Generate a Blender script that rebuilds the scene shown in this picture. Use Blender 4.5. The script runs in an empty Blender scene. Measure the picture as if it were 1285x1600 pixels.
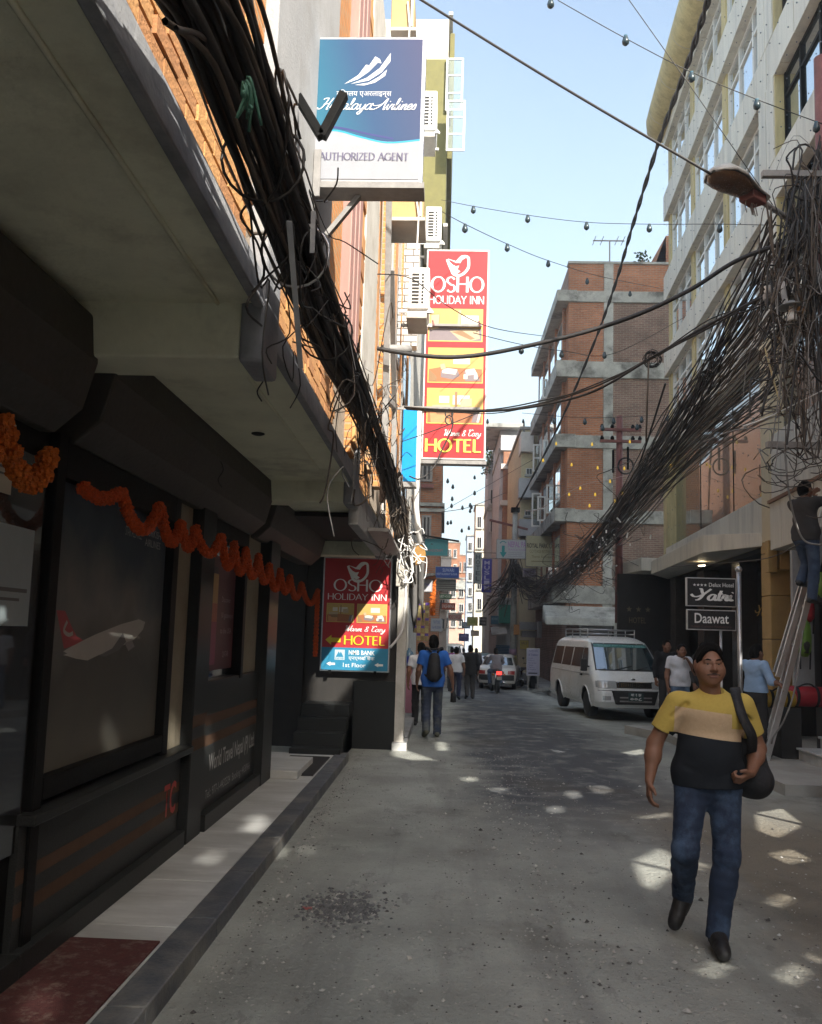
import bpy, bmesh, math, random
import numpy as np
from mathutils import Vector, Matrix, Euler
random.seed(7); RNG = np.random.default_rng(7)
SC = bpy.context.scene
COL = SC.collection
# ---------------------------------------------------------------- camera
FPX, PPX, PPY, CAMH = 1336.0, 642.5, 840.0, 1.72
YAW, PITCH, ROLL = math.radians(2.36), math.radians(6.4), 0.03
RM = Matrix.Rotation(YAW, 3, 'Z') @ Matrix.Rotation(math.pi/2+PITCH, 3, 'X') @ Matrix.Rotation(ROLL, 3, 'Z')
cam = bpy.data.cameras.new('camera'); camo = bpy.data.objects.new('camera', cam); COL.objects.link(camo)
camo.matrix_world = Matrix.Translation((0, 0, CAMH)) @ RM.to_4x4()
cam.sensor_fit = 'HORIZONTAL'; cam.sensor_width = 36.0; cam.lens = FPX/1285*36
cam.shift_y = (PPY-800)/1285; cam.clip_start = 0.05; cam.clip_end = 3000
SC.camera = camo
# ---------------------------------------------------------------- sky, sun, exposure
SUND = Vector((0.71, -1.2, 1.0)).normalized()          # towards the sun
world = bpy.data.worlds.new('World'); SC.world = world; world.use_nodes = True
wn = world.node_tree.nodes; wl = world.node_tree.links
sky = wn.new('ShaderNodeTexSky'); sky.sky_type = 'NISHITA'; sky.sun_disc = False
sky.sun_elevation = math.asin(SUND.z); sky.sun_rotation = math.atan2(SUND.x, SUND.y)
sky.altitude = 300; sky.air_density = 1.3; sky.dust_density = 5; sky.ozone_density = 1.0
# pale dusty air towards the horizon, the same all round
tcw = wn.new('ShaderNodeTexCoord'); spw = wn.new('ShaderNodeSeparateXYZ'); wl.new(tcw.outputs['Generated'], spw.inputs[0])
mrw = wn.new('ShaderNodeMapRange'); mrw.inputs[1].default_value = .0; mrw.inputs[2].default_value = .62; mrw.inputs[3].default_value = 1.0; mrw.inputs[4].default_value = .14; wl.new(spw.outputs['Z'], mrw.inputs[0])
nsw = wn.new('ShaderNodeTexNoise'); nsw.inputs['Scale'].default_value = 2.2; nsw.inputs['Detail'].default_value = 5; wl.new(tcw.outputs['Generated'], nsw.inputs[0])
adw = wn.new('ShaderNodeMath'); adw.operation = 'MULTIPLY_ADD'; wl.new(nsw.outputs[0], adw.inputs[0]); adw.inputs[1].default_value = .16; wl.new(mrw.outputs[0], adw.inputs[2])
sbw = wn.new('ShaderNodeMath'); sbw.operation = 'SUBTRACT'; sbw.use_clamp = True; wl.new(adw.outputs[0], sbw.inputs[0]); sbw.inputs[1].default_value = .08
mxw = wn.new('ShaderNodeMix'); mxw.data_type = 'RGBA'; wl.new(sbw.outputs[0], mxw.inputs[0]); wl.new(sky.outputs[0], mxw.inputs[6]); mxw.inputs[7].default_value = (3.2, 4.05, 4.4, 1)
wl.new(mxw.outputs[2], wn['Background'].inputs[0]); wn['Background'].inputs[1].default_value = 0.13
sl = bpy.data.lights.new('sun', 'SUN'); sl.energy = 4.2; sl.angle = math.radians(0.53); sl.color = (1.0, 0.95, 0.86)
so = bpy.data.objects.new('sun', sl); COL.objects.link(so)
so.rotation_euler = SUND.to_track_quat('Z', 'Y').to_euler(); so.location = (20, -30, 40)
vs = SC.view_settings
vs.view_transform = 'Standard'; vs.look = 'None'; vs.exposure = 1.4; vs.gamma = 1.0; vs.use_curve_mapping = False
SC.cycles.max_bounces = 8; SC.cycles.diffuse_bounces = 4; SC.cycles.glossy_bounces = 3
SC.cycles.transparent_max_bounces = 16; SC.cycles.sample_clamp_indirect = 6
# ---------------------------------------------------------------- placing helpers
CAMP = Vector((0, 0, CAMH))
def ray(px, py): return RM @ Vector(((px-PPX)/FPX, -(py-PPY)/FPX, -1.0))
def PY_(px, py, y): r = ray(px, py); return CAMP + r*(y/r.y)             # point at depth y
def PX_(px, py, x): r = ray(px, py); return CAMP + r*(x/r.x)             # point on plane x
def PZ_(px, py, z): r = ray(px, py); return CAMP + r*((z-CAMH)/r.z)      # point at height z
FA = Vector((5.58, 14.4, 0)); FD = Vector((0.07, 1, 0)).normalized(); FN = Vector((-1, 0.07, 0)).normalized()
def fx(y): return 5.58+0.07*(y-14.4)                                       # x of the hotel facade at depth y
def gz(y): return 0.0 if y < 15 else -0.02*(min(y, 60)-15)               # the street falls a little beyond y = 15
# ---------------------------------------------------------------- mesh builder
class MB:
    def __init__(s): s.v = []; s.f = []
    def add(s, vs, fs):
        n = len(s.v); s.v += [tuple(v) for v in vs]; s.f += [tuple(i+n for i in f) for f in fs]; return s
    def box(s, x0, x1, y0, y1, z0, z1):
        x0, x1 = min(x0, x1), max(x0, x1); y0, y1 = min(y0, y1), max(y0, y1); z0, z1 = min(z0, z1), max(z0, z1)
        return s.add([(x0,y0,z0),(x1,y0,z0),(x1,y1,z0),(x0,y1,z0),(x0,y0,z1),(x1,y0,z1),(x1,y1,z1),(x0,y1,z1)],
                     [(0,3,2,1),(4,5,6,7),(0,1,5,4),(1,2,6,5),(2,3,7,6),(3,0,4,7)])
    def hexa(s, b, t):                                                   # 4 bottom, 4 top points
        return s.add(list(b)+list(t), [(0,3,2,1),(4,5,6,7),(0,1,5,4),(1,2,6,5),(2,3,7,6),(3,0,4,7)])
    def bar(s, a, b, w, h=None, up=(0,0,1)):
        a = Vector(a); b = Vector(b); h = h or w; d = (b-a).normalized(); u = Vector(up)
        if abs(d.dot(u)) > .98: u = Vector((0,1,0))
        sd = d.cross(u).normalized(); u = sd.cross(d)
        q = [sd*(-w/2)+u*(-h/2), sd*(w/2)+u*(-h/2), sd*(w/2)+u*(h/2), sd*(-w/2)+u*(h/2)]
        return s.hexa([a+k for k in q], [b+k for k in q])
    def prism(s, pts, ext):
        pts = [Vector(p) for p in pts]; e = Vector(ext); n = len(pts)
        return s.add(pts+[p+e for p in pts], [tuple(reversed(range(n))), tuple(range(n, 2*n))]+[(i, (i+1) % n, n+(i+1) % n, n+i) for i in range(n)])
    def tube(s, pts, r, n=6, cap=True):
        pts = [Vector(p) for p in pts]; m = len(pts); rr = r if isinstance(r, (list, tuple)) else [r]*m
        vs = []; up = Vector((0.13, 0.27, 1)).normalized()
        for i, p in enumerate(pts):
            d = (pts[min(i+1, m-1)]-pts[max(i-1, 0)])
            d = d.normalized() if d.length > 1e-9 else Vector((0,0,1))
            u = up - d*up.dot(d)
            if u.length < .05: u = Vector((1,0,0))-d*d.x
            u.normalize(); up = u; w = d.cross(u)
            for k in range(n):
                a = 2*math.pi*k/n; vs.append(p+(u*math.cos(a)+w*math.sin(a))*rr[i])
        fs = [(i*n+k, i*n+(k+1) % n, (i+1)*n+(k+1) % n, (i+1)*n+k) for i in range(m-1) for k in range(n)]
        if cap: fs += [tuple(reversed(range(n))), tuple((m-1)*n+k for k in range(n))]
        return s.add(vs, fs)
    def lathe(s, prof, c=(0,0,0), n=16, axis='z'):
        c = Vector(c); vs = []
        for r, h in prof:
            for k in range(n):
                a = 2*math.pi*k/n; x, y = r*math.cos(a), r*math.sin(a)
                vs.append(c+(Vector((x,y,h)) if axis == 'z' else Vector((h,x,y)) if axis == 'x' else Vector((y,h,x))))
        m = len(prof)
        fs = [(i*n+k, i*n+(k+1) % n, (i+1)*n+(k+1) % n, (i+1)*n+k) for i in range(m-1) for k in range(n)]
        return s.add(vs, fs+[tuple(reversed(range(n))), tuple((m-1)*n+k for k in range(n))])
    def ell(s, c, r, nu=10, nv=7, jit=0):
        c = Vector(c); r = (r,)*3 if not isinstance(r, (tuple, list)) else r; vs = [c+Vector((0,0,r[2]))]
        for j in range(1, nv):
            t = math.pi*j/nv
            for i in range(nu):
                a = 2*math.pi*i/nu; q = 1+random.uniform(-jit, jit)
                vs.append(c+Vector((math.sin(t)*math.cos(a)*r[0], math.sin(t)*math.sin(a)*r[1], math.cos(t)*r[2]))*q)
        vs.append(c-Vector((0,0,r[2]))); L = len(vs)-1
        fs = [(0, 1+i, 1+(i+1) % nu) for i in range(nu)]+[(L, 1+(nv-2)*nu+(i+1) % nu, 1+(nv-2)*nu+i) for i in range(nu)]
        for j in range(nv-2):
            fs += [(1+j*nu+i, 1+(j+1)*nu+i, 1+(j+1)*nu+(i+1) % nu, 1+j*nu+(i+1) % nu) for i in range(nu)]
        return s.add(vs, fs)
    def build(s, name, mat, parent=None, smooth=False, bevel=0, kind=None):
        off = wloc(parent); me = bpy.data.meshes.new(name)
        me.from_pydata([(v[0]-off[0], v[1]-off[1], v[2]-off[2]) for v in s.v], [], s.f)
        return link(name, me, mat, parent, smooth, bevel, kind)
def wloc(p):
    o = Vector((0,0,0))
    while p is not None: o = o+p.location; p = p.parent
    return o
def link(name, me, mat, parent=None, smooth=False, bevel=0, kind=None):
    if mat is not None: me.materials.append(mat)
    if smooth: me.polygons.foreach_set('use_smooth', [True]*len(me.polygons))
    o = bpy.data.objects.new(name, me); COL.objects.link(o)
    if parent is not None: o.parent = parent
    if bevel:
        b = o.modifiers.new('bevel', 'BEVEL'); b.width = bevel; b.segments = 2; b.limit_method = 'ANGLE'; b.angle_limit = .7
    if kind: o['kind'] = kind
    return o
def fix_normals(o):
    bm = bmesh.new(); bm.from_mesh(o.data); bmesh.ops.recalc_face_normals(bm, faces=bm.faces); bm.to_mesh(o.data); bm.free(); return o
def tag(o, label, cat, group=None):
    o['label'] = label; o['category'] = cat
    if group: o['group'] = group
    return o
def thing(name, label, cat, loc=(0,0,0), group=None):
    o = bpy.data.objects.new(name, None); COL.objects.link(o); o.location = loc; o.empty_display_size = .2
    return tag(o, label, cat, group)
def struct(name, o): o.name = name; o['kind'] = 'structure'; return o
def copy_tree(o, parent=None):
    c = o.copy(); COL.objects.link(c)
    if parent is not None: c.parent = parent
    for ch in list(o.children): copy_tree(ch, c)
    return c
def crom(pts, n=6):                                                      # Catmull-Rom through points
    pts = [Vector(p) for p in pts]; out = []
    for i in range(len(pts)-1):
        p0 = pts[max(i-1, 0)]; p1 = pts[i]; p2 = pts[i+1]; p3 = pts[min(i+2, len(pts)-1)]
        for k in range(n):
            t = k/n
            out.append(.5*((2*p1)+(p2-p0)*t+(2*p0-5*p1+4*p2-p3)*t*t+(3*p1-p0-3*p2+p3)*t**3))
    out.append(pts[-1]); return out
# ---------------------------------------------------------------- materials
def mat(name, col, rough=.7, var=.12, scale=5, bump=.15, bscale=60, metal=0, spec=.5, col2=None, c2=(.45,.65), rnd=0, coat=0, stretch=None):
    m = bpy.data.materials.new(name); m.use_nodes = True; nt = m.node_tree; N = nt.nodes; L = nt.links
    b = N['Principled BSDF']; b.inputs['Roughness'].default_value = rough; b.inputs['Metallic'].default_value = metal
    b.inputs['Specular IOR Level'].default_value = spec
    if coat: b.inputs['Coat Weight'].default_value = coat; b.inputs['Coat Roughness'].default_value = .08
    tc = N.new('ShaderNodeTexCoord'); src = tc.outputs['Object']
    if stretch:
        mp = N.new('ShaderNodeMapping'); mp.inputs['Scale'].default_value = stretch; L.new(src, mp.inputs[0]); src = mp.outputs[0]
    n1 = N.new('ShaderNodeTexNoise'); n1.inputs['Scale'].default_value = scale; n1.inputs['Detail'].default_value = 7; n1.inputs['Roughness'].default_value = .65
    L.new(src, n1.inputs[0])
    rp = N.new('ShaderNodeValToRGB'); L.new(n1.outputs[0], rp.inputs[0])
    a = [max(0, c*(1-var)) for c in col]; d = [min(1, c*(1+var)) for c in col]
    rp.color_ramp.elements[0].position = .3; rp.color_ramp.elements[1].position = .7
    rp.color_ramp.elements[0].color = (*a, 1); rp.color_ramp.elements[1].color = (*d, 1)
    out = rp.outputs[0]
    if col2:
        n3 = N.new('ShaderNodeTexNoise'); n3.inputs['Scale'].default_value = scale*.37; n3.inputs['Detail'].default_value = 9; n3.inputs['Roughness'].default_value = .7
        L.new(src, n3.inputs[0]); mr = N.new('ShaderNodeMapRange'); mr.inputs[1].default_value = c2[0]; mr.inputs[2].default_value = c2[1]; L.new(n3.outputs[0], mr.inputs[0])
        mx = N.new('ShaderNodeMix'); mx.data_type = 'RGBA'; L.new(mr.outputs[0], mx.inputs[0]); L.new(out, mx.inputs[6]); mx.inputs[7].default_value = (*col2, 1); out = mx.outputs[2]
    if rnd:
        oi = N.new('ShaderNodeObjectInfo'); hs = N.new('ShaderNodeHueSaturation'); mm = N.new('ShaderNodeMapRange')
        mm.inputs[3].default_value = 1-rnd; mm.inputs[4].default_value = 1+rnd; L.new(oi.outputs['Random'], mm.inputs[0]); L.new(mm.outputs[0], hs.inputs['Value'])
        m2 = N.new('ShaderNodeMapRange'); m2.inputs[3].default_value = .5-rnd*.035; m2.inputs[4].default_value = .5+rnd*.035; L.new(oi.outputs['Random'], m2.inputs[0]); L.new(m2.outputs[0], hs.inputs['Hue'])
        L.new(out, hs.inputs['Color']); out = hs.outputs[0]
    L.new(out, b.inputs['Base Color'])
    n2 = N.new('ShaderNodeTexNoise'); n2.inputs['Scale'].default_value = bscale; n2.inputs['Detail'].default_value = 5; L.new(src, n2.inputs[0])
    r2 = N.new('ShaderNodeMapRange'); r2.inputs[3].default_value = max(.02, rough-.1); r2.inputs[4].default_value = min(1, rough+.1); L.new(n2.outputs[0], r2.inputs[0]); L.new(r2.outputs[0], b.inputs['Roughness'])
    if bump:
        bp = N.new('ShaderNodeBump'); bp.inputs['Strength'].default_value = bump; bp.inputs['Distance'].default_value = .01
        L.new(n2.outputs[0], bp.inputs['Height']); L.new(bp.outputs[0], b.inputs['Normal'])
    m['out'] = 0
    return m
def brickmat(name, c1, c2, mortar, axis='x', bw=.235, bh=.075, ms=.012, bump=.6, dirt=.5):
    m = bpy.data.materials.new(name); m.use_nodes = True; nt = m.node_tree; N = nt.nodes; L = nt.links; b = N['Principled BSDF']
    b.inputs['Roughness'].default_value = .85; b.inputs['Specular IOR Level'].default_value = .25
    tc = N.new('ShaderNodeNewGeometry'); sp = N.new('ShaderNodeSeparateXYZ'); L.new(tc.outputs['Position'], sp.inputs[0])
    cb = N.new('ShaderNodeCombineXYZ'); L.new(sp.outputs['X' if axis == 'x' else 'Y'], cb.inputs[0]); L.new(sp.outputs['Z'], cb.inputs[1])
    nz0 = N.new('ShaderNodeTexNoise'); nz0.inputs['Scale'].default_value = 3; L.new(tc.outputs['Position'], nz0.inputs[0])
    br = N.new('ShaderNodeTexBrick'); L.new(cb.outputs[0], br.inputs['Vector']); br.inputs['Scale'].default_value = 1
    br.inputs['Brick Width'].default_value = bw; br.inputs['Row Height'].default_value = bh; br.inputs['Mortar Size'].default_value = ms; br.inputs['Mortar Smooth'].default_value = .3; br.inputs['Bias'].default_value = -.1
    br.inputs['Color1'].default_value = (*c1, 1); br.inputs['Color2'].default_value = (*c2, 1); br.inputs['Mortar'].default_value = (*mortar, 1)
    nz = N.new('ShaderNodeTexNoise'); nz.inputs['Scale'].default_value = 1.1; nz.inputs['Detail'].default_value = 8; nz.inputs['Roughness'].default_value = .7; L.new(tc.outputs['Position'], nz.inputs[0])
    mr = N.new('ShaderNodeMapRange'); mr.inputs[1].default_value = .35; mr.inputs[2].default_value = .7; mr.inputs[3].default_value = 1.1; mr.inputs[4].default_value = 1-dirt*.6; L.new(nz.outputs[0], mr.inputs[0])
    mx = N.new('ShaderNodeMix'); mx.data_type = 'RGBA'; mx.blend_type = 'MULTIPLY'; mx.inputs[0].default_value = 1
    L.new(br.outputs['Color'], mx.inputs[6]); cc = N.new('ShaderNodeCombineColor'); [L.new(mr.outputs[0], cc.inputs[i]) for i in range(3)]; L.new(cc.outputs[0], mx.inputs[7])
    L.new(mx.outputs[2], b.inputs['Base Color'])
    bp = N.new('ShaderNodeBump'); bp.invert = True; bp.inputs['Strength'].default_value = bump; bp.inputs['Distance'].default_value = .015
    n4 = N.new('ShaderNodeTexNoise'); n4.inputs['Scale'].default_value = 25; L.new(tc.outputs['Position'], n4.inputs[0])
    ad = N.new('ShaderNodeMath'); ad.operation = 'MULTIPLY_ADD'; L.new(n4.outputs[0], ad.inputs[0]); ad.inputs[1].default_value = .5; L.new(br.outputs['Fac'], ad.inputs[2])
    L.new(ad.outputs[0], bp.inputs['Height']); L.new(bp.outputs[0], b.inputs['Normal'])
    return m
def glassmat(name, tint=(.9,.95,.95), refl=.08, rough=.02):
    m = bpy.data.materials.new(name); m.use_nodes = True; N = m.node_tree.nodes; L = m.node_tree.links; N.remove(N['Principled BSDF'])
    t = N.new('ShaderNodeBsdfTransparent'); t.inputs[0].default_value = (*tint, 1); g = N.new('ShaderNodeBsdfGlossy'); g.inputs['Roughness'].default_value = rough
    fr = N.new('ShaderNodeFresnel'); fr.inputs[0].default_value = 1.5; ad = N.new('ShaderNodeMath'); ad.inputs[1].default_value = refl; ad.use_clamp = True; L.new(fr.outputs[0], ad.inputs[0])
    mx = N.new('ShaderNodeMixShader'); L.new(ad.outputs[0], mx.inputs[0]); L.new(t.outputs[0], mx.inputs[1]); L.new(g.outputs[0], mx.inputs[2]); L.new(mx.outputs[0], N['Material Output'].inputs[0])
    return m
def mirrorglass(name, col, fac=.5, rough=.03, wob=.02):
    m = bpy.data.materials.new(name); m.use_nodes = True; N = m.node_tree.nodes; L = m.node_tree.links; b = N['Principled BSDF']
    b.inputs['Base Color'].default_value = (*col, 1); b.inputs['Roughness'].default_value = .25; g = N.new('ShaderNodeBsdfGlossy'); g.inputs['Roughness'].default_value = rough; g.inputs['Color'].default_value = (.92,.96,1,1)
    n = N.new('ShaderNodeTexNoise'); n.inputs['Scale'].default_value = 1.3; bp = N.new('ShaderNodeBump'); bp.inputs['Strength'].default_value = wob; L.new(n.outputs[0], bp.inputs['Height']); L.new(bp.outputs[0], g.inputs['Normal'])
    lw = N.new('ShaderNodeFresnel'); lw.inputs[0].default_value = 1.5; ad = N.new('ShaderNodeMath'); ad.use_clamp = True; ad.inputs[1].default_value = fac; L.new(lw.outputs[0], ad.inputs[0])
    mx = N.new('ShaderNodeMixShader'); L.new(ad.outputs[0], mx.inputs[0]); L.new(b.outputs[0], mx.inputs[1]); L.new(g.outputs[0], mx.inputs[2]); L.new(mx.outputs[0], N['Material Output'].inputs[0])
    return m
def emit(name, col, s):
    m = bpy.data.materials.new(name); m.use_nodes = True; b = m.node_tree.nodes['Principled BSDF']; b.inputs['Emission Color'].default_value = (*col, 1); b.inputs['Emission Strength'].default_value = s; b.inputs['Base Color'].default_value = (*col, 1)
    return m
_pm = {}
def paint(c, rough=.5, name=None):                                       # flat print colours, cached
    k = (tuple(round(x, 3) for x in c), rough)
    if k not in _pm: _pm[k] = mat(name or 'print', c, rough, var=.05, scale=9, bump=.03, bscale=90)
    return _pm[k]
M = {}
M['concrete'] = mat('concrete', (.30,.30,.29), .85, .18, 3, .4, 45, col2=(.19,.185,.17))
M['soffit'] = mat('soffit', (.68,.68,.52), .9, .10, 2.6, .5, 34, col2=(.50,.49,.37), c2=(.50,.62))
M['slabedge'] = mat('slab_edge', (.22,.225,.24), .9, .2, 6, .5, 40, col2=(.32,.32,.32))
M['plaster'] = mat('plaster', (.50,.48,.44), .85, .10, 4, .35, 60, col2=(.36,.33,.28))
M['paleplaster'] = mat('pale_plaster', (.36,.365,.37), .85, .10, 3, .3, 60, col2=(.28,.275,.26))
M['mortar'] = mat('mortar', (.33,.27,.21), .95, .2, 20, .5, 80)
M['obrick'] = mat('orange_brick', (.50,.25,.10), .9, .16, 12, .6, 70, rnd=.22)
M['granite'] = mat('granite', (.028,.030,.030), .35, .5, 160, .05, 200, spec=.07)
M['blackframe'] = mat('black_frame', (.008,.008,.008), .5, .3, 30, .05, spec=.08)
M['duct'] = mat('duct', (.035,.031,.026), .6, .2, 3, .2, 30)
M['wallbeige'] = mat('beige_wall', (.25,.22,.16), .8, .12, 4, .3, 50, col2=(.22,.18,.12))
M['marble'] = mat('marble', (.56,.565,.55), .5, .10, 2.5, .15, 30, col2=(.40,.40,.385), c2=(.4,.62), stretch=(1,3.2,1))
M['kerb'] = mat('kerb_stone', (.075,.082,.095), .55, .25, 8, .3, 50, col2=(.17,.165,.15))
M['redmat'] = mat('red_mat', (.085,.022,.02), .97, .25, 40, .8, 260, col2=(.16,.11,.085), c2=(.5,.66))
M['grate'] = mat('rubber_mat', (.03,.03,.032), .8, .3, 40, .4, 200)
M['black'] = mat('black_rubber', (.014,.014,.014), .55, .3, 30, .1)
M['cable'] = mat('cable', (.022,.02,.019), .6, .3, 6, .1)
M['cablebrown'] = mat('brown_cable', (.075,.058,.043), .7, .4, 4, .1)
M['cablegrey'] = mat('grey_cable', (.22,.21,.2), .6, .3, 6, .1)
M['whitepvc'] = mat('white_plastic', (.72,.71,.68), .45, .08, 8, .05)
M['galv'] = mat('galvanised_steel', (.45,.45,.46), .35, .15, 12, .1, 60, metal=.8)
M['alu'] = mat('aluminium', (.62,.62,.62), .32, .1, 10, .05, 80, metal=.9)
M['greysteel'] = mat('grey_steel', (.25,.24,.23), .6, .2, 10, .15, 60)
M['vanglass'] = mat('van_side_glass', (.012,.013,.014), .12, .2, 5, 0, spec=.25)
M['panel'] = mat('facade_panel', (.60,.565,.49), .5, .08, 2, .06, 20, col2=(.40,.375,.34), c2=(.5,.72), rnd=.06, stretch=(5,5,.45))
M['yellowwall'] = mat('yellow_wall', (.52,.43,.22), .7, .08, 3, .15, 40, col2=(.36,.29,.15), stretch=(4,4,.6))
M['yellowstone'] = mat('yellow_stone', (.42,.27,.10), .55, .12, 4, .15, 40)
M['whiteframe'] = mat('white_frame', (.66,.65,.62), .45, .06, 8, .05)
M['wingl'] = mirrorglass('window_glass', (.10,.12,.12), .45)
M['bigglass'] = mirrorglass('tinted_glass', (.05,.06,.035), .0, .02, .03)
M['darkgl'] = mirrorglass('dark_glass', (.012,.012,.014), -.02)
M['pane'] = glassmat('clear_glass', (.82,.9,.88), .10)
M['shopglass'] = glassmat('shop_glass', (.9,.92,.9), .02)
M['leaf'] = mat('leaf', (.06,.10,.025), .6, .35, 20, .1)
M['rust'] = mat('rusty_steel', (.19,.075,.065), .7, .25, 9, .3)
M['wood'] = mat('brown_wood', (.20,.09,.04), .6, .25, 8, .25, 40, stretch=(4,4,.6))
M['skin'] = mat('skin', (.21,.10,.06), .55, .10, 14, .08, 160)
M['hair'] = mat('hair', (.005,.0045,.004), .85, .3, 60, .8, 190, spec=.12)
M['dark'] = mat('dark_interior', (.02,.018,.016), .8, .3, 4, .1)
M['bulbglass'] = mat('bulb_dark', (.03,.05,.06), .25, .2, 10, 0)
M['tealbulb'] = mat('bulb_socket', (.03,.10,.14), .4, .2, 10, 0)
M['brickx'] = brickmat('brick_front', (.43,.18,.085), (.34,.13,.06), (.30,.24,.2), 'x', dirt=.6, bump=.9)
M['bricky'] = brickmat('brick_side', (.42,.16,.075), (.34,.12,.055), (.32,.25,.2), 'y', dirt=.35)
M['dullx'] = brickmat('brick_dull', (.26,.165,.125), (.19,.12,.095), (.30,.26,.22), 'x', dirt=.7, bump=1)
M['bandconc'] = mat('weathered_concrete', (.35,.355,.33), .9, .26, 2.5, .5, 40, col2=(.10,.10,.09), c2=(.50,.66))
# ---------------------------------------------------------------- lettering and flat print
SCRIPT = {
 'a': ([[(.75,.9),(.35,1),(.05,.6),(.05,.2),(.3,0),(.6,.3),(.75,.95)],[(.75,.95),(.7,.3),(.85,0),(1.05,.2)]], 1.0),
 'i': ([[(0,.3),(.2,.95),(.15,.3),(.3,0),(.5,.2)],[(.25,1.35),(.33,1.45)]], .48),
 'm': ([[(0,.3),(.2,.95),(.15,0)],[(.15,.3),(.45,.95),(.58,.8),(.5,0)],[(.52,.3),(.85,.95),(1.0,.8),(.92,.2),(1.05,0),(1.25,.2)]], 1.22),
 'n': ([[(0,.3),(.2,.95),(.15,0)],[(.15,.3),(.5,.95),(.66,.8),(.58,.2),(.72,0),(.9,.2)]], .88),
 'l': ([[(0,.2),(.35,1.4),(.35,1.9),(.2,1.8),(.12,.3),(.28,0),(.5,.2)]], .48),
 'y': ([[(0,.7),(.1,.95),(.12,.3),(.35,.05),(.65,.4),(.78,.95)],[(.78,.95),(.62,-.3),(.3,-.8),(.1,-.55),(.5,-.1),(1.0,.2)]], .95),
 'r': ([[(0,.3),(.2,1.0),(.25,.85),(.5,.9),(.42,.3),(.55,0),(.75,.2)]], .72),
 'e': ([[(0,.3),(.4,.5),(.6,.8),(.4,1),(.1,.7),(.1,.2),(.35,0),(.7,.25)]], .68),
 's': ([[(0,.2),(.35,1.0),(.5,.4),(.4,.05),(.1,.1)]], .6),
 'o': ([[(.4,1),(.05,.6),(.1,.1),(.4,0),(.7,.4),(.6,.9),(.4,1),(.6,.8),(.95,.9)]], .9),
 'z': ([[(0,.9),(.5,.95),(.05,.05),(.6,.1)]], .7),
 'x': ([[(0,.95),(.2,.8),(.4,.2),(.65,.1)],[(.6,.95),(.05,.05)]], .7),
 't': ([[(.25,1.7),(.12,.3),(.3,0),(.5,.2)],[(-.05,1.1),(.5,1.15)]], .5),
 'H': ([[(-.5,.35),(-.3,.05),(.1,.25),(.45,1.1),(.6,1.95)],[(-.1,1.7),(.2,1.95),(.65,1.95)],[(1.25,2.0),(1.0,1.0),(.9,0),(1.1,.15)],[(.2,.9),(1.0,1.0)]], 1.3),
 'A': ([[(-.9,1.1),(-.6,.7),(.2,.8),(.8,1.3),(1.05,1.95)],[(-.75,.0),(-.3,.1),(.4,.7),(1.05,1.95),(.95,.8),(1.0,0),(1.2,.15)]], 1.25),
 'W': ([[(-.2,1.6),(.1,1.95),(.15,.9),(.1,.0),(.5,.8),(.75,1.9),(.7,.8),(.75,0),(1.2,.9),(1.45,2.0)]], 1.35),
 'C': ([[(1.0,1.6),(.75,2.0),(.2,1.4),(.05,.5),(.4,0),(.9,.3)],[(.1,1.5),(-.1,1.9),(.3,2.0)]], 1.0),
 '&': ([[(.9,.6),(.5,.0),(.1,.2),(.2,.7),(.7,1.3),(.6,1.7),(.3,1.6),(.3,1.2),(.9,.0)]], 1.1),
 'Y': ([[(-1.0,1.0),(-.65,.6),(-.15,.62),(.3,.95)],[(-.25,1.95),(.0,1.9),(.15,1.4),(.35,.95)],[(1.05,1.95),(.65,1.4),(.35,.95),(.15,.4),(-.1,.05),(-.4,.0)]], .95),
 ' ': ([], .7)}
def _arc(cx, cy, rx, ry, a0, a1, n=14): return [(cx+rx*math.cos(math.radians(a0+(a1-a0)*i/n)), cy+ry*math.sin(math.radians(a0+(a1-a0)*i/n))) for i in range(n+1)]
CAPS = {'O': ([_arc(.45,.5,.42,.48,90,450,20)], 1.0), 'S': ([_arc(.3,.74,.24,.22,20,200)+_arc(.31,.25,.26,.23,90,-150)], .68),
 'H': ([[(.08,0),(.08,1)],[(.72,0),(.72,1)],[(.08,.53),(.72,.53)]], .9), 'L': ([[(.08,1),(.08,.03)],[(.08,.04),(.55,.04)]], .64), 'I': ([[(.1,0),(.1,1)]], .3),
 'D': ([[(.08,0),(.08,1)],[(.08,.97)]+_arc(.3,.5,.45,.47,80,-80)+[(.08,.03)]], .9), 'A': ([[(0,0),(.38,1)],[(.38,1),(.78,0)],[(.15,.34),(.64,.34)]], .86),
 'Y': ([[(0,1),(.36,.5)],[(.72,1),(.36,.5),(.36,0)]], .78), 'N': ([[(.08,0),(.08,1)],[(.08,1),(.72,0)],[(.72,0),(.72,1)]], .92), 'T': ([[(.34,0),(.34,.97)],[(0,.96),(.68,.96)]], .74),
 'E': ([[(.08,0),(.08,1)],[(.08,.96),(.5,.96)],[(.08,.53),(.44,.53)],[(.08,.04),(.52,.04)]], .64), 'U': ([[(.08,1),(.08,.35)]+_arc(.37,.32,.29,.3,180,360,10)+[(.66,1)]], .84),
 'R': ([[(.08,0),(.08,1)],[(.08,.97)]+_arc(.3,.73,.24,.24,85,-85,10)+[(.08,.49)],[(.28,.48),(.66,0)]], .74), 'Z': ([[(.04,.96),(.6,.96)],[(.6,.96),(.03,.04)],[(.03,.04),(.62,.04)]], .72),
 'G': ([_arc(.45,.5,.42,.48,45,330,16),[(.82,.42),(.82,.1)],[(.6,.42),(.9,.42)]], .98), ' ': ([], .42)}
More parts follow.
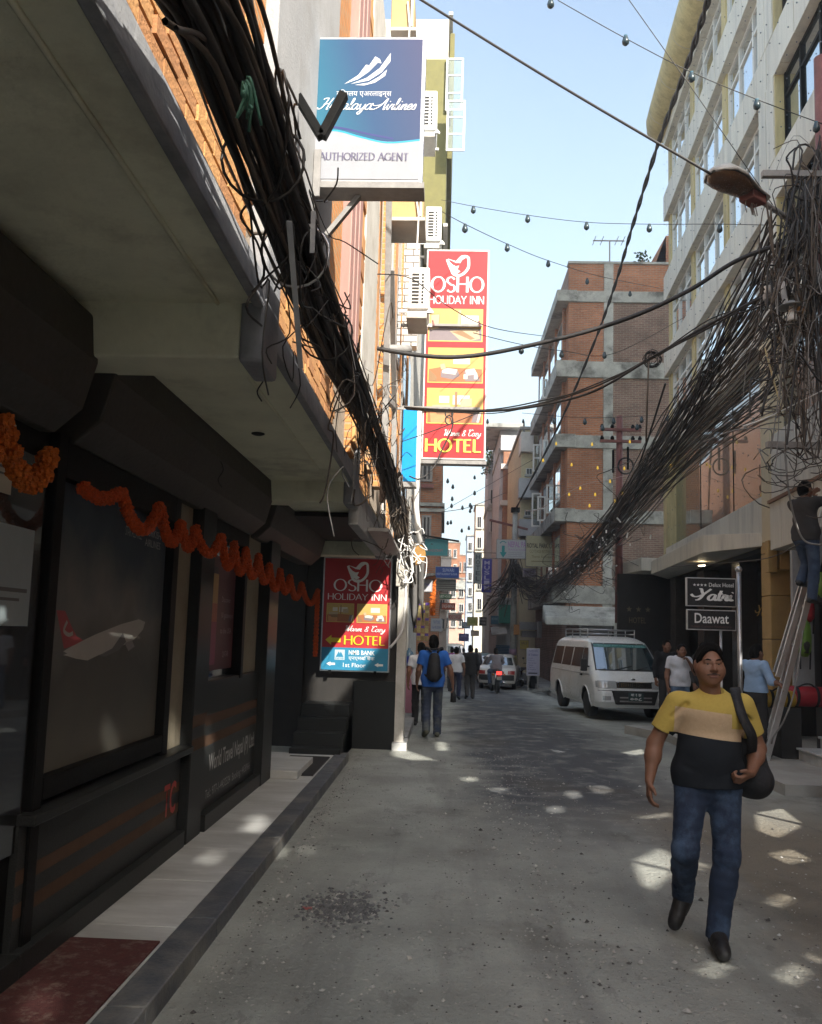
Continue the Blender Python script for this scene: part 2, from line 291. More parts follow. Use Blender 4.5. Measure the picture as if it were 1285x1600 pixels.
def ribbons(txt, font, w, contrast=0, serif=0, slant=0, smooth=True):
    tris = []; x = 0; k = 0
    for ch in txt:
        st, adv = font[ch]
        for line in st:
            p = [Vector((a+x, b, 0)) for a, b in line]
            if smooth and len(p) > 2: p = crom(p, 4)
            vs = []
            for i, q in enumerate(p):
                d = (p[min(i+1, len(p)-1)]-p[max(i-1, 0)]).normalized(); n = Vector((-d.y, d.x, 0))
                ww = w*(1-contrast*abs(d.x)**1.5)
                if font is SCRIPT: ww = w*(.55+.45*abs(d.y))
                vs += [q+n*ww/2, q-n*ww/2]
            tris.append((vs, [(2*i, 2*i+1, 2*i+3, 2*i+2) for i in range(len(p)-1)], k)); k += 1
            if serif and len(line) >= 2:
                for q in (line[0], line[-1]):
                    if q[1] in (0, 1): tris.append(([Vector((q[0]+x-serif, q[1]-.03, 0)), Vector((q[0]+x+serif, q[1]-.03, 0)), Vector((q[0]+x+serif, q[1]+.03, 0)), Vector((q[0]+x-serif, q[1]+.03, 0))], [(0,1,2,3)], k)); k += 1
        x += adv
    if slant: tris = [([Vector((v.x+slant*v.y, v.y, 0)) for v in vs], f, k) for vs, f, k in tris]
    return tris
class Panel:
    """A flat printed face: fractions u (right) and v (down) of a rectangle that stands in the scene."""
    def __init__(s, root, o, U, V, n): s.root = root; s.o = Vector(o); s.U = Vector(U); s.V = Vector(V); s.n = Vector(n).normalized(); s.k = 1
    def p(s, u, v, lay=None): return s.o+s.U*u+s.V*v+s.n*(.0003*(s.k if lay is None else lay))
    def poly(s, pts, m, name='print', lay=None):
        mb = MB(); mb.add([s.p(u, v, lay) for u, v in pts], [tuple(range(len(pts)))]); s.k += 1 if lay is None else 0
        o = mb.build(name, m, s.root)
        if len(pts) > 4:
            bm = bmesh.new(); bm.from_mesh(o.data); bmesh.ops.triangulate(bm, faces=bm.faces); bm.to_mesh(o.data); bm.free()
        return o
    def rect(s, u0, v0, u1, v1, m, name='print'): return s.poly([(u0,v0),(u1,v0),(u1,v1),(u0,v1)], m, name)
    def rects(s, lst, m, name='print'):
        mb = MB()
        for (u0,v0,u1,v1) in lst: mb.add([s.p(u0,v0), s.p(u1,v0), s.p(u1,v1), s.p(u0,v1)], [(0,1,2,3)])
        s.k += 1; return mb.build(name, m, s.root)
    def line(s, pts, w, m, name='print', smooth=True):                   # w as a fraction of the width
        P = [Vector((a*s.U.length, -b*s.V.length, 0)) for a, b in pts]
        if smooth: P = crom(P, 5)
        mb = MB(); vs = []; uu = s.U.normalized(); vv = s.V.normalized(); W = w*s.U.length
        for i, q in enumerate(P):
            d = (P[min(i+1, len(P)-1)]-P[max(i-1, 0)]).normalized(); n = Vector((-d.y, d.x, 0))
            for sg in (1, -1):
                t = q+n*sg*W/2; vs.append(s.o+uu*t.x-vv*t.y+s.n*(.0003*s.k))
        mb.add(vs, [(2*i, 2*i+1, 2*i+3, 2*i+2) for i in range(len(P)-1)]); s.k += 1
        return mb.build(name, m, s.root)
    def text(s, txt, u0, v0, u1, v1, m, bold=0, name='lettering'):
        cu = bpy.data.curves.new('t', 'FONT'); cu.body = txt; cu.resolution_u = 3; cu.offset = bold
        ob = bpy.data.objects.new('t', cu); COL.objects.link(ob)
        me = bpy.data.meshes.new_from_object(ob.evaluated_get(bpy.context.evaluated_depsgraph_get()))
        bpy.data.objects.remove(ob); n = len(me.vertices)
        co = np.zeros(n*3); me.vertices.foreach_get('co', co); co = co.reshape(-1, 3)
        if n == 0: return None
        lo = co.min(0); sz = np.maximum(co.max(0)-lo, 1e-6)
        a = (co-lo)/sz; off = wloc(s.root)
        o = np.array(s.o-off+s.n*(.0003*s.k)); U = np.array(s.U); V = np.array(s.V)
        pos = o+np.outer(u0+a[:,0]*(u1-u0), U)+np.outer(v1-a[:,1]*(v1-v0), V)
        me.vertices.foreach_set('co', pos.ravel()); me.materials.clear(); s.k += 1
        return link(name, me, m, s.root)
    def strokes(s, txt, font, u0, v0, u1, v1, m, w=.16, contrast=0, serif=0, slant=0, name='lettering'):
        tr = ribbons(txt, font, w, contrast, serif, slant); A = [v for t in tr for v in t[0]]
        x0, x1 = min(v.x for v in A), max(v.x for v in A); y0, y1 = min(v.y for v in A), max(v.y for v in A); mb = MB()
        for vs, fs, k in tr:
            mb.add([s.o+s.U*(u0+(v.x-x0)/(x1-x0)*(u1-u0))+s.V*(v1-(v.y-y0)/(y1-y0)*(v1-v0))+s.n*(.0003*s.k+.00003*k) for v in vs], fs)
        s.k += 3; return mb.build(name, m, s.root)
def sign_box(root, x0, x1, y, z0, z1, depth, frame, face, fw=.03):
    """Light box facing the camera: case and printed face; returns the panel of its face."""
    MB().box(x0, x1, y, y+depth, z0, z1).build('case', frame, root, bevel=.006)
    MB().box(x0+fw, x1-fw, y-.004, y+.004, z0+fw, z1-fw).build('sign_face', face, root)
    return Panel(root, (x0+fw, y-.004, z1-fw), (x1-x0-2*fw, 0, 0), (0, 0, -(z1-z0-2*fw)), (0,-1,0))
def side_panel(root, x, y0, y1, z0, z1): return Panel(root, (x, y0, z1), (0, y1-y0, 0), (0,0,-(z1-z0)), (1,0,0))
WHITE = paint((.75,.74,.72), .4); RED = paint((.50,.045,.045), .4); YEL = paint((.55,.33,.08), .45); LEM = paint((.55,.42,.10), .4); TEAL = paint((.03,.22,.32), .4)
# ---------------------------------------------------------------- ground
def build_ground():
    ys = [-40, -10, 0, 15]+[15+i*5 for i in range(1, 10)]+[80, 150, 400, 1500]; xs = [-1500, -60, -8, -1.2, 0, 1.5, 3, 4.5, 8, 60, 1500]; vs = []; fs = []
    for y in ys:
        for x in xs: vs.append((x, y, gz(y)))
    n = len(xs)
    for j in range(len(ys)-1):
        for i in range(n-1): fs.append((j*n+i, j*n+i+1, (j+1)*n+i+1, (j+1)*n+i))
    m = bpy.data.materials.new('dusty_street'); m.use_nodes = True; N = m.node_tree.nodes; L = m.node_tree.links; b = N['Principled BSDF']
    b.inputs['Roughness'].default_value = .9; b.inputs['Specular IOR Level'].default_value = .3
    g = N.new('ShaderNodeNewGeometry'); sp = N.new('ShaderNodeSeparateXYZ'); L.new(g.outputs['Position'], sp.inputs[0])
    def noise(sc, det=8, rg=.65, st=None):
        t = N.new('ShaderNodeTexNoise'); t.inputs['Scale'].default_value = sc; t.inputs['Detail'].default_value = det; t.inputs['Roughness'].default_value = rg
        src = g.outputs['Position']
        if st: mp = N.new('ShaderNodeMapping'); mp.inputs['Scale'].default_value = st; L.new(src, mp.inputs[0]); src = mp.outputs[0]
        L.new(src, t.inputs[0]); return t.outputs[0]
    def rng(s, a, c, lo=0, hi=1):
        r = N.new('ShaderNodeMapRange'); r.inputs[1].default_value = a; r.inputs[2].default_value = c; r.inputs[3].default_value = lo; r.inputs[4].default_value = hi; L.new(s, r.inputs[0]); return r.outputs[0]
    def math_(op, a, c):
        q = N.new('ShaderNodeMath'); q.operation = op
        for i, t in enumerate((a, c)):
            if isinstance(t, (int, float)): q.inputs[i].default_value = t
            else: L.new(t, q.inputs[i])
        return q.outputs[0]
    def mixc(f, a, c):
        x = N.new('ShaderNodeMix'); x.data_type = 'RGBA'; L.new(f, x.inputs[0])
        for i, t in ((6, a), (7, c)):
            if isinstance(t, tuple): x.inputs[i].default_value = (*t, 1)
            else: L.new(t, x.inputs[i])
        return x.outputs[2]
    c = mixc(rng(noise(.9), .35, .7), (.38,.39,.35), (.225,.23,.205))                            # packed dust
    wob = math_('MULTIPLY_ADD', noise(.7, 3), 1.6); 
    xw = math_('ADD', sp.outputs['X'], rng(noise(.5, 4), 0, 1, -.9, .9))
    asph = math_('MULTIPLY', rng(xw, .15, .7), rng(xw, 2.3, 3.1, 1, 0)); asph = math_('MULTIPLY', asph, rng(sp.outputs['Y'], 6.5, 9.5))
    asph = math_('MULTIPLY', asph, rng(noise(2.2, 6), .25, .5))
    c = mixc(asph, c, (.078,.083,.092))                                                              # worn asphalt strip
    sand = math_('MULTIPLY', rng(xw, 1.6, 2.4), rng(sp.outputs['Y'], 10.5, 8.0)); c = mixc(sand, c, (.19,.165,.125))  # brown sand on the right
    trk = rng(noise(1.0, 6, .6, (1.6,.16,1)), .5, .64, 0, .5); c = mixc(trk, c, (.14,.14,.135)); crk = rng(noise(3.2, 9, .75, (1,.5,1)), .585, .60, 0, .28); c = mixc(crk, c, (.085,.083,.08))
    wet = math_('MULTIPLY', rng(noise(.55, 5), .54, .66), rng(sp.outputs['X'], -.9, .4)); c = mixc(math_('MULTIPLY', wet, .55), c, (.085,.075,.06))
    c = mixc(rng(noise(38, 3), .60, .72, 0, .55), c, (.09,.085,.075)); c = mixc(rng(noise(55, 3), .62, .72, 0, .5), c, (.34,.32,.28))
    L.new(c, b.inputs['Base Color'])
    h = math_('ADD', math_('MULTIPLY', noise(14, 8), 1.0), math_('MULTIPLY', noise(90, 4), .5))
    vo = N.new('ShaderNodeTexVoronoi'); vo.inputs['Scale'].default_value = 34; L.new(g.outputs['Position'], vo.inputs[0]); h = math_('ADD', h, math_('MULTIPLY', vo.outputs[0], -.35))
    bp = N.new('ShaderNodeBump'); bp.inputs['Strength'].default_value = .75; bp.inputs['Distance'].default_value = .03; L.new(h, bp.inputs['Height']); L.new(bp.outputs[0], b.inputs['Normal'])
    MB().add(vs, fs).build('street', m, None, kind='structure')
    M['street'] = m
build_ground()
# ---------------------------------------------------------------- pavement on the left
WX = -1.95                                                               # shop front plane
FXL = -0.95                                                              # upper facade plane
pav = MB().box(-2.4, -1.40, -3, 11.6, -.2, .075).build('pavement', M['mortar'], None, kind='structure')
ty = -2.9
while ty < 11.5:
    L_ = random.choice((.82, .9, .86)); MB().box(-2.35, -1.405, ty, min(ty+L_-.006, 11.55), .076, .1+random.uniform(-.002,.002)).build('tile', M['marble'], pav, bevel=.003); ty += L_
ty = -2.9
while ty < 11.6:
    L_ = random.choice((1.05, .95, 1.15)); MB().box(-1.40, -1.225, ty, min(ty+L_-.005, 11.65), -.2, .105+random.uniform(-.003,.004)).build('kerb_stone', M['kerb'], pav, bevel=.008); ty += L_
tag(MB().box(-1.93, -1.415, 2.6, 4.55, .101, .113).build('doormat', M['redmat'], None, bevel=.004), 'worn dark red carpet mat on the marble pavement in front of the shop', 'mat')
gm = thing('rubber_doormat', 'black ribbed rubber mat by the dark entrance', 'mat', (-1.66, 10.4, .1), None)
MB().box(-1.93, -1.42, 9.75, 11.2, .101, .112).build('base', M['grate'], gm)
for i in range(22): MB().box(-1.925, -1.425, 9.78+i*.064, 9.78+i*.064+.034, .112, .122).build('rib', M['grate'], gm)
# ---------------------------------------------------------------- travel agency building
bA = thing('travel_agency_building', 'brick and plaster building with concrete overhang above the black granite travel shop', 'building', (-3, 5, 0))
def partA(mb, name, m, **k): return mb.build(name, m, bA, **k)
BEAMS = [(.0, 3.0), (4.08, 3.0), (8.36, 2.97), (12.3, 2.80)]
bays = [(-4, -.15, 3.3), (.15, 3.95, 3.27), (4.25, 8.2, 3.17), (8.52, 12.1, 3.06)]
for (y0, y1, z) in bays:
    partA(MB().box(-3.2, FXL-.002, y0-.2, y1+.2, z, z+.15), 'soffit_slab', M['soffit'])
    partA(MB().hexa([(FXL,y0,z-.02),(FXL+.05,y0,z-.02),(FXL+.05,y1,z-.02),(FXL,y1,z-.02)], [(FXL,y0,z+.17),(FXL+.03,y0,z+.17),(FXL+.03,y1,z+.17),(FXL,y1,z+.17)]), 'slab_edge', M['slabedge'], bevel=.008)
for (y, z) in BEAMS:
    partA(MB().box(-3.2, FXL-.06, y-.16, y+.16, z, z+.6), 'beam', M['soffit'], bevel=.012)
    partA(MB().box(FXL-.06, FXL+.06, y-.17, y+.17, z-.02, z+.62), 'beam_end', M['slabedge'], bevel=.02)
# upper wall: brick panels laid brick by brick between plaster columns
def bricks(y0, y1, z0, z1, x, root, m=None, dep=.1, shared={}):
    if 'b' not in shared:
        o = MB().box(-dep, 0, -.112, .112, -.032, .032).build('brick', M['obrick'], None); shared['b'] = o.data; bpy.data.objects.remove(o)
    r = 0; z = z0+.035; off = wloc(root)
    while z < z1:
        y = y0+(.112 if r % 2 else .0)+.06
        while y < y1-.05:
            o = bpy.data.objects.new('brick', shared['b']); COL.objects.link(o); o.parent = root
            o.location = Vector((x+random.uniform(-.005,.005), y+random.uniform(-.004,.004), z+random.uniform(-.003,.003)))-off
            o.rotation_euler = (random.uniform(-.01,.01), random.uniform(-.01,.01), random.uniform(-.012,.012)); y += .238
        r += 1; z += .0765
partA(MB().box(-3.2, FXL-.033, -4, 12.75, 3.36, 9.0), 'wall_core', M['mortar'])
bricks(1.6, 3.9, 3.45, 4.55, FXL-.02, bA)
bricks(4.5, 7.0, 3.35, 3.98, FXL-.02, bA)
bricks(8.75, 10.6, 3.3, 3.85, FXL-.02, bA)
ob2 = brickmat('orange_brick_side', (.56,.25,.09), (.48,.20,.07), (.40,.28,.17), 'y', dirt=.15)
M['ob2'] = ob2
def face(y0, y1, z0, z1, m, name='wall', x=FXL, d=.05, bevel=0): return partA(MB().box(x-.06, x+d, y0, y1, z0, z1), name, m, bevel=bevel)
face(-4, 1.6, 3.44, 9, M['ob2'], 'brick_wall', d=-.012); face(1.6, 3.9, 4.6, 9, M['ob2'], 'brick_wall', d=-.012)
face(3.9, 4.5, 3.62, 9, M['paleplaster'], 'column', d=.055, bevel=.01)
face(4.5, 6.15, 4.02, 9, M['paleplaster'], 'plaster_wall', d=.02)
face(6.15, 7.0, 4.02, 9, M['ob2'], 'brick_wall', d=-.012)
pinkm = mat('pinkish_timber', (.36,.20,.17), .6, .1, 6, .1, 40, stretch=(4,4,.5))
for yy in (7.02, 7.32, 7.62): partA(MB().box(FXL-.05, FXL+.07, yy, yy+.22, 3.95, 8.5), 'window_frame', pinkm, bevel=.01)
face(7.86, 8.2, 3.4, 9, M['ob2'], 'brick_wall', d=.03)
for z in range(0, 22): partA(MB().box(FXL+.03, FXL+.05+random.uniform(0,.02), 7.87, 8.19, 3.5+z*.24, 3.5+z*.24+.215), 'brick_block', M['obrick'], bevel=.012)
face(8.2, 9.6, 3.85, 9, M['plaster'], 'column', d=.07, bevel=.012)
face(9.6, 12.75, 3.85, 9, M['plaster'], 'plaster_wall', d=.0)
for yy in (9.75, 10.9): partA(MB().box(FXL-.02, FXL+.06, yy, yy+.3, 3.6, 9), 'brick_strip', M['ob2'])
for (ya, za, yb, zb) in ((9.7,7.2,10.3,4.6),(10.3,4.6,12.2,5.0),(10.3,4.6,10.3,3.3),(12.1,5.0,12.1,3.4),(10.6,6.4,12.0,4.9)):
    partA(MB().bar((FXL+.16,ya,za),(FXL+.16,yb,zb),.07,.07), 'steel_strut', M['greysteel'], bevel=.004)
partA(MB().tube([(FXL+.12,10.2,5.2),(FXL+.3,10.35,5.25),(FXL+.42,10.5,5.3)], .055, 12), 'pipe_stub', M['greysteel'], smooth=True)
# dark ducts hung under the overhang
for (y0, y1) in ((-3, .0), (.1, 3.98), (4.2, 8.25), (8.5, 12.0)):
    d_ = [(-2.1,2.64),(-1.9,2.63),(-1.77,2.75),(-1.71,2.98),(-1.73,3.2),(-1.80,3.26),(-2.1,3.26)]
    partA(MB().prism([(x, y0, z) for x, z in d_], (0, y1-y0, 0)), 'duct', M['duct'], bevel=.012)
# ground floor
partA(MB().box(-3.2, -2.12, -4, 9.7, -.1, 3.3), 'back_wall', M['dark'])
def gf(y0, y1, z0, z1, m, name, x=WX, d=.0, x0=-2.11, bevel=.006): return partA(MB().box(x0, x+d, y0, y1, z0, z1), name, m, bevel=bevel)
def yw(px, py): return PX_(px, py, WX)
stripe = mat('stripe_print', (.10,.06,.04), .75, .1, 8, .05, spec=.1)
gf(-3, 3.2, .1, .62, M['granite'], 'base_panel'); gf(-3, 3.2, .62, 2.7, M['darkgl'], 'window_pane', d=-.05)
for y in (-1.5, .4, 2.0): gf(y, y+.12, .62, 2.66, M['blackframe'], 'window_frame')
gf(3.15, 4.08, .1, 2.66, M['blackframe'], 'window_frame', d=-.02)
gf(3.35, 4.05, .66, 2.5, M['darkgl'], 'window_pane', d=.0, bevel=0)
# window with the aeroplane poster
gf(4.08, 4.18, .1, 2.66, M['blackframe'], 'window_frame', d=.03); gf(5.95, 6.07, .8, 2.66, M['blackframe'], 'window_frame', d=.03)
gf(4.18, 5.95, .86, .97, M['blackframe'], 'window_frame', d=.03); gf(4.18, 5.95, 2.45, 2.66, M['blackframe'], 'window_frame', d=.03)
gf(4.0, 6.45, .1, .78, M['granite'], 'base_panel', d=.015); gf(4.0, 6.52, .78, .83, M['granite'], 'window_sill', d=.09, bevel=.008); gf(4.0, 6.48, .1, .22, M['granite'], 'plinth', d=.07)
gf(2.0, 4.0, .1, .22, M['granite'], 'plinth', d=.07)
gf(6.07, 6.62, .83, 2.66, M['wallbeige'], 'pillar', d=-.02)
gf(6.52, 6.9, .1, 2.66, M['granite'], 'pilaster', d=.07, bevel=.01); gf(6.62, 6.72, .1, 2.66, M['blackframe'], 'window_frame', d=.04)
gf(6.95, 9.1, .1, 1.28, M['granite'], 'base_panel', d=.02); gf(6.95, 9.15, .1, .23, M['granite'], 'plinth', d=.09)
gf(6.72, 8.15, 1.28, 2.55, M['darkgl'], 'window_pane', d=-.06, bevel=0); gf(8.15, 8.25, 1.25, 2.66, M['blackframe'], 'window_frame', d=.03); gf(6.72, 8.2, 2.5, 2.66, M['blackframe'], 'window_frame', d=.03)
gf(8.25, 9.0, 1.28, 2.66, M['wallbeige'], 'pillar', d=-.02); gf(9.0, 9.5, .1, 2.66, M['granite'], 'pilaster', d=.1, bevel=.01)
partA(MB().box(-2.11, -1.55, 9.5, 10.6, .1, .19), 'door_step', M['marble'], bevel=.01)
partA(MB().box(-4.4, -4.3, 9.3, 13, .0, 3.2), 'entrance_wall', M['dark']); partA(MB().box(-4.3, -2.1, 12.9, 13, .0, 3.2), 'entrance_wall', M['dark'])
for i in range(4): partA(MB().box(-2.0-.0, -1.32, 11.45+i*.3, 13, .0, .17*(i+1)), 'entrance_step', M['granite'], bevel=.008)
partA(MB().box(-2.12, -1.0, 9.5, 12.1, 3.0, 3.05), 'entrance_ceiling', M['dark']); partA(MB().box(FXL+.06, -.655, 9.6, 12.6, 2.86, 2.90), 'shadow_tray', M['greysteel']); partA(MB().box(FXL-.05, FXL+.055, 8.6, 12.7, 2.80, 3.04), 'shadow_fascia', M['paleplaster'], bevel=.01)  # tray plate and fascia board added to cast the lower sign's diagonal shadow
# stripes, logo and lettering printed on the granite
p1 = side_panel(bA, WX+.016, 4.0, 6.45, .1, .78); p1.rects([(.0,.30,1,.40),(.0,.52,1,.62)], stripe)
p1.text('TC', .86, .26, .97, .60, paint((.40,.03,.02)), .02)
p2 = side_panel(bA, WX+.021, 6.95, 9.1, .1, 1.28); p2.rects([(0,.24,1,.31),(0,.38,1,.45)], stripe)
p2.text('World Travel Nepal (P) Ltd.',   .13, .52, .93, .68, paint((.40,.40,.39)), .01); p2.text('Tel.: 977-1-4432324  Booking: 4438966',   .10, .76, .86, .84, paint((.28,.28,.28)))
p3 = side_panel(bA, WX+.071, 6.52, 6.9, .1, 2.66); p3.rects([(0,.63,1,.665),(0,.70,1,.735)], stripe)
# ---------------------------------------------------------------- posters in the shop windows
pw = thing('aeroplane_poster', 'large grey sky poster of a white aeroplane with red tail in the shop window', 'poster', (WX-.03, 4.18, .97))
skym = bpy.data.materials.new('poster_sky'); skym.use_nodes = True; N_ = skym.node_tree.nodes; L_ = skym.node_tree.links
g_ = N_.new('ShaderNodeNewGeometry'); s_ = N_.new('ShaderNodeSeparateXYZ'); L_.new(g_.outputs['Position'], s_.inputs[0]); n_ = N_.new('ShaderNodeTexNoise'); n_.inputs['Scale'].default_value = 2.4; n_.inputs['Detail'].default_value = 8; L_.new(g_.outputs['Position'], n_.inputs[0])
a_ = N_.new('ShaderNodeMath'); a_.operation = 'MULTIPLY_ADD'; L_.new(n_.outputs[0], a_.inputs[0]); a_.inputs[1].default_value = .9; L_.new(s_.outputs['Z'], a_.inputs[2])
r_ = N_.new('ShaderNodeMapRange'); r_.inputs[1].default_value = 1.2; r_.inputs[2].default_value = 2.9; L_.new(a_.outputs[0], r_.inputs[0]); cr_ = N_.new('ShaderNodeValToRGB'); L_.new(r_.outputs[0], cr_.inputs[0])
for p_, c_ in ((0, (0.144,0.135,0.108)), (.4, (0.099,0.099,0.090)), (.62, (0.171,0.171,0.162)), (.85, (0.054,0.077,0.099))):
    e_ = cr_.color_ramp.elements.new(p_); e_.color = (*c_, 1)
cr_.color_ramp.elements[len(cr_.color_ramp.elements)-1].color = (.03,.04,.055,1)
L_.new(cr_.outputs[0], N_['Principled BSDF'].inputs['Base Color']); N_['Principled BSDF'].inputs['Roughness'].default_value = .6; N_['Principled BSDF'].inputs['Specular IOR Level'].default_value = .2
MB().box(WX-.06, WX-.03, 4.18, 5.95, .97, 2.45).build('sheet', skym, pw)
pp = side_panel(pw, WX-.03, 4.18, 5.95, .97, 2.45)
bodyw = paint((.36,.35,.32)); redt = paint((.32,.045,.05)); gry = paint((.10,.10,.10)); 
def onp(pts):                                                            # picture points laid on the poster plane
    q = [PX_(x*.3502, 850+y*.3502, WX-.03) for x, y in pts]; return [((p.y-4.18)/1.77, (2.45-p.z)/1.48) for p in q]
pp.poly(onp([(262,492),(300,468),(350,440),(430,402),(540,358),(620,336),(648,348),(638,382),(600,426),(520,468),(440,496),(390,520),(340,512),(300,500)]), bodyw, 'aeroplane_body')
pp.poly(onp([(252,296),(290,298),(318,366),(342,412),(372,430),(330,452),(285,468)]), redt, 'tail_fin'); pp.line(onp([(300,345),(285,385),(305,405),(325,398)]), .012, bodyw)
pp.poly(onp([(206,482),(268,474),(300,488),(268,502)]), gry, 'tail_plane'); pp.poly(onp([(440,498),(500,466),(548,396),(562,436),(530,474),(470,502)]), gry, 'wing'); pp.poly(onp([(555,442),(588,430),(600,458),(572,478)]), paint((.22,.21,.2)), 'engine')
pp.text('TURKISH\nAIRLINES', .76, .06, .93, .14, paint((.32,.32,.33))); pp.text('STAR ALLIANCE', .56, .08, .72, .12, paint((.28,.28,.28)))
pq = thing('destination_poster', 'dark red and purple travel poster with glowing orange arch in the second shop window', 'poster', (WX-.05, 7.2, 1.35))
MB().box(WX-.056, WX-.05, 7.15, 8.1, 1.35, 2.35).build('sheet', paint((.10,.025,.03)), pq)
pr = side_panel(pq, WX-.05, 7.15, 8.1, 1.35, 2.35)
pr.rect(.02,.1,.33,.95, paint((.05,.03,.04))); pr.rect(.08,.16,.36,.42, paint((.42,.26,.10))); pr.rect(.08,.42,.36,.58, paint((.36,.10,.06))); pr.rect(.08,.58,.36,.95, paint((.24,.04,.09)))
pr.text('Discover\n\n10 gateways\n\nto the USA', .5, .35, .95, .68, paint((.36,.30,.28)))
pr.text('QATAR', .62, .84, .85, .9, paint((.36,.30,.28)))
for (y0, y1, z0, z1, c, lb) in ((3.62,3.95,1.7,2.15,(.30,.36,.38),'small pale poster of sky above black text in the dark corner window'), (3.4,3.62,.95,1.5,(.40,.40,.30),'narrow cream leaflet with green leaf taped low in the corner window'), (3.5,3.7,2.28,2.6,(.46,.42,.33),'cream paper taped at the top of the corner window')):
    q = thing('leaflet', lb, 'poster', (WX+.004, y0, z0), None); MB().box(WX+.001, WX+.004, y0, y1, z0, z1).build('sheet', paint(c), q)
    s5 = side_panel(q, WX+.004, y0, y1, z0, z1); s5.rects([(.1,.62,.9,.66),(.1,.72,.7,.75)], gry)
# ---------------------------------------------------------------- sign wall at the end of the arcade
wl2 = thing('sign_wall', 'black tiled end wall carrying the lower red hotel sign', 'wall', (-1.2, 13, 0))
MB().box(-2.1, -.70, 12.95, 13.3, 0, 3.1).build('wall', M['dark'], wl2); MB().box(-1.32, -.695, 12.9, 12.96, 0, 1.0).build('granite_panel', M['granite'], wl2, bevel=.006)
MB().box(-.70, -.56, 12.9, 13.3, .1, 3.2).build('corner_post', M['plaster'], wl2, bevel=.01); MB().box(-.72, -.5, 12.75, 13.4, 0, .12).build('plinth', M['marble'], wl2, bevel=.01)
# ---------------------------------------------------------------- red hotel signs
def bird(pn, cu, cv, s, m):                                              # the looping bird emblem
    a = pn.U.length/pn.V.length
    q = lambda pts: [(cu+x*s, cv+y*s*a) for x, y in pts]
    pn.line(q([(-.5,-.28),(-.42,-.05),(-.32,.18),(-.2,.42),(.05,.5),(.3,.38),(.48,.12),(.5,-.18),(.45,-.4),(.2,-.42),(.02,-.25)]), .045*s/.36, m)
    pn.poly(q([(-.5,-.32),(-.1,-.2),(.1,-.42),(.3,-.5),(.45,-.44),(.2,-.25),(.1,-.1),(-.1,-.12)]), m); pn.poly(q([(-.48,-.25),(-.25,-.02),(-.1,.05),(.06,.02),(-.02,.2),(.12,.3),(-.05,.42),(-.24,.3),(-.34,.05)]), m)
ROOMW = paint((.62,.58,.48), .4); ROOMF = paint((.20,.16,.17), .4); ROOMO = paint((.36,.13,.05), .4); ROOMB = paint((.46,.35,.22), .4); ROOMD = paint((.26,.15,.07), .4); ROOMY = paint((.50,.33,.10), .4)
def room(pn, u0, v0, u1, v1, k):
    L = lambda pts: [(u0+(u1-u0)*a, v0+(v1-v0)*b) for a, b in pts]
    pn.rect(u0, v0, u1, v1, LEM); pn.poly(L([(.02,.03),(.98,.03),(.98,.97),(.02,.97)]), ROOMY)
    pn.poly(L([(.02,.62),(.25,.55),(.98,.6),(.98,.97),(.02,.97)]), ROOMF if k == 0 else ROOMO)
    pn.poly(L([(.60,.2),(.92,.2),(.92,.52),(.60,.5)]) if k == 0 else L([(.46,.2),(.76,.2),(.76,.46),(.46,.46)]), ROOMW)
    if k == 0:
        pn.poly(L([(.05,.2),(.2,.18),(.2,.6),(.05,.66)]), ROOMB); pn.line(L([(.03,.18),(.21,.16),(.19,.58)]), .012, ROOMD, smooth=False)
        pn.poly(L([(.4,.68),(.7,.62),(.92,.62),(.95,.9),(.78,.97),(.6,.97)]), ROOMB); pn.poly(L([(.42,.7),(.62,.66),(.86,.9),(.78,.94)]), ROOMD); pn.poly(L([(.55,.05),(.6,.03),(.58,.55),(.53,.6)]), ROOMB)
    elif k == 1:
        pn.poly(L([(.24,.68),(.32,.6),(.55,.66),(.58,.8),(.46,.9),(.24,.84)]), ROOMF); pn.poly(L([(.26,.64),(.36,.58),(.54,.62),(.5,.76),(.27,.72)]), ROOMW); pn.poly(L([(.66,.66),(.86,.62),(.95,.92),(.68,.94)]), ROOMF)
        pn.poly(L([(.68,.62),(.84,.58),(.9,.74),(.7,.78)]), ROOMW); pn.poly(L([(.65,.75),(.72,.75),(.72,.88),(.65,.88)]), ROOMW); pn.poly(L([(.84,.75),(.9,.75),(.9,.88),(.84,.88)]), ROOMW)
        pn.poly(L([(.03,.62),(.18,.84),(.16,.95),(.04,.95)]), ROOMD); pn.poly(L([(.22,.48),(.3,.45),(.33,.6),(.24,.62)]), ROOMB)
    else:
        pn.poly(L([(.06,.66),(.2,.7),(.4,.74),(.4,.97),(.08,.97)]), paint((.52,.24,.10))); pn.poly(L([(.15,.6),(.4,.58),(.42,.75),(.18,.74)]), ROOMD); pn.poly(L([(.1,.48),(.42,.46),(.42,.58),(.1,.6)]), ROOMB)
        pn.poly(L([(.85,.62),(.96,.6),(.9,.95),(.8,.95)]), ROOMF); pn.poly(L([(.94,.62),(.98,.62),(.93,.95),(.89,.95)]), ROOMW); pn.poly(L([(.22,.22),(.4,.22),(.4,.42),(.22,.42)]), ROOMW)
        pn.poly(L([(.5,.1),(.54,.1),(.54,.55),(.5,.58)]), ROOMD); pn.poly(L([(.6,.3),(.8,.28),(.8,.5),(.6,.52)]), ROOMB)
def xz(px0, px1, py0, py1, y):
    cx, cy = (px0+px1)/2, (py0+py1)/2
    return PY_(px0, cy, y).x, PY_(px1, cy, y).x, PY_(cx, py1, y).z, PY_(cx, py0, y).z
redface = mat('red_print', (.40,.030,.035), .5, .06, 6, .03, spec=.3)
y = 12.82; x0, x1, z0, z1 = xz(503, 611, 871, 1050, y)
sg = thing('hotel_sign', 'lower red hotel sign with a blue bank strip on the black end wall', 'sign', (x0, y, z0))
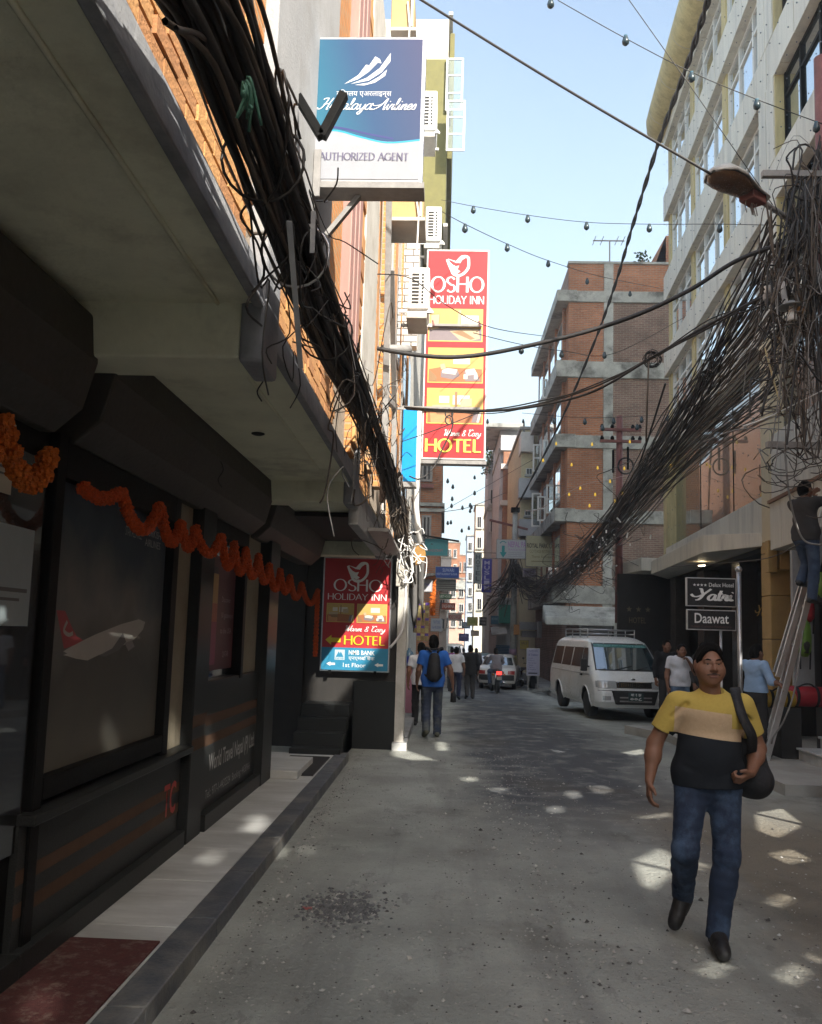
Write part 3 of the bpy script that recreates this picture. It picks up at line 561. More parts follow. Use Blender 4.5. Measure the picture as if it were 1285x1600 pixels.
pn = sign_box(sg, x0, x1, y, z0, z1, .12, M['galv'], redface, .022)
bird(pn, .5, .115, .30, WHITE); pn.strokes('OSHO', CAPS, .14, .185, .88, .295, WHITE, .15, .55)
pn.strokes('HOLIDAY INN', CAPS, .06, .315, .95, .375, WHITE, .13, .4)
room(pn, .05, .405, .465, .575, 2); room(pn, .51, .405, .965, .575, 1)
pn.strokes('Warm & Cozy', SCRIPT, .34, .60, .95, .675, WHITE, .2, slant=.25)
pn.strokes('HOTEL', CAPS, .33, .69, .95, .775, paint((.62,.50,.02)), .16, .45)
pn.poly([(.05,.735),(.14,.69),(.14,.715),(.28,.715),(.28,.755),(.14,.755),(.14,.78)], paint((.62,.50,.02)), 'arrow')
pn.rect(0, .80, 1, 1, paint((.02,.20,.34)), 'bank_strip')
pn.rect(.20,.82,.35,.91, paint((.42,.5,.54))); pn.poly([(.215,.885),(.26,.835),(.275,.855),(.29,.835),(.335,.885)], paint((.02,.20,.34))); pn.text('NMB', .215, .89, .335, .905, paint((.02,.2,.34)))
pn.text('NMB BANK', .41, .822, .80, .862, WHITE, .01); pn.text('एनएमबि बैंक', .41, .868, .80, .915, WHITE); pn.text('1st Floor', .33, .935, .67, .972, WHITE)
for u in (.08, .80): pn.poly([(u,.947),(u+.06,.928),(u+.06,.938),(u+.13,.938),(u+.13,.957),(u+.06,.957),(u+.06,.966)], WHITE, 'arrow')
for u in (.15, .8): MB().box(x0+(x1-x0)*u-.02, x0+(x1-x0)*u+.02, y-.03, y, z0-.03, z0+.02).build('clip', M['blackframe'], sg)
y = 16.0; x0, x1, z0, z1 = xz(663, 762, 390, 718, y)
sg = thing('hotel_sign', 'tall red vertical hotel sign with three room photographs hung high over the street', 'sign', (x0, y, z0))
pn = sign_box(sg, x0, x1, y, z0, z1, .16, M['whiteframe'], redface, .03)
bird(pn, .5, .07, .36, WHITE); pn.strokes('OSHO', CAPS, .05, .125, .95, .205, WHITE, .17, .5); pn.strokes('HOLIDAY INN', CAPS, .03, .22, .95, .262, WHITE, .15, .35)
room(pn, .03, .285, .94, .445, 0); room(pn, .04, .475, .96, .645, 1); room(pn, .04, .67, .97, .84, 2)
pn.strokes('Warm & Cozy', SCRIPT, .34, .865, .95, .91, WHITE, .2, slant=.25); pn.strokes('HOTEL', CAPS, .03, .91, .95, .975, paint((.85,.72,.10)), .18, .4)
MB().box(x0-.05, x1+.02, y-.03, y+.2, z0-.09, z0-.02).build('bottom_rail', M['greysteel'], sg)
for zz in (.64, .24): MB().bar((FXL-.1, y-.06, z0+(z1-z0)*zz*.98), (x1-.12, y-.06, z0+(z1-z0)*zz*.98), .05, .045).build('bracket', M['greysteel'], sg)
for u in (.12, .85): MB().bar((x0+(x1-x0)*u, y-.09, z0+(z1-z0)*.64+.03), (x0+(x1-x0)*u+.03, y-.09, z0+(z1-z0)*.64-.08), .03).build('clamp', M['rust'], sg)
# ---------------------------------------------------------------- airline sign
y = 5.3; x0, x1, z0, z1 = xz(487, 663, 57, 285, y)
sg = thing('airline_sign', 'blue and silver airline light box with white mountain emblem hung beside the cable bundle', 'sign', (x0, y, z0))
blu = bpy.data.materials.new('sign_blue'); blu.use_nodes = True; N_ = blu.node_tree.nodes; L_ = blu.node_tree.links
t_ = N_.new('ShaderNodeNewGeometry'); s_ = N_.new('ShaderNodeSeparateXYZ'); L_.new(t_.outputs['Position'], s_.inputs[0]); m_ = N_.new('ShaderNodeMath'); m_.operation = 'MULTIPLY_ADD'; L_.new(s_.outputs['Z'], m_.inputs[0]); m_.inputs[1].default_value = .3; L_.new(s_.outputs['X'], m_.inputs[2])
r_ = N_.new('ShaderNodeMapRange'); zb = z0*.3; r_.inputs[1].default_value = x0+zb+.1; r_.inputs[2].default_value = x1+zb+.25; L_.new(m_.outputs[0], r_.inputs[0]); c_ = N_.new('ShaderNodeValToRGB'); L_.new(r_.outputs[0], c_.inputs[0])
c_.color_ramp.elements[0].color = (.0,.13,.20,1); c_.color_ramp.elements[1].color = (.02,.03,.105,1); e_ = c_.color_ramp.elements.new(.5); e_.color = (.0,.045,.135,1)
L_.new(c_.outputs[0], N_['Principled BSDF'].inputs['Base Color']); N_['Principled BSDF'].inputs['Roughness'].default_value = .5
silver = paint((.30,.31,.34), .5, 'silver_face')
pn = sign_box(sg, x0, x1, y, z0, z1, .14, M['galv'], silver, .022)
cv = crom([Vector((0,.66,0)), Vector((.2,.655,0)), Vector((.45,.70,0)), Vector((.7,.735,0)), Vector((1,.72,0))], 5)
pn.poly([(0,0),(1,0)]+[(p.x, p.y) for p in reversed(cv)], blu, 'blue_field')
pn.line([(.0,.665),(.22,.66),(.45,.705),(.7,.742),(1,.722)], .016, paint((.01,.30,.50))); pn.line([(.0,.625),(.25,.64),(.5,.68),(.75,.715)], .02, paint((.02,.03,.16)))
sv = paint((.62,.64,.68), .35)
pn.poly([(.27,.325),(.40,.26),(.47,.185),(.50,.19),(.555,.125),(.60,.145),(.615,.175),(.58,.17),(.50,.235),(.40,.29)], sv, 'emblem')
pn.poly([(.33,.325),(.48,.28),(.60,.21),(.70,.10),(.70,.16),(.62,.24),(.50,.30)], sv, 'emblem'); pn.poly([(.37,.332),(.50,.315),(.60,.27),(.67,.22),(.655,.265),(.56,.315),(.46,.335)], sv, 'emblem')
pn.text('हिमालय एअरलाइन्स', .20, .365, .72, .425, sv); pn.strokes('Himalaya Airlines', SCRIPT, .02, .425, .96, .545, paint((.70,.70,.72), .35), .17, slant=.35)
pn.strokes('AUTHORIZED AGENT', CAPS, .06, .815, .90, .87, paint((.10,.09,.16)), .17, .6, .1)
MB().box(x0-.02, x1+.015, y-.02, y+.16, z0-.045, z0-.004).build('bottom_rail', M['greysteel'], sg)
MB().bar((x0+.33, y+.1, z0-.04), (x0+.12, y+.1, z0-.32), .05, .03).build('brace', M['greysteel'], sg)
MB().box(x0+.04, x0+.085, y-.05, y-.03, z0-.12, z0+.2).build('strap_bar', M['greysteel'], sg)
# ---------------------------------------------------------------- outdoor units
def aircon(px0, px1, py0, py1, y, label, ln=.8):
    x0, x1, z0, z1 = xz(px0, px1, py0, py1, y)
    r = thing('air_conditioner', label, 'air conditioner', (x0, y, z0), 'air conditioners hung on the left facades')
    MB().box(x0, x1, y, y+ln, z0, z1).build('casing', M['whitepvc'], r, bevel=.025); n = 9; h = (z1-z0)/(n+3)
    s = MB()
    for i in range(n):
        z = z0+h*(i+1.5); s.box(x0+.18*(x1-x0), x0+.52*(x1-x0), y-.006, y+.01, z, z+h*.6); s.box(x0+.64*(x1-x0), x0+.74*(x1-x0), y-.006, y+.01, z, z+h*.6)
    s.build('louvre', M['dark'], r)
    MB().box(x0-.15, x1+.05, y+.05, y+.1, z0-.05, z0).build('bracket', M['whiteframe'], r); MB().box(x0-.15, x1+.05, y+ln-.1, y+ln-.05, z0-.05, z0).build('bracket', M['whiteframe'], r)
    MB().prism([(x1-.12, y+.06, z0-.05), (x1+.08, y+.06, z0-.05), (x1+.08, y+.06, z0-.02), (x1+.02, y+.06, z0+.05)], (0,.03,0)).build('bracket_end', M['whiteframe'], r)
    MB().box(x0-.02, x1-.03, y+.01, y+ln, z0-.16, z0-.052).build('drip_tray', M['plaster'], r, bevel=.01)
aircon(638, 671, 417, 482, 13.8, 'white air conditioner beside the top of the tall red hotel sign')
aircon(665, 690, 322, 376, 17.0, 'white air conditioner just above the tall red hotel sign')
aircon(657, 683, 141, 202, 17.5, 'white air conditioner behind the right edge of the airline sign')
def boxunit(px0, px1, py0, py1, y, label):
    x0, x1, z0, z1 = xz(px0, px1, py0, py1, y); r = thing('meter_box', label, 'meter box', (x0, y, z0))
    MB().box(FXL, x1, y, y+.6, z0, z1).build('box', M['yellowstone'], r, bevel=.012); MB().box(FXL, x1+.03, y-.04, y+.64, z0-.06, z0-.005).build('shelf', M['plaster'], r, bevel=.01)
    MB().tube([(x1-.1, y-.02, z1-.1), (x1-.06, y-.03, z0+.02), (x1-.07, y-.03, z0-.5)], .012, 6).build('pipe', M['whitepvc'], r)
    MB().box(x1-.05, x1-.02, y-.05, y+.0, z0, z1+.9).build('white_pipe', M['whitepvc'], r, bevel=.01)
boxunit(600, 662, 298, 340, 11.0, 'tan box under the airline sign on a plaster shelf')
boxunit(580, 648, -6, 44, 11.0, 'tan box above the airline sign at the top edge')
# ---------------------------------------------------------------- blue narrow sign and its post
x0, x1, z0, z1 = xz(629, 651, 640, 752, 14.6)
sg = thing('blue_sign', 'plain narrow bright blue sign hanging beside the tall red hotel sign', 'sign', (x0, 14.6, z0))
MB().box(x0, x1, 14.6, 14.75, z0, z1).build('case', paint((.0,.26,.62), .35), sg, bevel=.006); MB().box(x0-.03, x1+.02, 14.58, 14.8, z0-.1, z0-.012).build('bottom_rail', M['greysteel'], sg); MB().bar((FXL-.1,14.65,z1+.03),(x1+.1,14.65,z1+.03), .04).build('bracket', M['greysteel'], sg)
a = PY_(655, 640, 15); b_ = PY_(650, 790, 15); c_ = PY_(657, 850, 15)
tag(MB().tube([a, PY_(653, 720, 15), b_, c_], .05, 12).build('drain_pipe', M['whitepvc'], None, True), 'pale plastic drain pipe running down behind the narrow blue sign', 'pipe')
# ---------------------------------------------------------------- left row beyond the hotel sign
bB = thing('shop_building', 'plastered building with air conditioners behind the tall red hotel sign', 'building', (-3, 17, 0))
MB().box(-4, -1.55, 13.3, 21, -.2, 3.0).build('shop_wall', M['dark'], bB); MB().box(-4, FXL, 13.0, 21, 3.0, 11).build('wall', M['plaster'], bB)
for (ya, yb, m) in ((13.2,13.8,M['ob2']),(15.2,15.8,M['ob2']),(18,19,M['ob2'])): MB().box(FXL-.1, FXL+.025, ya, yb, 3.1, 11).build('brick_strip', m, bB)
for ya in (13.9, 16.2, 18.3):
    for z in (3.6, 6.4, 9): w = MB().box(FXL-.1, FXL+.03, ya, ya+1.0, z, z+1.5).build('window_frame', M['greysteel'], bB); MB().box(FXL-.1, FXL+.036, ya+.08, ya+.92, z+.08, z+1.42).build('pane', M['darkgl'], w)
wbk = brickmat('white_brick', (.70,.68,.63), (.62,.6,.56), (.16,.15,.14), 'x', bw=.3, bh=.13, ms=.016, dirt=.1)
x0, x1, z0, z1 = xz(632, 654, 340, 540, 15.5); MB().box(FXL, x1, 15.5, 15.8, z0, z1+.3).build('white_brick_fin', wbk, bB)
bC = thing('olive_building', 'olive and cream upper floors leaning out at the top with open white windows', 'building', (-2, 24, 0))
ol = mat('olive_paint', (.155,.14,.04), .75, .15, 4, .2, 40); cr = mat('cream_paint', (.50,.46,.38), .7, .1, 4, .2, 40)
xe = PY_(698, 250, 23).x; zb = PY_(698, 350, 23).z; xo = PY_(711, 60, 23.6).x
MB().box(-4, FXL, 21, 30, -.3, zb).build('lower_wall', M['plaster'], bC); MB().box(-3, xe, 23, 30, zb, PY_(680, 92, 23).z).build('olive_wall', ol, bC, bevel=.02); MB().box(-3, xe-.03, 23.02, 30, PY_(680, 92, 23).z, 19.5).build('cream_wall', cr, bC, bevel=.02)
MB().box(xe, xo, 23.6, 30, PY_(700, 360, 23.6).z+2.2, 19.5).build('side_wall', ol, bC, bevel=.02)
for pz in (350, 172, 20): z = PY_(700, pz, 23).z; MB().box(-.3, xe+.08, 22.94, 30, z-.1, z).build('floor_band', M['plaster'], bC)
def casement(px0, px1, py0, py1, y, root, cols=1, rows=3, m=None, gl=None, dep=.04, fw=.05):
    x0, x1, z0, z1 = xz(px0, px1, py0, py1, y); f = MB(); m = m or M['whiteframe']
    f.box(x0, x0+fw, y, y+dep, z0, z1); f.box(x1-fw, x1, y, y+dep, z0, z1); f.box(x0+fw, x1-fw, y, y+dep, z0, z0+fw); f.box(x0+fw, x1-fw, y, y+dep, z1-fw, z1)
    for i in range(1, rows): z = z0+(z1-z0)*i/rows; f.box(x0+fw, x1-fw, y+.005, y+dep-.005, z-fw*.4, z+fw*.4)
    for i in range(1, cols): x = x0+(x1-x0)*i/cols; f.box(x-fw*.4, x+fw*.4, y+.006, y+dep-.006, z0+fw, z1-fw)
    o = f.build('casement', m, root); MB().box(x0+fw, x1-fw, y+dep*.45, y+dep*.55, z0+fw, z1-fw).build('pane', gl or M['pane'], o); return o
casement(697, 724, 90, 172, 22.9, bC); casement(698, 727, 156, 235, 22.5, bC)
bD = thing('brick_corner_house', 'sunlit orange brick house just below the tall red hotel sign', 'building', (-2, 34, 0))
x0, x1, z0, z1 = xz(640, 690, 700, 905, 33)
MB().box(-5, x1, 33, 40, -.6, z1).build('wall', M['brickx'], bD)
for pz in (786, 795): z = PY_(670, pz, 33).z; MB().box(x0, x1+.12, 32.9, 40, z-.12, z).build('floor_band', M['bandconc'], bD)
for (a_, b_, c_, d_) in ((659,676,722,752),(659,674,805,850)): casement(a_, b_, c_, d_, 32.92, bD, 2, 1, M['greysteel'], M['darkgl'], .1, .08)
z = PY_(670, 757, 33).z; MB().box(x0, PY_(678,757,33).x, 32.85, 33, z-.15, z).build('window_sill', M['rust'], bD)
# raised walk and goods beyond the sign wall
MB().box(-2.2, -.52, 13.4, 34, -.7, .13).build('raised_walk', M['concrete'], None, kind='structure')
def thin_box(name, label, cat, px0, px1, py0, py1, y, dep, m, group=None):
    x0, x1, z0, z1 = xz(px0, px1, py0, py1, y); o = MB().box(x0, x1, y, y+dep, z0, z1).build(name, m, None, bevel=min(dep, .012)*.4); return tag(o, label, cat, group)
x0, x1, z0, z1 = xz(627, 648, 1041, 1096, 17.5)
r = thing('pink_pedestal', 'pink painted pedestal on the raised walk under the water bottle', 'pedestal', (x0, 17.5, .13)); pk = mat('pink_paint', (.45,.20,.27), .6, .1, 5, .1)
MB().hexa([(x0+.03,17.5,.13),(x1-.03,17.5,.13),(x1-.03,17.8,.13),(x0+.03,17.8,.13)], [(x0,17.48,z1-.04),(x1,17.48,z1-.04),(x1,17.82,z1-.04),(x0,17.82,z1-.04)]).build('body', pk, r); MB().box(x0-.03, x1+.03, 17.45, 17.85, z1-.04, z1).build('top', mat('dark_red_top', (.12,.03,.04), .5), r)
cx = (x0+x1)/2; r = thing('water_bottle', 'clear water jar with blue label on the pink pedestal', 'bottle', (cx, 17.65, z1))
jar = [(0.0,.0),(.13,.0),(.135,.02),(.135,.26),(.1,.32),(.04,.36),(.04,.40),(0,.40)]
MB().lathe([(a*.75, h*.9) for a, h in jar], (cx,17.65,z1), 16).build('jar', mat('blue_water', (.10,.20,.30), .1, spec=.8), r, True); MB().lathe([(.105,.06),(.105,.2)], (cx,17.65,z1), 16).build('label', paint((.01,.03,.25)), r)
x0, x1, z0, z1 = xz(646, 671, 941, 1001, 18); r = thing('snack_rack', 'hanging strips of small purple and yellow snack packets at the shop front', 'snack packets', (x0, 18, z0))
pk1 = mat('packet_yellow', (.36,.30,.13), .35, .2, 20, .4, 60, rnd=.3); pk2 = mat('packet_purple', (.09,.04,.28), .35, .2, 20, .4, 60)
for i in range(4):
    for j in range(5):
        if j == 4 and i in (0,): continue
        a = x0+(x1-x0)*i/4; z = z1-(z1-z0)*(j+1)/5; w = (x1-x0)/4*.86; h = (z1-z0)/5*.62
        q = MB().hexa([(a,18,z),(a+w,18,z),(a+w,18.03,z),(a,18.03,z)], [(a,17.98,z+h),(a+w,17.98,z+h),(a+w,18.02,z+h),(a,18.02,z+h)]).build('packet', pk1, r, bevel=.01); MB().box(a, a+w, 17.97, 18.03, z+h, z+h*1.5).build('packet_top', pk2 if (i+j) % 2 else pk1, q)
x0, x1, z0, z1 = xz(626, 662, 868, 962, 17)
tp = MB(); nn = 10
vs = [(x0+(x1-x0)*i/nn+.0, 17+.1*math.sin(i*1.9)+.05*j, z1-(z1-z0)*j/6*(1+.25*math.sin(i*1.3))*(.5+.5*min(1, (i+3)/9))) for j in range(7) for i in range(nn+1)]
tp.add(vs, [(j*(nn+1)+i, j*(nn+1)+i+1, (j+1)*(nn+1)+i+1, (j+1)*(nn+1)+i) for j in range(6) for i in range(nn)])
o = tp.build('tarpaulin', mat('grey_tarpaulin', (.13,.125,.12), .7, .2, 5, .4, 20), None, True); m_ = o.modifiers.new('s', 'SOLIDIFY'); m_.thickness = .012; tag(o, 'grey tarpaulin sheet hanging in folds beside the sign wall', 'tarpaulin')
o = MB().lathe([(0,0),(.2,.0),(.22,.02),(.2,.05),(0,.05)], PY_(648, 866, 16.5), 18, 'y').build('round_sign', mat('ochre_disc', (.30,.16,.04), .5), None); tag(o, 'round ochre disc sign behind the white cables', 'sign')
# the small hanging signs down the left side
def hang(name, label, px0, px1, py0, py1, y, col, lines=(), tcol=None, rows=None, depth=.1, cat='sign', frame=None, bracket=True):
    x0, x1, z0, z1 = xz(px0, px1, py0, py1, y); r = thing(name, label, cat, (x0, y, z0))
    pn = sign_box(r, x0, x1, y, z0, z1, depth, frame or M['greysteel'], paint(col), .02)
    for (t, u0, v0, u1, v1) in lines: pn.text(t, u0, v0, u1, v1, tcol or WHITE, .015)
    if rows: pn.rects(rows, tcol or WHITE)
    return r, pn
r, pn = hang('shop_sign', 'teal hanging sign with an arch emblem below a long dark bar on the left', 663, 701, 841, 869, 24, (.02,.20,.25), [('HANDICRAFT', .1,.62,.8,.78)], paint((.25,.12,.14)))
pn.line([(.1,.4),(.4,.15),(.8,.2),(.98,.5)], .012, paint((.05,.32,.38))); pn.poly([(.22,.42),(.30,.25),(.40,.42),(.36,.36),(.26,.36)], paint((.01,.08,.11)))
x0, x1, z0, z1 = xz(645, 718, 835, 845, 23.9); MB().bar((x0,23.9,z1),(x1,23.9,z0), .06, .05).build('bracket', M['blackframe'], r)
r, pn = hang('shop_sign', 'royal blue hanging sign above a grey notice board on the left side', 680, 718, 885, 904, 27, (.01,.055,.28), [('SUWARI', .3,.12,.8,.45), ('RESTAURANT & BAR', .05,.55,.95,.75)], paint((.35,.42,.62)))
r, pn = hang('notice_board', 'grey lined notice board hanging under the royal blue sign', 682, 713, 905, 923, 27.2, (.20,.21,.20), [('TREKKING', .1,.12,.7,.3)], paint((.05,.05,.05)), rows=[(.0,.4,1,.48),(.0,.6,1,.68),(0,.8,1,.88)])
r, pn = hang('shop_sign', 'pale grey sign with two blue text lines low above the backpacker', 673, 692, 966, 987, 30, (.30,.33,.38), [('TATTOO', .2,.15,.8,.4), ('1st FLOOR', .1,.6,.9,.8)], paint((.08,.10,.25)))
r, pn = hang('shop_sign', 'white small sign with purple writing under black awning on the left', 656, 676, 905, 925, 20, (.42,.42,.45), [('PURPLE HAZE', .1,.3,.8,.5)], paint((.06,.04,.35)))
tag(MB().hexa([PY_(655,901,19.6),PY_(680,899,19.6),PY_(682,905,21),PY_(660,912,21)], [PY_(655,896,19.6),PY_(680,895,19.6),PY_(682,902,21),PY_(660,908,21)]).build('awning', M['black'], None), 'small black awning above the purple lettered sign', 'awning')
# ---------------------------------------------------------------- marigolds
mg = mat('marigold', (.50,.065,.003), .75, .35, 40, .9, 120); mg2 = mat('marigold_light', (.55,.13,.008), .75, .35, 40, .9, 120)
def garland(pts, r, name, label, m, step=.045, layers=2):
    P = [Vector(p) for p in pts]; mb = MB(); acc = 0; k = 0
    for i in range(len(P)-1):
        d = P[i+1]-P[i]; n = max(1, int(d.length/(r*.36))); t = d.normalized(); u = t.cross(Vector((.2,1,.3))).normalized(); w = t.cross(u)
        for j in range(n):
            c = P[i].lerp(P[i+1], j/n); k += 1; R_ = r*(.62+.5*abs(math.sin(k*math.pi/4.0)))*random.uniform(.92,1.08)
            for q in range(9):
                a = 6.283*q/9+k*.35; pt = c+(u*math.cos(a)+w*math.sin(a))*R_*.68+t*random.uniform(-.15,.15)*r; mb.ell(pt, r*random.uniform(.24,.36), 5, 4, .35)
            mb.ell(c, r*.5, 6, 4)
    o = mb.build('blossoms', m, None); o.name = name; tag(o, label, 'garland', 'marigold garlands'); o.modifiers.new('x', 'TRIANGULATE'); return o
def swags(peaks, sag, x):
    out = []
    for i in range(len(peaks)-1):
        a, b = peaks[i], peaks[i+1]; s = sag[i]
        for k in range(10):
            t = k/10; out.append(PX_(a[0]+(b[0]-a[0])*t, a[1]+(b[1]-a[1])*t+s*(1-(2*t-1)**2), x))
    out.append(PX_(*peaks[-1], x)); return out
garland(swags([(-30,640),(4,655),(80,700)], [60,78], -1.66), .045, 'marigold_garland', 'nearest loop of orange marigold garland hanging below the black duct', mg2)
pk = [(130,762),(190,768),(250,788),(283,815),(305,826),(346,836),(366,848),(384,858),(404,868),(421,882),(438,891),(453,900),(471,912),(497,922)]
garland(swags(pk, [14,50,46,36,34,44,42,38,34,34,30,28,26], -1.63), .034, 'marigold_garland', 'long looping orange marigold garland strung along the shop front', mg)
e = PX_(497, 922, -1.63); garland([e, e+Vector((0,0,-.85))], .034, 'marigold_garland', 'straight drop of marigold garland at the far end by the hotel sign', mg)
a = PY_(677, 905, 21); garland([a, PY_(676, 962, 21)], .075, 'marigold_garland', 'straight hanging marigold garland by the snack packets far down the street', mg2)
# ---------------------------------------------------------------- white and yellow hotel on the right
W = thing('panelled_hotel', 'white panelled hotel with yellow rounded cornice and open windows on the right', 'building', (7, 15, 0))
def hp(y, z): return Vector((fx(1.2*y), 1.2*y, 1.2*z-.344))            # facade heights and depths were first read at 5/6 of the true distance
def fbox(y0, y1, z0, z1, d0, d1, mb=None):                               # d = how far it stands out from the facade plane
    q = lambda y, d, z: hp(y, z)+FN*d
    return (mb or MB()).hexa([q(y0,d1,z0), q(y0,d0,z0), q(y1,d0,z0), q(y1,d1,z0)], [q(y0,d1,z1), q(y0,d0,z1), q(y1,d0,z1), q(y1,d1,z1)])
fbox(9.8, 20.7, 3.2, 14.4, -9, -.32).build('wall', M['yellowwall'], W)
BANDS = [(6.2,6.82),(8.15,8.76),(10.05,10.72),(12.2,12.85),(14.15,14.5)]; WINS = [(6.82,8.15),(8.76,10.05),(10.72,12.2),(12.85,14.15)]
for (z0, z1) in BANDS:
    y = 9.8; 
    while y < 20.6:
        e = min(y+.62, 20.7); fbox(y+.006, e-.006, z0, z1, -.32, random.uniform(-.004,.004)).build('panel', M['panel'], W, bevel=.006); y = e
for (z0, z1) in WINS:
    for ya in (15.0, 17.75, 20.3): fbox(ya, ya+.3, z0, z1, -.34, -.13).build('pier', M['yellowwall'], W)
    for k in range(2): fbox(11.97+k*.37, 12.32+k*.37, z0, z1, -.32, .004).build('panel', M['panel'], W, bevel=.006)
    fbox(11.93, 11.975, z0, z1, -.3, -.02).build('pier', M['yellowwall'], W)
    for (ya, yb, dk) in ((12.72,15.0,0),(15.3,17.75,0),(18.05,20.3,0),(9.85,11.93,1)):
        f = MB(); fw = .055; mats = M['blackframe'] if dk else M['whiteframe']
        for yy in (ya, ya+(yb-ya)*.3, ya+(yb-ya)*.66, yb-fw): fbox(yy, yy+fw, z0, z1, -.26, -.17, f)
        for zz in (z0, z0+(z1-z0)*.70, z1-fw): fbox(ya+fw, yb-fw, zz, zz+fw, -.25, -.18, f)
        o = f.build('window_frame', mats, W); 
        for i in range(3):
            p, q = ya+(yb-ya)*(0,.3,.66)[i], ya+(yb-ya)*(.3,.66,1)[i]
            fbox(p+.03, q-.03, z0+.03, z1-.03, -.24, -.215).build('pane', M['wingl'], o)
# rounded cornice
pts = [hp(y, 14.83) for y in (9.4, 21.0)]; n = 16; cv = MB()
cpts = [pts[0].lerp(pts[1], t) for t in (0,.1,.2,.3,.4,.5,.6,.7,.8,.9,.97,1.0)]
cv.tube(cpts, [.53]*10+[.52,.43], 20).build('cornice', M['yellowwall'], W, True)
for t in (.08,.2,.32,.44,.56,.68,.8,.92): 
    a = pts[0].lerp(pts[1], t); cv2 = MB(); cv2.tube([a, a+FD*.02], .5335, 20, False); cv2.build('cornice_joint', M['plaster'], W, True)
# tiny fairy bulbs clipped all over the facade
fb = MB(); fq = random.Random(3)
for y in np.arange(10, 20.6, .42):
    for z in np.arange(3.5, 14.2, .40):
        p = hp(y+fq.uniform(-.1,.1), z+fq.uniform(-.1,.1))+FN*.02; fb.ell(p, .013, 5, 3)
fb.build('fairy_bulbs', mat('fairy_bulb', (.05,.07,.10), .4, .3, 10, 0), W, kind='stuff')
# first floor glass and its fascia
fbox(12.72, 20.3, 3.9, 6.2, -.3, -.25).build('glass_front', M['bigglass'], W)
for ya in (15.2, 17.75): fbox(ya, ya+.02, 3.9, 6.2, -.26, -.24).build('glass_joint', M['blackframe'], W)
fbox(20.3, 20.7, 3.3, 6.2, -.3, .02).build('pier', M['yellowwall'], W)
fbox(12.3, 12.72, 3.2, 6.2, -.3, .05).build('pier', M['yellowstone'] if 0 else mat('cream_pier', (.60,.50,.33), .6, .06, 3, .1), W, bevel=.01)
fbox(9.8, 12.3, 3.9, 6.2, -.32, -.2).build('dark_window', M['darkgl'], W)
y = 9.8
while y < 12.29: fbox(y+.005, min(y+.5,12.3)-.005, 3.05, 3.72, -.3, .06).build('panel', M['panel'], W, bevel=.006); fbox(y+.005, min(y+.5,12.3)-.005, 3.75, 4.7, -.3, .03).build('panel', M['panel'], W, bevel=.006); y += .5
fbox(9.8, 12.3, 3.715, 3.76, -.28, .1).build('dark_joint', M['wood'], W)
y = 12.72
while y < 20.3: fbox(y+.005, min(y+.63,20.3)-.005, 3.32, 3.9, -.3, .04).build('panel', M['panel'], W, bevel=.006); y += .63
# canopies
can = MB(); q = lambda y, d, z: hp(y, z)+FN*d
can.hexa([q(12.75,.0,3.16), q(13.9,.75,3.16), q(18.8,.75,3.16), q(20.2,.0,3.16)], [q(12.75,.0,3.36), q(13.9,.75,3.45), q(18.8,.75,3.45), q(20.2,.0,3.36)]).build('canopy', M['panel'], W, bevel=.01)
fbox(12.75, 20.2, 3.1, 3.17, -3.5, -.05).build('porch_ceiling', M['dark'], W)
c2 = MB(); a1 = PY_(955, 905, 26.5); a2 = PY_(1000, 872, 24.0); z_ = 3.62
c2.hexa([(a1.x,26.4,z_),(a2.x-.05,23.6,z_),(6.5,23.6,z_),(6.5,27,z_)], [(a1.x,26.4,z_+.34),(a2.x-.05,23.6,z_+.36),(6.5,23.6,z_+.36),(6.5,27,z_+.34)]).build('canopy', M['panel'], W, bevel=.012)
lampm = emit('porch_lamp', (1, .8, .5), 4)
for (px, py, y) in ((991, 911, 25.5),(984,913,26),(1097,899,18.6)):
    c = PY_(px, py, y); MB().lathe([(0,0),(.07,0),(.08,.03),(0,.03)], (c.x, c.y, 3.59 if y > 22 else 3.35), 12).build('downlight', lampm, W)
# entrance recess
MB().box(7.2, 7.3, 15.8, 24.6, -.4, 3.5).build('entrance_wall', M['dark'], W); MB().box(4.95, 11, 24.6, 24.8, -.6, 3.6).build('entrance_wall', M['dark'], W); MB().box(6.0, 11, 15.6, 15.75, -.4, 3.5).build('porch_wall', mat('dark_cladding', (.05,.048,.045), .35, .15, 3, .05), W)
x0, x1, z0, z1 = xz(1180, 1206, 943, 968, 15.59); pn = Panel(W, (x0,15.594,z1), (x1-x0,0,0), (0,0,-(z1-z0)), (0,-1,0)); pn.strokes('Yatri', SCRIPT, 0, .1, 1, .8, paint((.35,.22,.06)), .3, slant=.2)
for i in range(7): MB().box(6.02, 6.6, 15.56, 15.59, 2.6+i*.1, 2.6+i*.1+.08).build('louvre', M['blackframe'], W)
for (a, b) in ((17.5,18.0),(19.9,20.4),(22.3,22.8)): MB().box(5.95, 6.3, a, b, -.3, 3.37).build('column', mat('dark_marble', (.045,.04,.035), .2, .3, 6, .05), W, bevel=.01)
x0, x1, z0, z1 = xz(985, 1020, 965, 974, 24.55); pn = Panel(W, (x0-.02,24.58,z1), (x1-x0,0,0), (0,0,-(z1-z0)), (0,-1,0)); gold = paint((.16,.13,.07)); pn.text('HOTEL', 0, 0, .75, 1, gold)
for i in range(3):
    c = (.0+i*.42, -1.4); st = [(c[0]+.13*math.cos(math.pi/2+k*math.pi/5)*(1 if k % 2 == 0 else .42), c[1]-.55*math.sin(math.pi/2+k*math.pi/5)*(1 if k % 2 == 0 else .42)) for k in range(10)]; pn.poly(st, gold, 'star')
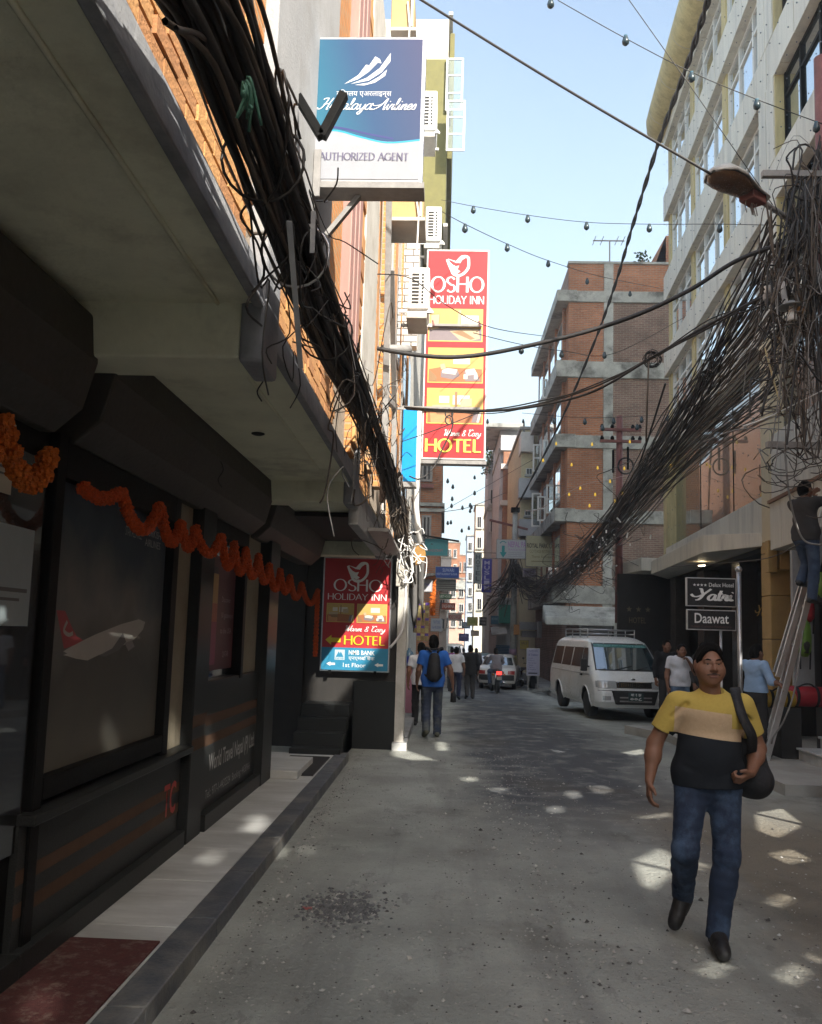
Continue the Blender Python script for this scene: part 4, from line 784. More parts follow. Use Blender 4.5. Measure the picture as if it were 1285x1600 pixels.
# yellow column with stone joints
yc = thing('yellow_column', 'yellow stone clad column under the hotel corner', 'column', (5.8, 15.1, 0))
z = -.1
for h in (1.15,.75,.75,.75,.22): MB().box(5.62, 6.0, 15.0, 15.42, z+.008, z+h).build('stone', M['yellowstone'], yc, bevel=.015); z += h
MB().box(5.54, 5.7, 14.86, 15.0, 2.95, 3.5).build('stone', M['yellowstone'], yc, bevel=.01); MB().box(5.74, 5.9, 14.86, 15.0, 3.0, 3.55).build('stone', M['yellowstone'], yc, bevel=.01)
# platform and steps
plat = MB().prism([(3.95,10.2,-.3),(7,10.2,-.3),(7,17,-.3),(3.44,16.5,-.3),(3.9,15.2,-.3)], (0,0,.43)).build('platform', mat('pale_concrete', (.33,.32,.29), .8, .12, 3, .25, 50, col2=(.25,.24,.21)), None, kind='structure')
stp = thing('marble_steps', 'pale marble steps rising to the bag shop at the right edge', 'steps', (5, 11, .13))
for i in range(4):
    MB().box(5.0+i*.3, 7, 9.9, 12.4, .13+i*.165, .13+(i+1)*.165-.03).build('riser', M['marble'], stp); MB().box(4.97+i*.3, 7, 9.88, 12.42, .13+(i+1)*.165-.03, .13+(i+1)*.165).build('tread', M['marble'], stp, bevel=.006)
# near neighbour on the right, a thin brick front mostly beyond the frame; openings added to throw sun patches
PATCH = [  # outlines of the sun patches, as seen on street, pavement and shop front
 ('z', [(985,1345),(1035,1322),(1062,1342),(1058,1362),(1020,1395),(1000,1385)]), ('z', [(1072,1345),(1110,1350),(1108,1362),(1080,1358)]), ('z', [(932,1305),(960,1292),(985,1300),(945,1318)]), ('z', [(880,1238),(905,1234),(912,1246),(890,1250)]), ('z', [(915,1229),(945,1226),(966,1237),(930,1242)]),
 ('z', [(1175,1270),(1225,1262),(1262,1290),(1215,1312),(1180,1298)]), ('z', [(1207,1525),(1250,1500),(1272,1520),(1230,1545)]), ('z', [(1252,1498),(1275,1487),(1300,1510),(1278,1530)]), ('z', [(1010,1275),(1050,1268),(1050,1277),(985,1280)]), ('z', [(970,1176),(1005,1170),(1010,1178),(985,1182)]), ('z', [(760,1232),(795,1230),(795,1238),(770,1239)]), ('z', [(925,1143),(950,1141),(948,1149),(930,1150)]), ('z', [(1165,1488),(1195,1474),(1205,1488),(1180,1500)]),
 ('z', [(613,1166),(640,1174),(682,1188),(640,1188),(612,1181)]), ('z', [(680,1160),(698,1159),(702,1172),(684,1174)]),
 ('z', [(1040,1405),(1070,1385),(1110,1400),(1085,1420)]), ('z', [(1195,1335),(1240,1325),(1275,1345),(1230,1352)]), ('z', [(850,1262),(880,1258),(884,1268),(858,1272)]), ('z', [(1085,1520),(1125,1500),(1150,1510),(1110,1530)]), ('z', [(720,1216),(745,1213),(748,1220),(726,1223)]), ('z', [(1035,1302),(1075,1296),(1080,1306),(1045,1312)]), ('z', [(860,1172),(890,1169),(892,1175),(868,1177)]), ('z', [(1190,1410),(1225,1395),(1250,1405),(1215,1422)]),
 ('z', [(468,1335),(478,1322),(490,1324),(478,1338)]), ('p', [(305,1345),(330,1332),(360,1330),(325,1352)]), ('p', [(370,1300),(395,1275),(425,1270),(410,1300)]), ('k', [(195,1600),(225,1570),(250,1580),(235,1600)]), ('p', [(20,1590),(60,1545),(95,1548),(75,1595)]), ('k',[(430,1325),(440,1310),(462,1308),(450,1325)]),
 ('w', [(250,1166),(284,1100),(286,1168)]), ('w', [(290,1105),(305,1090),(318,1088),(318,1118),(310,1200),(288,1180)]), ('w', [(318,1145),(328,1132),(336,1145),(334,1180),(318,1190)]), ('w', [(357,1128),(375,1118),(378,1128),(360,1135)]), ('w', [(398,1115),(415,1095),(427,1072),(429,1082),(412,1102)]), ('w', [(166,1148),(177,1112),(192,1150),(181,1166)]), ('w', [(215,1190),(240,1165),(252,1175),(250,1200),(225,1215)])]
HX = 5.34; HTOP = 10.37; HTOP2 = 11.95                              # wall top set for the shade it casts, stepping down past y = 0.6
hq = random.Random(77)
def to_hole(kind, poly):
    out = []
    for (px, py) in poly:
        p = PZ_(px, py, 0) if kind == 'z' else PZ_(px, py, .1) if kind in 'pk' else PX_(px, py, WX+.03)
        t = (HX-p.x)/SUND.x; p = p+SUND*t; out.append((p.y, p.z))
    cy = sum(p[0] for p in out)/len(out); cz = sum(p[1] for p in out)/len(out); res = []
    for i in range(len(out)):
        a, b = out[i], out[(i+1) % len(out)]
        for t in (0,.25,.5,.75):
            y, z = a[0]+(b[0]-a[0])*t, a[1]+(b[1]-a[1])*t; k = hq.uniform(.95,1.03) if t else hq.uniform(.93,1.0); res.append((cy+(y-cy)*k, cz+(z-cz)*k))
    return res
bm = bmesh.new()
def loop(pts):
    v = [bm.verts.new((HX, a, b)) for a, b in pts]; return [bm.edges.new((v[i], v[(i+1) % len(v)])) for i in range(len(v))]
ed = loop([(-30,-.3),(11.7,-.3),(11.7,HTOP),(.6,HTOP),(.6,HTOP2),(-30,HTOP2)])
def place_free(h, used):
    lo = (min(p[0] for p in h), min(p[1] for p in h)); hi = (max(p[0] for p in h), max(p[1] for p in h))
    for a, b in used:
        if lo[0] < b[0]+.02 and hi[0] > a[0]-.02 and lo[1] < b[1]+.02 and hi[1] > a[1]-.02: return None
    return lo, hi
used = []; PT2 = []
for k, poly in PATCH:
    n = len(poly); big = max(p[0] for p in poly)-min(p[0] for p in poly) > 34 and n > 3 and poly[0][1] > 1200
    if not big: PT2.append((k, poly, id(poly))); continue
    for part in (poly[0:n//2+1], poly[n//2:]+poly[:1]):
        cx = sum(p[0] for p in part)/len(part); cy = sum(p[1] for p in part)/len(part); PT2.append((k, [(cx+(x-cx)*.93, cy+(y-cy)*.93) for x, y in part], id(poly)))
for k, poly, pid in PT2:
    h = to_hole(k, poly)
    if max(p[0] for p in h) > 11.6 or max(p[1] for p in h) > (HTOP2 if max(p[0] for p in h) < .55 else HTOP)-.03 or min(p[1] for p in h) < 0: print('hole outside', k, poly[0], h[0]); continue
    r = place_free(h, [u[:2] for u in used if u[2] != pid])
    if r is None: print('hole overlap', k, poly[0]); continue
    used.append((*r, pid)); ed += loop(h)
bmesh.ops.triangle_fill(bm, edges=ed, use_beauty=True, use_dissolve=False)
me = bpy.data.meshes.new('wall'); bm.to_mesh(me); bm.free()
NB = thing('sun_gap_wall', 'brown brick house front at the right edge behind the cable tangle, with openings added for the sun patches', 'building', (HX, 0, 0))
for v in me.vertices: v.co -= NB.location
nbm = brickmat('brown_brick', (.30,.16,.09), (.25,.13,.075), (.26,.2,.15), 'y')
o = link('wall', me, nbm, NB); s_ = o.modifiers.new('s', 'SOLIDIFY'); s_.thickness = .04; s_.offset = 0
MB().box(HX+.05, HX+6, 11.55, 11.68, -.3, HTOP).build('end_wall', nbm, NB)
TW = thing('shade_tower', 'added plain tower out of view that shades the brick block', 'building', (19, 8, 0)); MB().box(13, 26, 3, 14, 0, 38).build('wall', M['plaster'], TW)  # unseen tower added to keep the sun off the brick block
# ---------------------------------------------------------------- hotel name board on its post
yb = 11.5; r = thing('name_board', 'two black name boards on a steel post in front of the hotel porch', 'sign', (PY_(1153,1100,yb).x, yb, .0))
x0, x1, z0, z1 = xz(1073, 1151, 903, 948, yb); pn = sign_box(r, x0, x1, yb, z0, z1, .06, M['alu'], paint((.012,.012,.014), .3), .012)
for i in range(4):
    c = (.15+i*.075, .24); pn.poly([(c[0]+.035*math.cos(math.pi/2+k*math.pi/5)*(1 if k % 2 == 0 else .42), c[1]-.06*math.sin(math.pi/2+k*math.pi/5)*(1 if k % 2 == 0 else .42)) for k in range(10)], WHITE, 'star')
pn.text('Delux Hotel', .45, .15, .96, .30, WHITE, .005); pn.strokes('Yatri', SCRIPT, .05, .36, .97, .82, WHITE, .34, slant=.15)
x0, x1, z0, z1 = xz(1074, 1151, 953, 985, yb); pn = sign_box(r, x0, x1, yb, z0, z1, .06, M['alu'], paint((.012,.012,.014), .3), .012)
pn.text('Daawat', .14, .14, .86, .68, WHITE, .012); pn.text('Indian Cuisine Restaurant', .06, .78, .92, .90, paint((.10,.05,.04)))
c = PY_(1155, 900, yb+.03); MB().tube([(c.x,c.y,0),(c.x,c.y,PY_(1154,893,yb).z)], .03, 12).build('post', M['galv'], r, True); MB().ell((c.x,c.y,PY_(1154,893,yb).z+.03), .045, 12, 8).build('ball_finial', M['galv'], r, True); MB().tube([(x0+.45,c.y,0),(x0+.45,c.y,z0)], .018, 8).build('post', M['galv'], r, True)
# ---------------------------------------------------------------- street lamp, its pole and the CFL lamp
PO = PY_(1298, 640, 9.55)
r = thing('utility_pole', 'rusty steel utility pole buried in tangled cables at the right edge', 'pole', (PO.x, PO.y, 0))
MB().tube([(PO.x,PO.y,0),(PO.x,PO.y,8.6)], [.11,.085], 14).build('shaft', M['rust'], r, True)
for py in (280, 470, 700): z = PY_(1279,py,9.55).z; MB().bar((PO.x-.75,PO.y-.1,z),(PO.x+.4,PO.y-.1,z), .07, .07).build('cross_arm', M['greysteel'], r)
for i in range(5):
    z = PY_(1279,470,9.55).z; MB().lathe([(.0,0),(.035,0),(.05,.03),(.03,.05),(.05,.08),(.0,.1)], (PO.x-.7+i*.2,PO.y-.1,z+.04), 10).build('insulator', M['whitepvc'], r, True)
r = thing('street_lamp', 'grey cobra head street lamp with rusty open underside above the cable tangle', 'street lamp', (PO.x, PO.y, 0))
a = PY_(1218, 332, 9.4); b_ = PY_(1193, 316, 9.0); c_ = PY_(1118, 270, 8.2)
MB().tube([(PO.x,PO.y,a.z-.25), a, b_], .032, 10).build('arm', M['greysteel'], r, True)
ax = (c_-b_).normalized(); sd = ax.cross(Vector((0,0,1))).normalized(); up = sd.cross(ax); ln = (c_-b_).length
sh = MB(); prof = [(0,.04),(.06,.10),(.3,.115),(.45,.14),(.7,.185),(.9,.17),(1.0,.09),(1.03,.02)]; nn = 12; vs = []
for t, w in prof:
    for k in range(nn+1):
        an = math.pi*k/nn; vs.append(b_+ax*(t*ln)+sd*(w*math.cos(an))+up*(.62*w*math.sin(an)+.0))
sh.add(vs, [(i*(nn+1)+k, i*(nn+1)+k+1, (i+1)*(nn+1)+k+1, (i+1)*(nn+1)+k) for i in range(len(prof)-1) for k in range(nn)])
o = sh.build('housing', mat('lamp_grey', (.42,.42,.40), .5, .15, 8, .15), r, True); m_ = o.modifiers.new('s','SOLIDIFY'); m_.thickness = .012
gm_ = MB(); vs = []
for t, w in prof[3:]:
    for k in range(nn+1):
        an = math.pi*k/nn; vs.append(b_+ax*(t*ln)+sd*(w*.9*math.cos(an))-up*(.45*w*math.sin(an)))
gm_.add(vs, [(i*(nn+1)+k, i*(nn+1)+k+1, (i+1)*(nn+1)+k+1, (i+1)*(nn+1)+k) for i in range(len(prof)-4) for k in range(nn)]); gm_.build('lens', mat('amber_lens', (.10,.055,.025), .25, .4, 8, .1, spec=.8), r, True)
bx = b_+ax*(.25*ln)-up*.03; MB().bar(bx-ax*.16, bx+ax*.14, .17, .10).build('ballast', M['rust'], r, bevel=.01)
for i in range(6): p = bx-up*.05+ax*random.uniform(-.15,.15)+sd*random.uniform(-.06,.06); MB().tube([p, p-up*.06+ax*.03, p-up*random.uniform(.08,.16)], .006, 5).build('loose_wire', M['cablegrey'], r)
c = PY_(1238, 492, 9.1); r = thing('bulb_lamp', 'small shaded compact bulb lamp hanging in the cable tangle', 'lamp', c)
MB().lathe([(.03,.16),(.05,.14),(.13,.10),(.15,.09),(.13,.085),(.04,.11)], c, 18).build('shade', mat('lamp_shade', (.30,.31,.30), .5), r, True); MB().lathe([(.03,.10),(.035,.02),(.05,.0),(.055,-.06),(.04,-.07),(0,-.07)], c, 14).build('socket', M['whitepvc'], r, True); MB().ell(c+Vector((.09,-.02,.05)), (.05,.04,.05), 10, 8).build('bulb', mat('warm_bulb', (.42,.24,.10), .3), r, True)
# ---------------------------------------------------------------- brick block with concrete bands
K = thing('brick_block', 'four storey orange brick block with weathered concrete bands and open windows', 'building', (6, 36, 0)); yk = 33.0
kz = lambda py: PY_(893, py, yk).z
x0 = PY_(888, 640, yk).x; xp0 = PY_(943, 640, yk).x; xp1 = PY_(958, 640, yk).x; xs = PY_(870, 500, yk).x; TOP = kz(412)
MB().box(x0, 12, yk, 44, -.6, TOP).build('wall', M['dullx'], K)
bz = [(455,472),(565,590),(680,700),(796,816),(915,943)]; bz = [(kz(b), kz(a)) for a, b in bz]
MB().box(x0-.012, xp0, yk-.02, yk+.3, bz[4][0]-.8, TOP).build('brick_panel', M['brickx'], K); MB().box(xp1, 9, yk-.012, yk+.3, bz[0][1], TOP).build('brick_panel', M['brickx'], K)
MB().box(xp0, xp1, yk-.05, yk+.3, -.4, TOP+.05).build('column', M['bandconc'], K, bevel=.01)
for (a, b) in bz:
    MB().box(x0-.02, 9.5, yk-.07, yk+.28, a, b).build('concrete_band', M['bandconc'], K, bevel=.015); MB().box(xs, x0+.3, yk-.1, 43, a+.02, b+.03).build('eaves_slab', M['bandconc'], K, bevel=.012)
MB().box(x0-.05, 9.5, yk-.06, yk+.4, TOP-.0, TOP+.1).build('coping', M['bandconc'], K, bevel=.01)
sidb = M['bricky']; zs = [(bz[i+1][1], bz[i][0]) for i in range(4)]
for (a, b) in zs:
    MB().box(x0-.02, x0+.3, yk+.3, 43, a, b).build('side_wall', sidb, K)
    for yy in (34.2, 36.4, 38.6, 40.8):
        f = MB().box(x0-.1, x0+.1, yy, yy+1.5, a+.5, b-.35).build('window_frame', M['greysteel'], K); MB().box(x0-.12, x0, yy+.08, yy+.72, a+.58, b-.43).build('pane', M['wingl'], f); MB().box(x0-.12, x0, yy+.78, yy+1.42, a+.58, b-.43).build('pane', M['wingl'], f)
    for yy in (33.6, 36.0, 38.2, 40.4): MB().box(x0-.15, x0+.05, yy, yy+.25, a, b).build('brick_pier', M['brickx'], K)
for (a_, b_, c_, d_, e_) in ((831,846,770,823,38),(840,853,775,814,37),(854,867,757,802,36),(833,846,694,737,39),(848,857,687,728,37.5),(848,856,592,622,36.5)): casement(a_, b_, c_, d_, e_, K, 1, 2, M['whiteframe'], glassmat('hazy_pane', (.75,.78,.78), .06), .05, .07)
MB().hexa([(x0-.9,yk-1.1,kz(978)),(9,yk-1.1,kz(978)),(9,yk,kz(972)),(x0-.9,yk,kz(972))], [(x0-.9,yk-1.0,kz(966)),(9,yk-1.0,kz(966)),(9,yk,kz(946)),(x0-.9,yk,kz(946))]).build('shop_canopy', M['bandconc'], K, bevel=.05)
MB().box(x0, 9, yk-.06, yk-.02, -.6, kz(990)).build('shutter_wall', M['dark'], K)
for k in range(3):
    xa = x0+.6+k*1.3; s = MB(); 
    for i in range(22): s.box(xa, xa+1.1, yk-.1, yk-.06, -.3+i*.12, -.3+i*.12+.1)
    s.build('roller_shutter', M['greysteel'], K, kind='stuff'); MB().box(xa-.1, xa-.03, yk-.12, yk-.02, -.4, 2.4).build('shutter_post', M['bandconc'], K)
pp_ = kz(412)+.1
r = thing('tv_antenna', 'thin metal aerial on the flat roof of the brick block', 'antenna', (PY_(953,410,34).x, 34, pp_)); cx = PY_(953,410,34).x; zt = PY_(953,376,34).z
MB().tube([(cx,34,pp_),(cx,34,zt)], .03, 6).build('mast', M['greysteel'], r); MB().tube([(PY_(927,376,34).x,34,zt),(PY_(976,376,34).x,34,zt)], .03, 6).build('boom', M['greysteel'], r)
for px in (929,941,964,974): x = PY_(px,376,34).x; MB().tube([(x,33.6,zt),(x,34.4,zt)], .015, 5).build('element', M['greysteel'], r)
r = thing('roof_plant', 'small green plant growing on the roof of the brick block', 'plant', PY_(1003,410,34)); lf = MB()
for i in range(34):
    p = PY_(1003,410,34)+Vector((random.gauss(0,.16),random.gauss(0,.1),random.uniform(.05,.5))); d = Vector((random.gauss(0,1),random.gauss(0,1),random.gauss(0,.6))).normalized()*.09; e = d.cross(Vector((.3,.5,1))).normalized()*.05; lf.add([p-d, p+e, p+d, p-e], [(0,1,2,3)])
lf.build('leaves', M['leaf'], r, kind='stuff'); MB().tube([PY_(1003,412,34), PY_(1004,402,34)], .02, 5).build('stem', M['wood'], r)
x0_ = PY_(1012,400,35).x; MB().prism([(x0_,35,TOP),(x0_+2,35,TOP+2.2),(9,35,TOP+2.2),(9,35,TOP)], (0,3,0)).build('roof_house', M['brickx'], K)
# rust coloured service pole in front of the brick block
r = thing('utility_pole', 'pink rusty service pole with two cross arms in front of the brick block', 'pole', (PY_(969,900,25).x, 25, gz(25)))
cx = PY_(968, 800, 25).x; pt = PY_(967,650,25).z
MB().tube([(cx,25,gz(25)),(cx,25,2.2)], .13, 12).build('lower_shaft', M['bandconc'], r, True); MB().tube([(cx,25,2.2),(cx,25,pt)], [.12,.09], 12).build('shaft', M['rust'], r, True)
for py in (672, 690): a = PY_(937,py,25); b_ = PY_(1001,py,25); MB().bar((a.x,24.9,a.z),(b_.x,24.9,a.z), .08, .08).build('cross_arm', M['rust'], r); [MB().lathe([(0,0),(.05,0),(.06,.05),(.03,.12),(0,.13)], (a.x+t*(b_.x-a.x),24.9,a.z+.04), 8).build('insulator', M['blackframe'], r, True) for t in (.05,.3,.8,.97)]
for (px, py0, py1) in ((957,705,740),(980,700,735)): x = PY_(px,700,25).x; MB().tube([(x,24.85,PY_(px,py0,25).z),(x,24.85,PY_(px,py1,25).z)], .035, 6).build('fuse', M['blackframe'], r)
cc = PY_(978,728,24.9); MB().tube([cc+Vector((.22*math.cos(k*.35),0,.24*math.sin(k*.35))) for k in range(30)], .025, 5).build('coil', M['cable'], r)
# ---------------------------------------------------------------- buildings further down the street
fm = {}
def wallm(c, dirt=.15):
    k = tuple(c)
    if k not in fm: fm[k] = mat('far_plaster', c, .85, dirt, .7, .2, 12, col2=tuple(x*.72 for x in c), c2=(.5,.72))
    return fm[k]
def block(name, label, px0, px1, pyt, y, m, wins=(), dep=12, py_bot=None, bands=(), roof=None, side=None, cat='building', sash=None):
    """A far house: front wall facing up the street, parapet, floor bands and windows given in picture rows and columns."""
    ym = 990; x0, x1 = PY_(px0, 900, y).x, PY_(px1, 900, y).x; z1 = PY_((px0+px1)/2, pyt, y).z; z0 = gz(y)-.3 if py_bot is None else PY_(px0, py_bot, y).z
    r = thing(name, label, cat, ((x0+x1)/2, y+dep/2, gz(y)))
    MB().box(x0, x1, y, y+dep, z0, z1).build('wall', m, r)
    MB().box(x0-.1, x1+.1, y-.1, y+dep, z1, z1+.18).build('parapet', M['bandconc'], r, bevel=.03)
    for py in bands: z = PY_(px0, py, y).z; MB().box(x0-.08, x1+.08, y-.1, y+dep-.1, z-.14, z+.14).build('floor_band', roof or M['bandconc'], r)
    for (a, b, c, d) in wins:
        f0, f1, g0, g1 = xz(a, b, c, d, y); w = MB().box(f0, f1, y-.07, y+.05, g0, g1).build('window', sash or M['whiteframe'], r)
        e = (f1-f0)*.1; xm = (f0+f1)/2
        MB().box(f0+e, xm-e*.4, y-.085, y, g0+e, g1-e).build('pane', M['darkgl'], w); MB().box(xm+e*.4, f1-e, y-.085, y, g0+e, g1-e).build('pane', M['darkgl'], w)
        MB().box(f0-.06, f1+.06, y-.16, y, g0-.1, g0).build('sill', M['bandconc'], w)
    return r, x0, x1, z0, z1
yel = wallm((.50,.44,.28)); gre = wallm((.42,.43,.44)); crm = wallm((.64,.60,.50)); blg = wallm((.32,.36,.43)); pnk = wallm((.52,.33,.26)); wht = wallm((.58,.56,.52))
r, x0, x1, z0, z1 = block('yellow_house', 'pale yellow house with grey balconies left of the brick block', 812, 842, 672, 44, yel, [(822,832,732,742),(820,830,797,806)], 10)
for (a, b) in ((748,778),(812,838)): q = xz(811, 842, a, b, 43.4); MB().box(q[0], q[1], 43.2, 44, q[2], q[3]).build('balcony', gre, r)
q = xz(814, 834, 676, 707, 43.8); MB().box(q[0], q[1], 43.6, 45, q[2], q[3]).build('white_panel', wht, r, bevel=.03)
MB().tube([PY_(819,676,44), PY_(819,660,44)], .05, 6).build('vent_pipe', M['bandconc'], r)
r, x0, x1, z0, z1 = block('orange_pillar_house', 'tall grey house with sunlit orange brick pillar and white bands', 778, 812, 673, 54, gre, [], 12, bands=[704])
q = xz(786, 808, 706, 860, 53.6); MB().box(q[0], q[1], 53.5, 54, gz(54), q[3]).build('brick_pillar', M['brickx'], r); q2 = xz(783, 811, 680, 704, 53.6)
MB().box(q2[0], q2[1]+.1, 53.5, 54, q2[2], q2[3]).build('shaded_loggia', gre, r)
for py in (729, 786): z = PY_(796, py, 53.5).z; MB().box(q[0]-.15, q[1]+.15, 53.4, 54, z-.16, z+.16).build('floor_band', wht, r)
MB().box(x0-1.0, x1, 53, 60, z1, z1+.25).build('roof_slab', M['bandconc'], r)
xl = PY_(757, 800, 56).x
r2, a0, a1, b0, b1 = block('grey_tall_house', 'grey tall house with a roof garden beside the orange pillar', 760, 782, 722, 62, gre, [(766,774,765,788),(766,774,812,832)], 5, bands=(795,))
for px, py, pos in ((764,726,'second from the left'),(761,740,'leftmost and lowest'),(768,716,'tallest in the middle'),(771,722,'rightmost')):
    p = PY_(px, py+4, 61.9); t = thing('roof_plant', f'leafy roof garden plant on the grey tall house, {pos}', 'plant', p, 'roof garden plants'); lf = MB()
    for i in range(40):
        c = p+Vector((random.gauss(0,.22),random.gauss(0,.2),random.uniform(.1,1.1))); d = Vector((random.gauss(0,1),random.gauss(0,1),random.gauss(0,1))).normalized()*.15; e = d.cross(Vector((.3,.5,1))).normalized()*.08; lf.add([c-d, c+e, c+d, c-e], [(0,1,2,3)])
    lf.build('leaves', M['leaf'], t, kind='stuff'); MB().tube([p+Vector((0,0,-.2)), p+Vector((.03,0,.7))], .04, 5).build('stem', M['wood'], t)
def grid(px0, px1, py0, py1, nx, ny, fx_=.6, fy=.55):
    return [(px0+(px1-px0)*(i+.5-fx_/2)/nx, px0+(px1-px0)*(i+.5+fx_/2)/nx, py0+(py1-py0)*(j+.5-fy/2)/ny, py0+(py1-py0)*(j+.5+fy/2)/ny) for i in range(nx) for j in range(ny)]
FAR = [('cream_house','cream narrow house with white top down the right side',742,768,790,70,crm,grid(744,766,800,960,2,5)),
 ('grey_house','blue grey house with small windows near the street end',729,752,838,82,blg,grid(730,750,842,960,2,5)),
 ('brick_house','pink brick house with a gabled window at the street end',700,742,905,92,pnk,grid(702,740,915,985,3,3)),
 ('orange_house','sunlit orange house stepped above the street end',706,732,868,110,M['brickx'],grid(708,730,872,900,3,1)),
 ('terracotta_house','terracotta house top behind the teal hanging sign',696,718,848,100,M['brickx'],grid(698,716,853,900,2,2)),
 ('pale_house','pale house far behind the royal blue sign',676,704,872,78,gre,grid(678,702,880,985,3,4)),
 ('white_house','white low shop house far down the left side',668,700,925,64,wht,grid(672,698,930,990,2,2))]
for n, lb, a, b, t, y, m, w in FAR: block(n, lb, a, b, t, y, m, w, 4 if a > 725 else 14)
r, x0, x1, z0, z1 = block('end_wall_house', 'dusty pink house closing the far end of the street', 660, 800, 925, 125, pnk, grid(665,795,932,985,9,2), 10)
MB().box(-14, -.75, 41, 76, -1.5, 15.5).build('wall', M['bricky'], thing('left_row_house', 'long brick house row on the left hidden behind the signs', 'building', (-7, 58, -1)))
# gabled window on the pink brick house
g0 = PY_(722, 912, 91.6); MB().prism([(g0.x-1.5,91.7,g0.z-.6),(g0.x+1.5,91.7,g0.z-.6),(g0.x,91.7,g0.z+.5)], (0,.3,0)).build('gable', M['bandconc'], [o for o in bpy.data.objects if o.name == 'brick_house'][0])
# right side street level beyond the brick block
r, x0, x1, z0, z1 = block('corner_shop', 'low grey concrete shop with green signboard and blue shutter', 778, 850, 940, 46, gre, [], 8)
q = xz(780, 800, 945, 974, 45.6); MB().box(q[0], q[1], 45.5, 45.9, q[2], q[3]).build('green_board', paint((.01,.17,.12)), r); q = xz(775, 803, 1008, 1042, 45.7); sh = MB()
for i in range(14): sh.box(q[0], q[1], 45.6+(i % 2)*.03, 46, q[2]+(q[3]-q[2])*i/14, q[2]+(q[3]-q[2])*(i+1)/14-.02)
sh.build('blue_shutter', paint((.015,.10,.22)), r, kind='stuff'); q = xz(768, 792, 990, 994, 45); MB().hexa([(q[0],44.6,q[2]),(q[1],44.6,q[2]+.1),(q[1],46,q[2]+.5),(q[0],46,q[2]+.4)], [(q[0],44.6,q[2]+.06),(q[1],44.6,q[2]+.16),(q[1],46,q[2]+.56),(q[0],46,q[2]+.46)]).build('awning', M['bandconc'], r)
# lamp shafts, sign boards
RS = [('white_signboard','white board with a teal arrow and pink lettering over the street',776,823,843,873,38,(.40,.43,.45)),
      ('cream_signboard','cream hotel board lettered in black hung beside the white arrow board',822,877,837,886,37.6,(.40,.38,.24))]
r, pn = hang(RS[0][0], RS[0][1], *RS[0][2:7], RS[0][7]); PKL = paint((.34,.18,.40)); pn.text('NEPAL PA', .38,.08,1,.40, PKL, .02); pn.text('TRAVEL & TOURS', .38,.48,.98,.58, PKL); pn.rects([(.4,.68,.9,.71),(.4,.78,.85,.81),(.4,.88,.9,.91)], paint((.3,.3,.36)))
TL = paint((.0,.24,.26)); pn.poly([(.17,.32),(.27,.32),(.27,.68),(.34,.68),(.22,.98),(.10,.68),(.17,.68)], TL, 'arrow'); pn.line([(.1,.2),(.2,.08),(.32,.16)], .03, TL)
r, pn = hang(RS[1][0], RS[1][1], *RS[1][2:7], RS[1][7]); BK = paint((.05,.045,.03)); pn.text('ROYAL PARK HOTEL', .02,.24,.98,.40, BK, .03); pn.text('COTTAGE RESTAURANT', .10,.46,.9,.56, paint((.16,.14,.06))); pn.text('Thamel, Kathmandu', .16,.64,.8,.73, paint((.16,.14,.06))); pn.rects([(.15,.82,.75,.85)], paint((.2,.17,.08)))
def vert(name, label, px0, px1, py0, py1, y, col, txt, tc):
    x0, x1, z0, z1 = xz(px0, px1, py0, py1, y); r = thing(name, label, 'sign', (x0, y, z0)); pn = sign_box(r, x0, x1, y, z0, z1, .12, M['greysteel'], paint(col), .02)
    n = len(txt)
    for i, c in enumerate(txt):
        if c != ' ': pn.text(c, .22, .05+.9*i/n, .78, .05+.9*(i+.8)/n, tc, .02)
    MB().box(x0-.05, x1+1.2, y+.03, y+.08, z1, z1+.05).build('bracket', M['greysteel'], r)
vert('banner_sign', 'vertical violet blue banner sign with white letters on the right', 753, 769, 873, 926, 44, (.035,.03,.32), 'MUSLIM', paint((.45,.45,.6)))
vert('banner_sign', 'pale blue vertical banner sign just left of the violet one', 741, 753, 864, 912, 48, (.28,.34,.36), 'HOTEL', paint((.04,.06,.08)))
hang('shop_sign', 'small lime and white sign low at the street end', 730, 747, 964, 978, 55, (.42,.46,.16), [('CAFE', .2,.3,.8,.7)], paint((.15,.28,.03)))
hang('shop_sign', 'small black sign with pale text beside the lime one', 749, 761, 964, 978, 52, (.02,.02,.02), [('RAMEN', .15,.15,.85,.4), ('NOODLES', .15,.55,.85,.8)], paint((.4,.4,.4)))
hang('shop_sign', 'small teal and blue sign left of the green board', 767, 780, 962, 976, 45, (.02,.10,.16), [('BOOKS', .1,.2,.9,.5)], paint((.3,.4,.4)))
hang('shop_sign', 'yellow cardboard sign pasted on the grey wall by the posters', 812, 827, 1000, 1015, 41, (.40,.30,.02), [('SALE', .15,.2,.85,.45)], paint((.1,.07,.02)))
hang('banner_sign', 'faded poster board with dark purple pattern under the cream hotel board', 817, 838, 888, 902, 38.2, (.26,.22,.27), [('MOMO HOUSE', .1,.2,.9,.6)], paint((.09,.05,.14)))
hang('shop_sign', 'navy blue shop board far down the centre of the street', 717, 733, 990, 1002, 75, (.03,.03,.12), [('HOTEL', .2,.2,.8,.45)], paint((.3,.3,.5)))
thin_box('canvas_awning', 'slanted grey canvas shade above the shop by the brick block', 'awning', 813, 840, 972, 984, 42, .5, M['paleplaster']); thin_box('shutter_box', 'corrugated grey metal box under the canvas shade', 'metal box', 816, 839, 986, 996, 42.1, .4, M['greysteel'])
thin_box('wall_cabinet', 'pale electric cabinet hung right of the canvas shade', 'cabinet', 841, 854, 971, 997, 41, .4, M['paleplaster'])
thin_box('orange_poster', 'torn orange poster high on the poster covered pole', 'poster', 803, 812, 976, 992, 39.8, .02, paint((.40,.17,.03)))
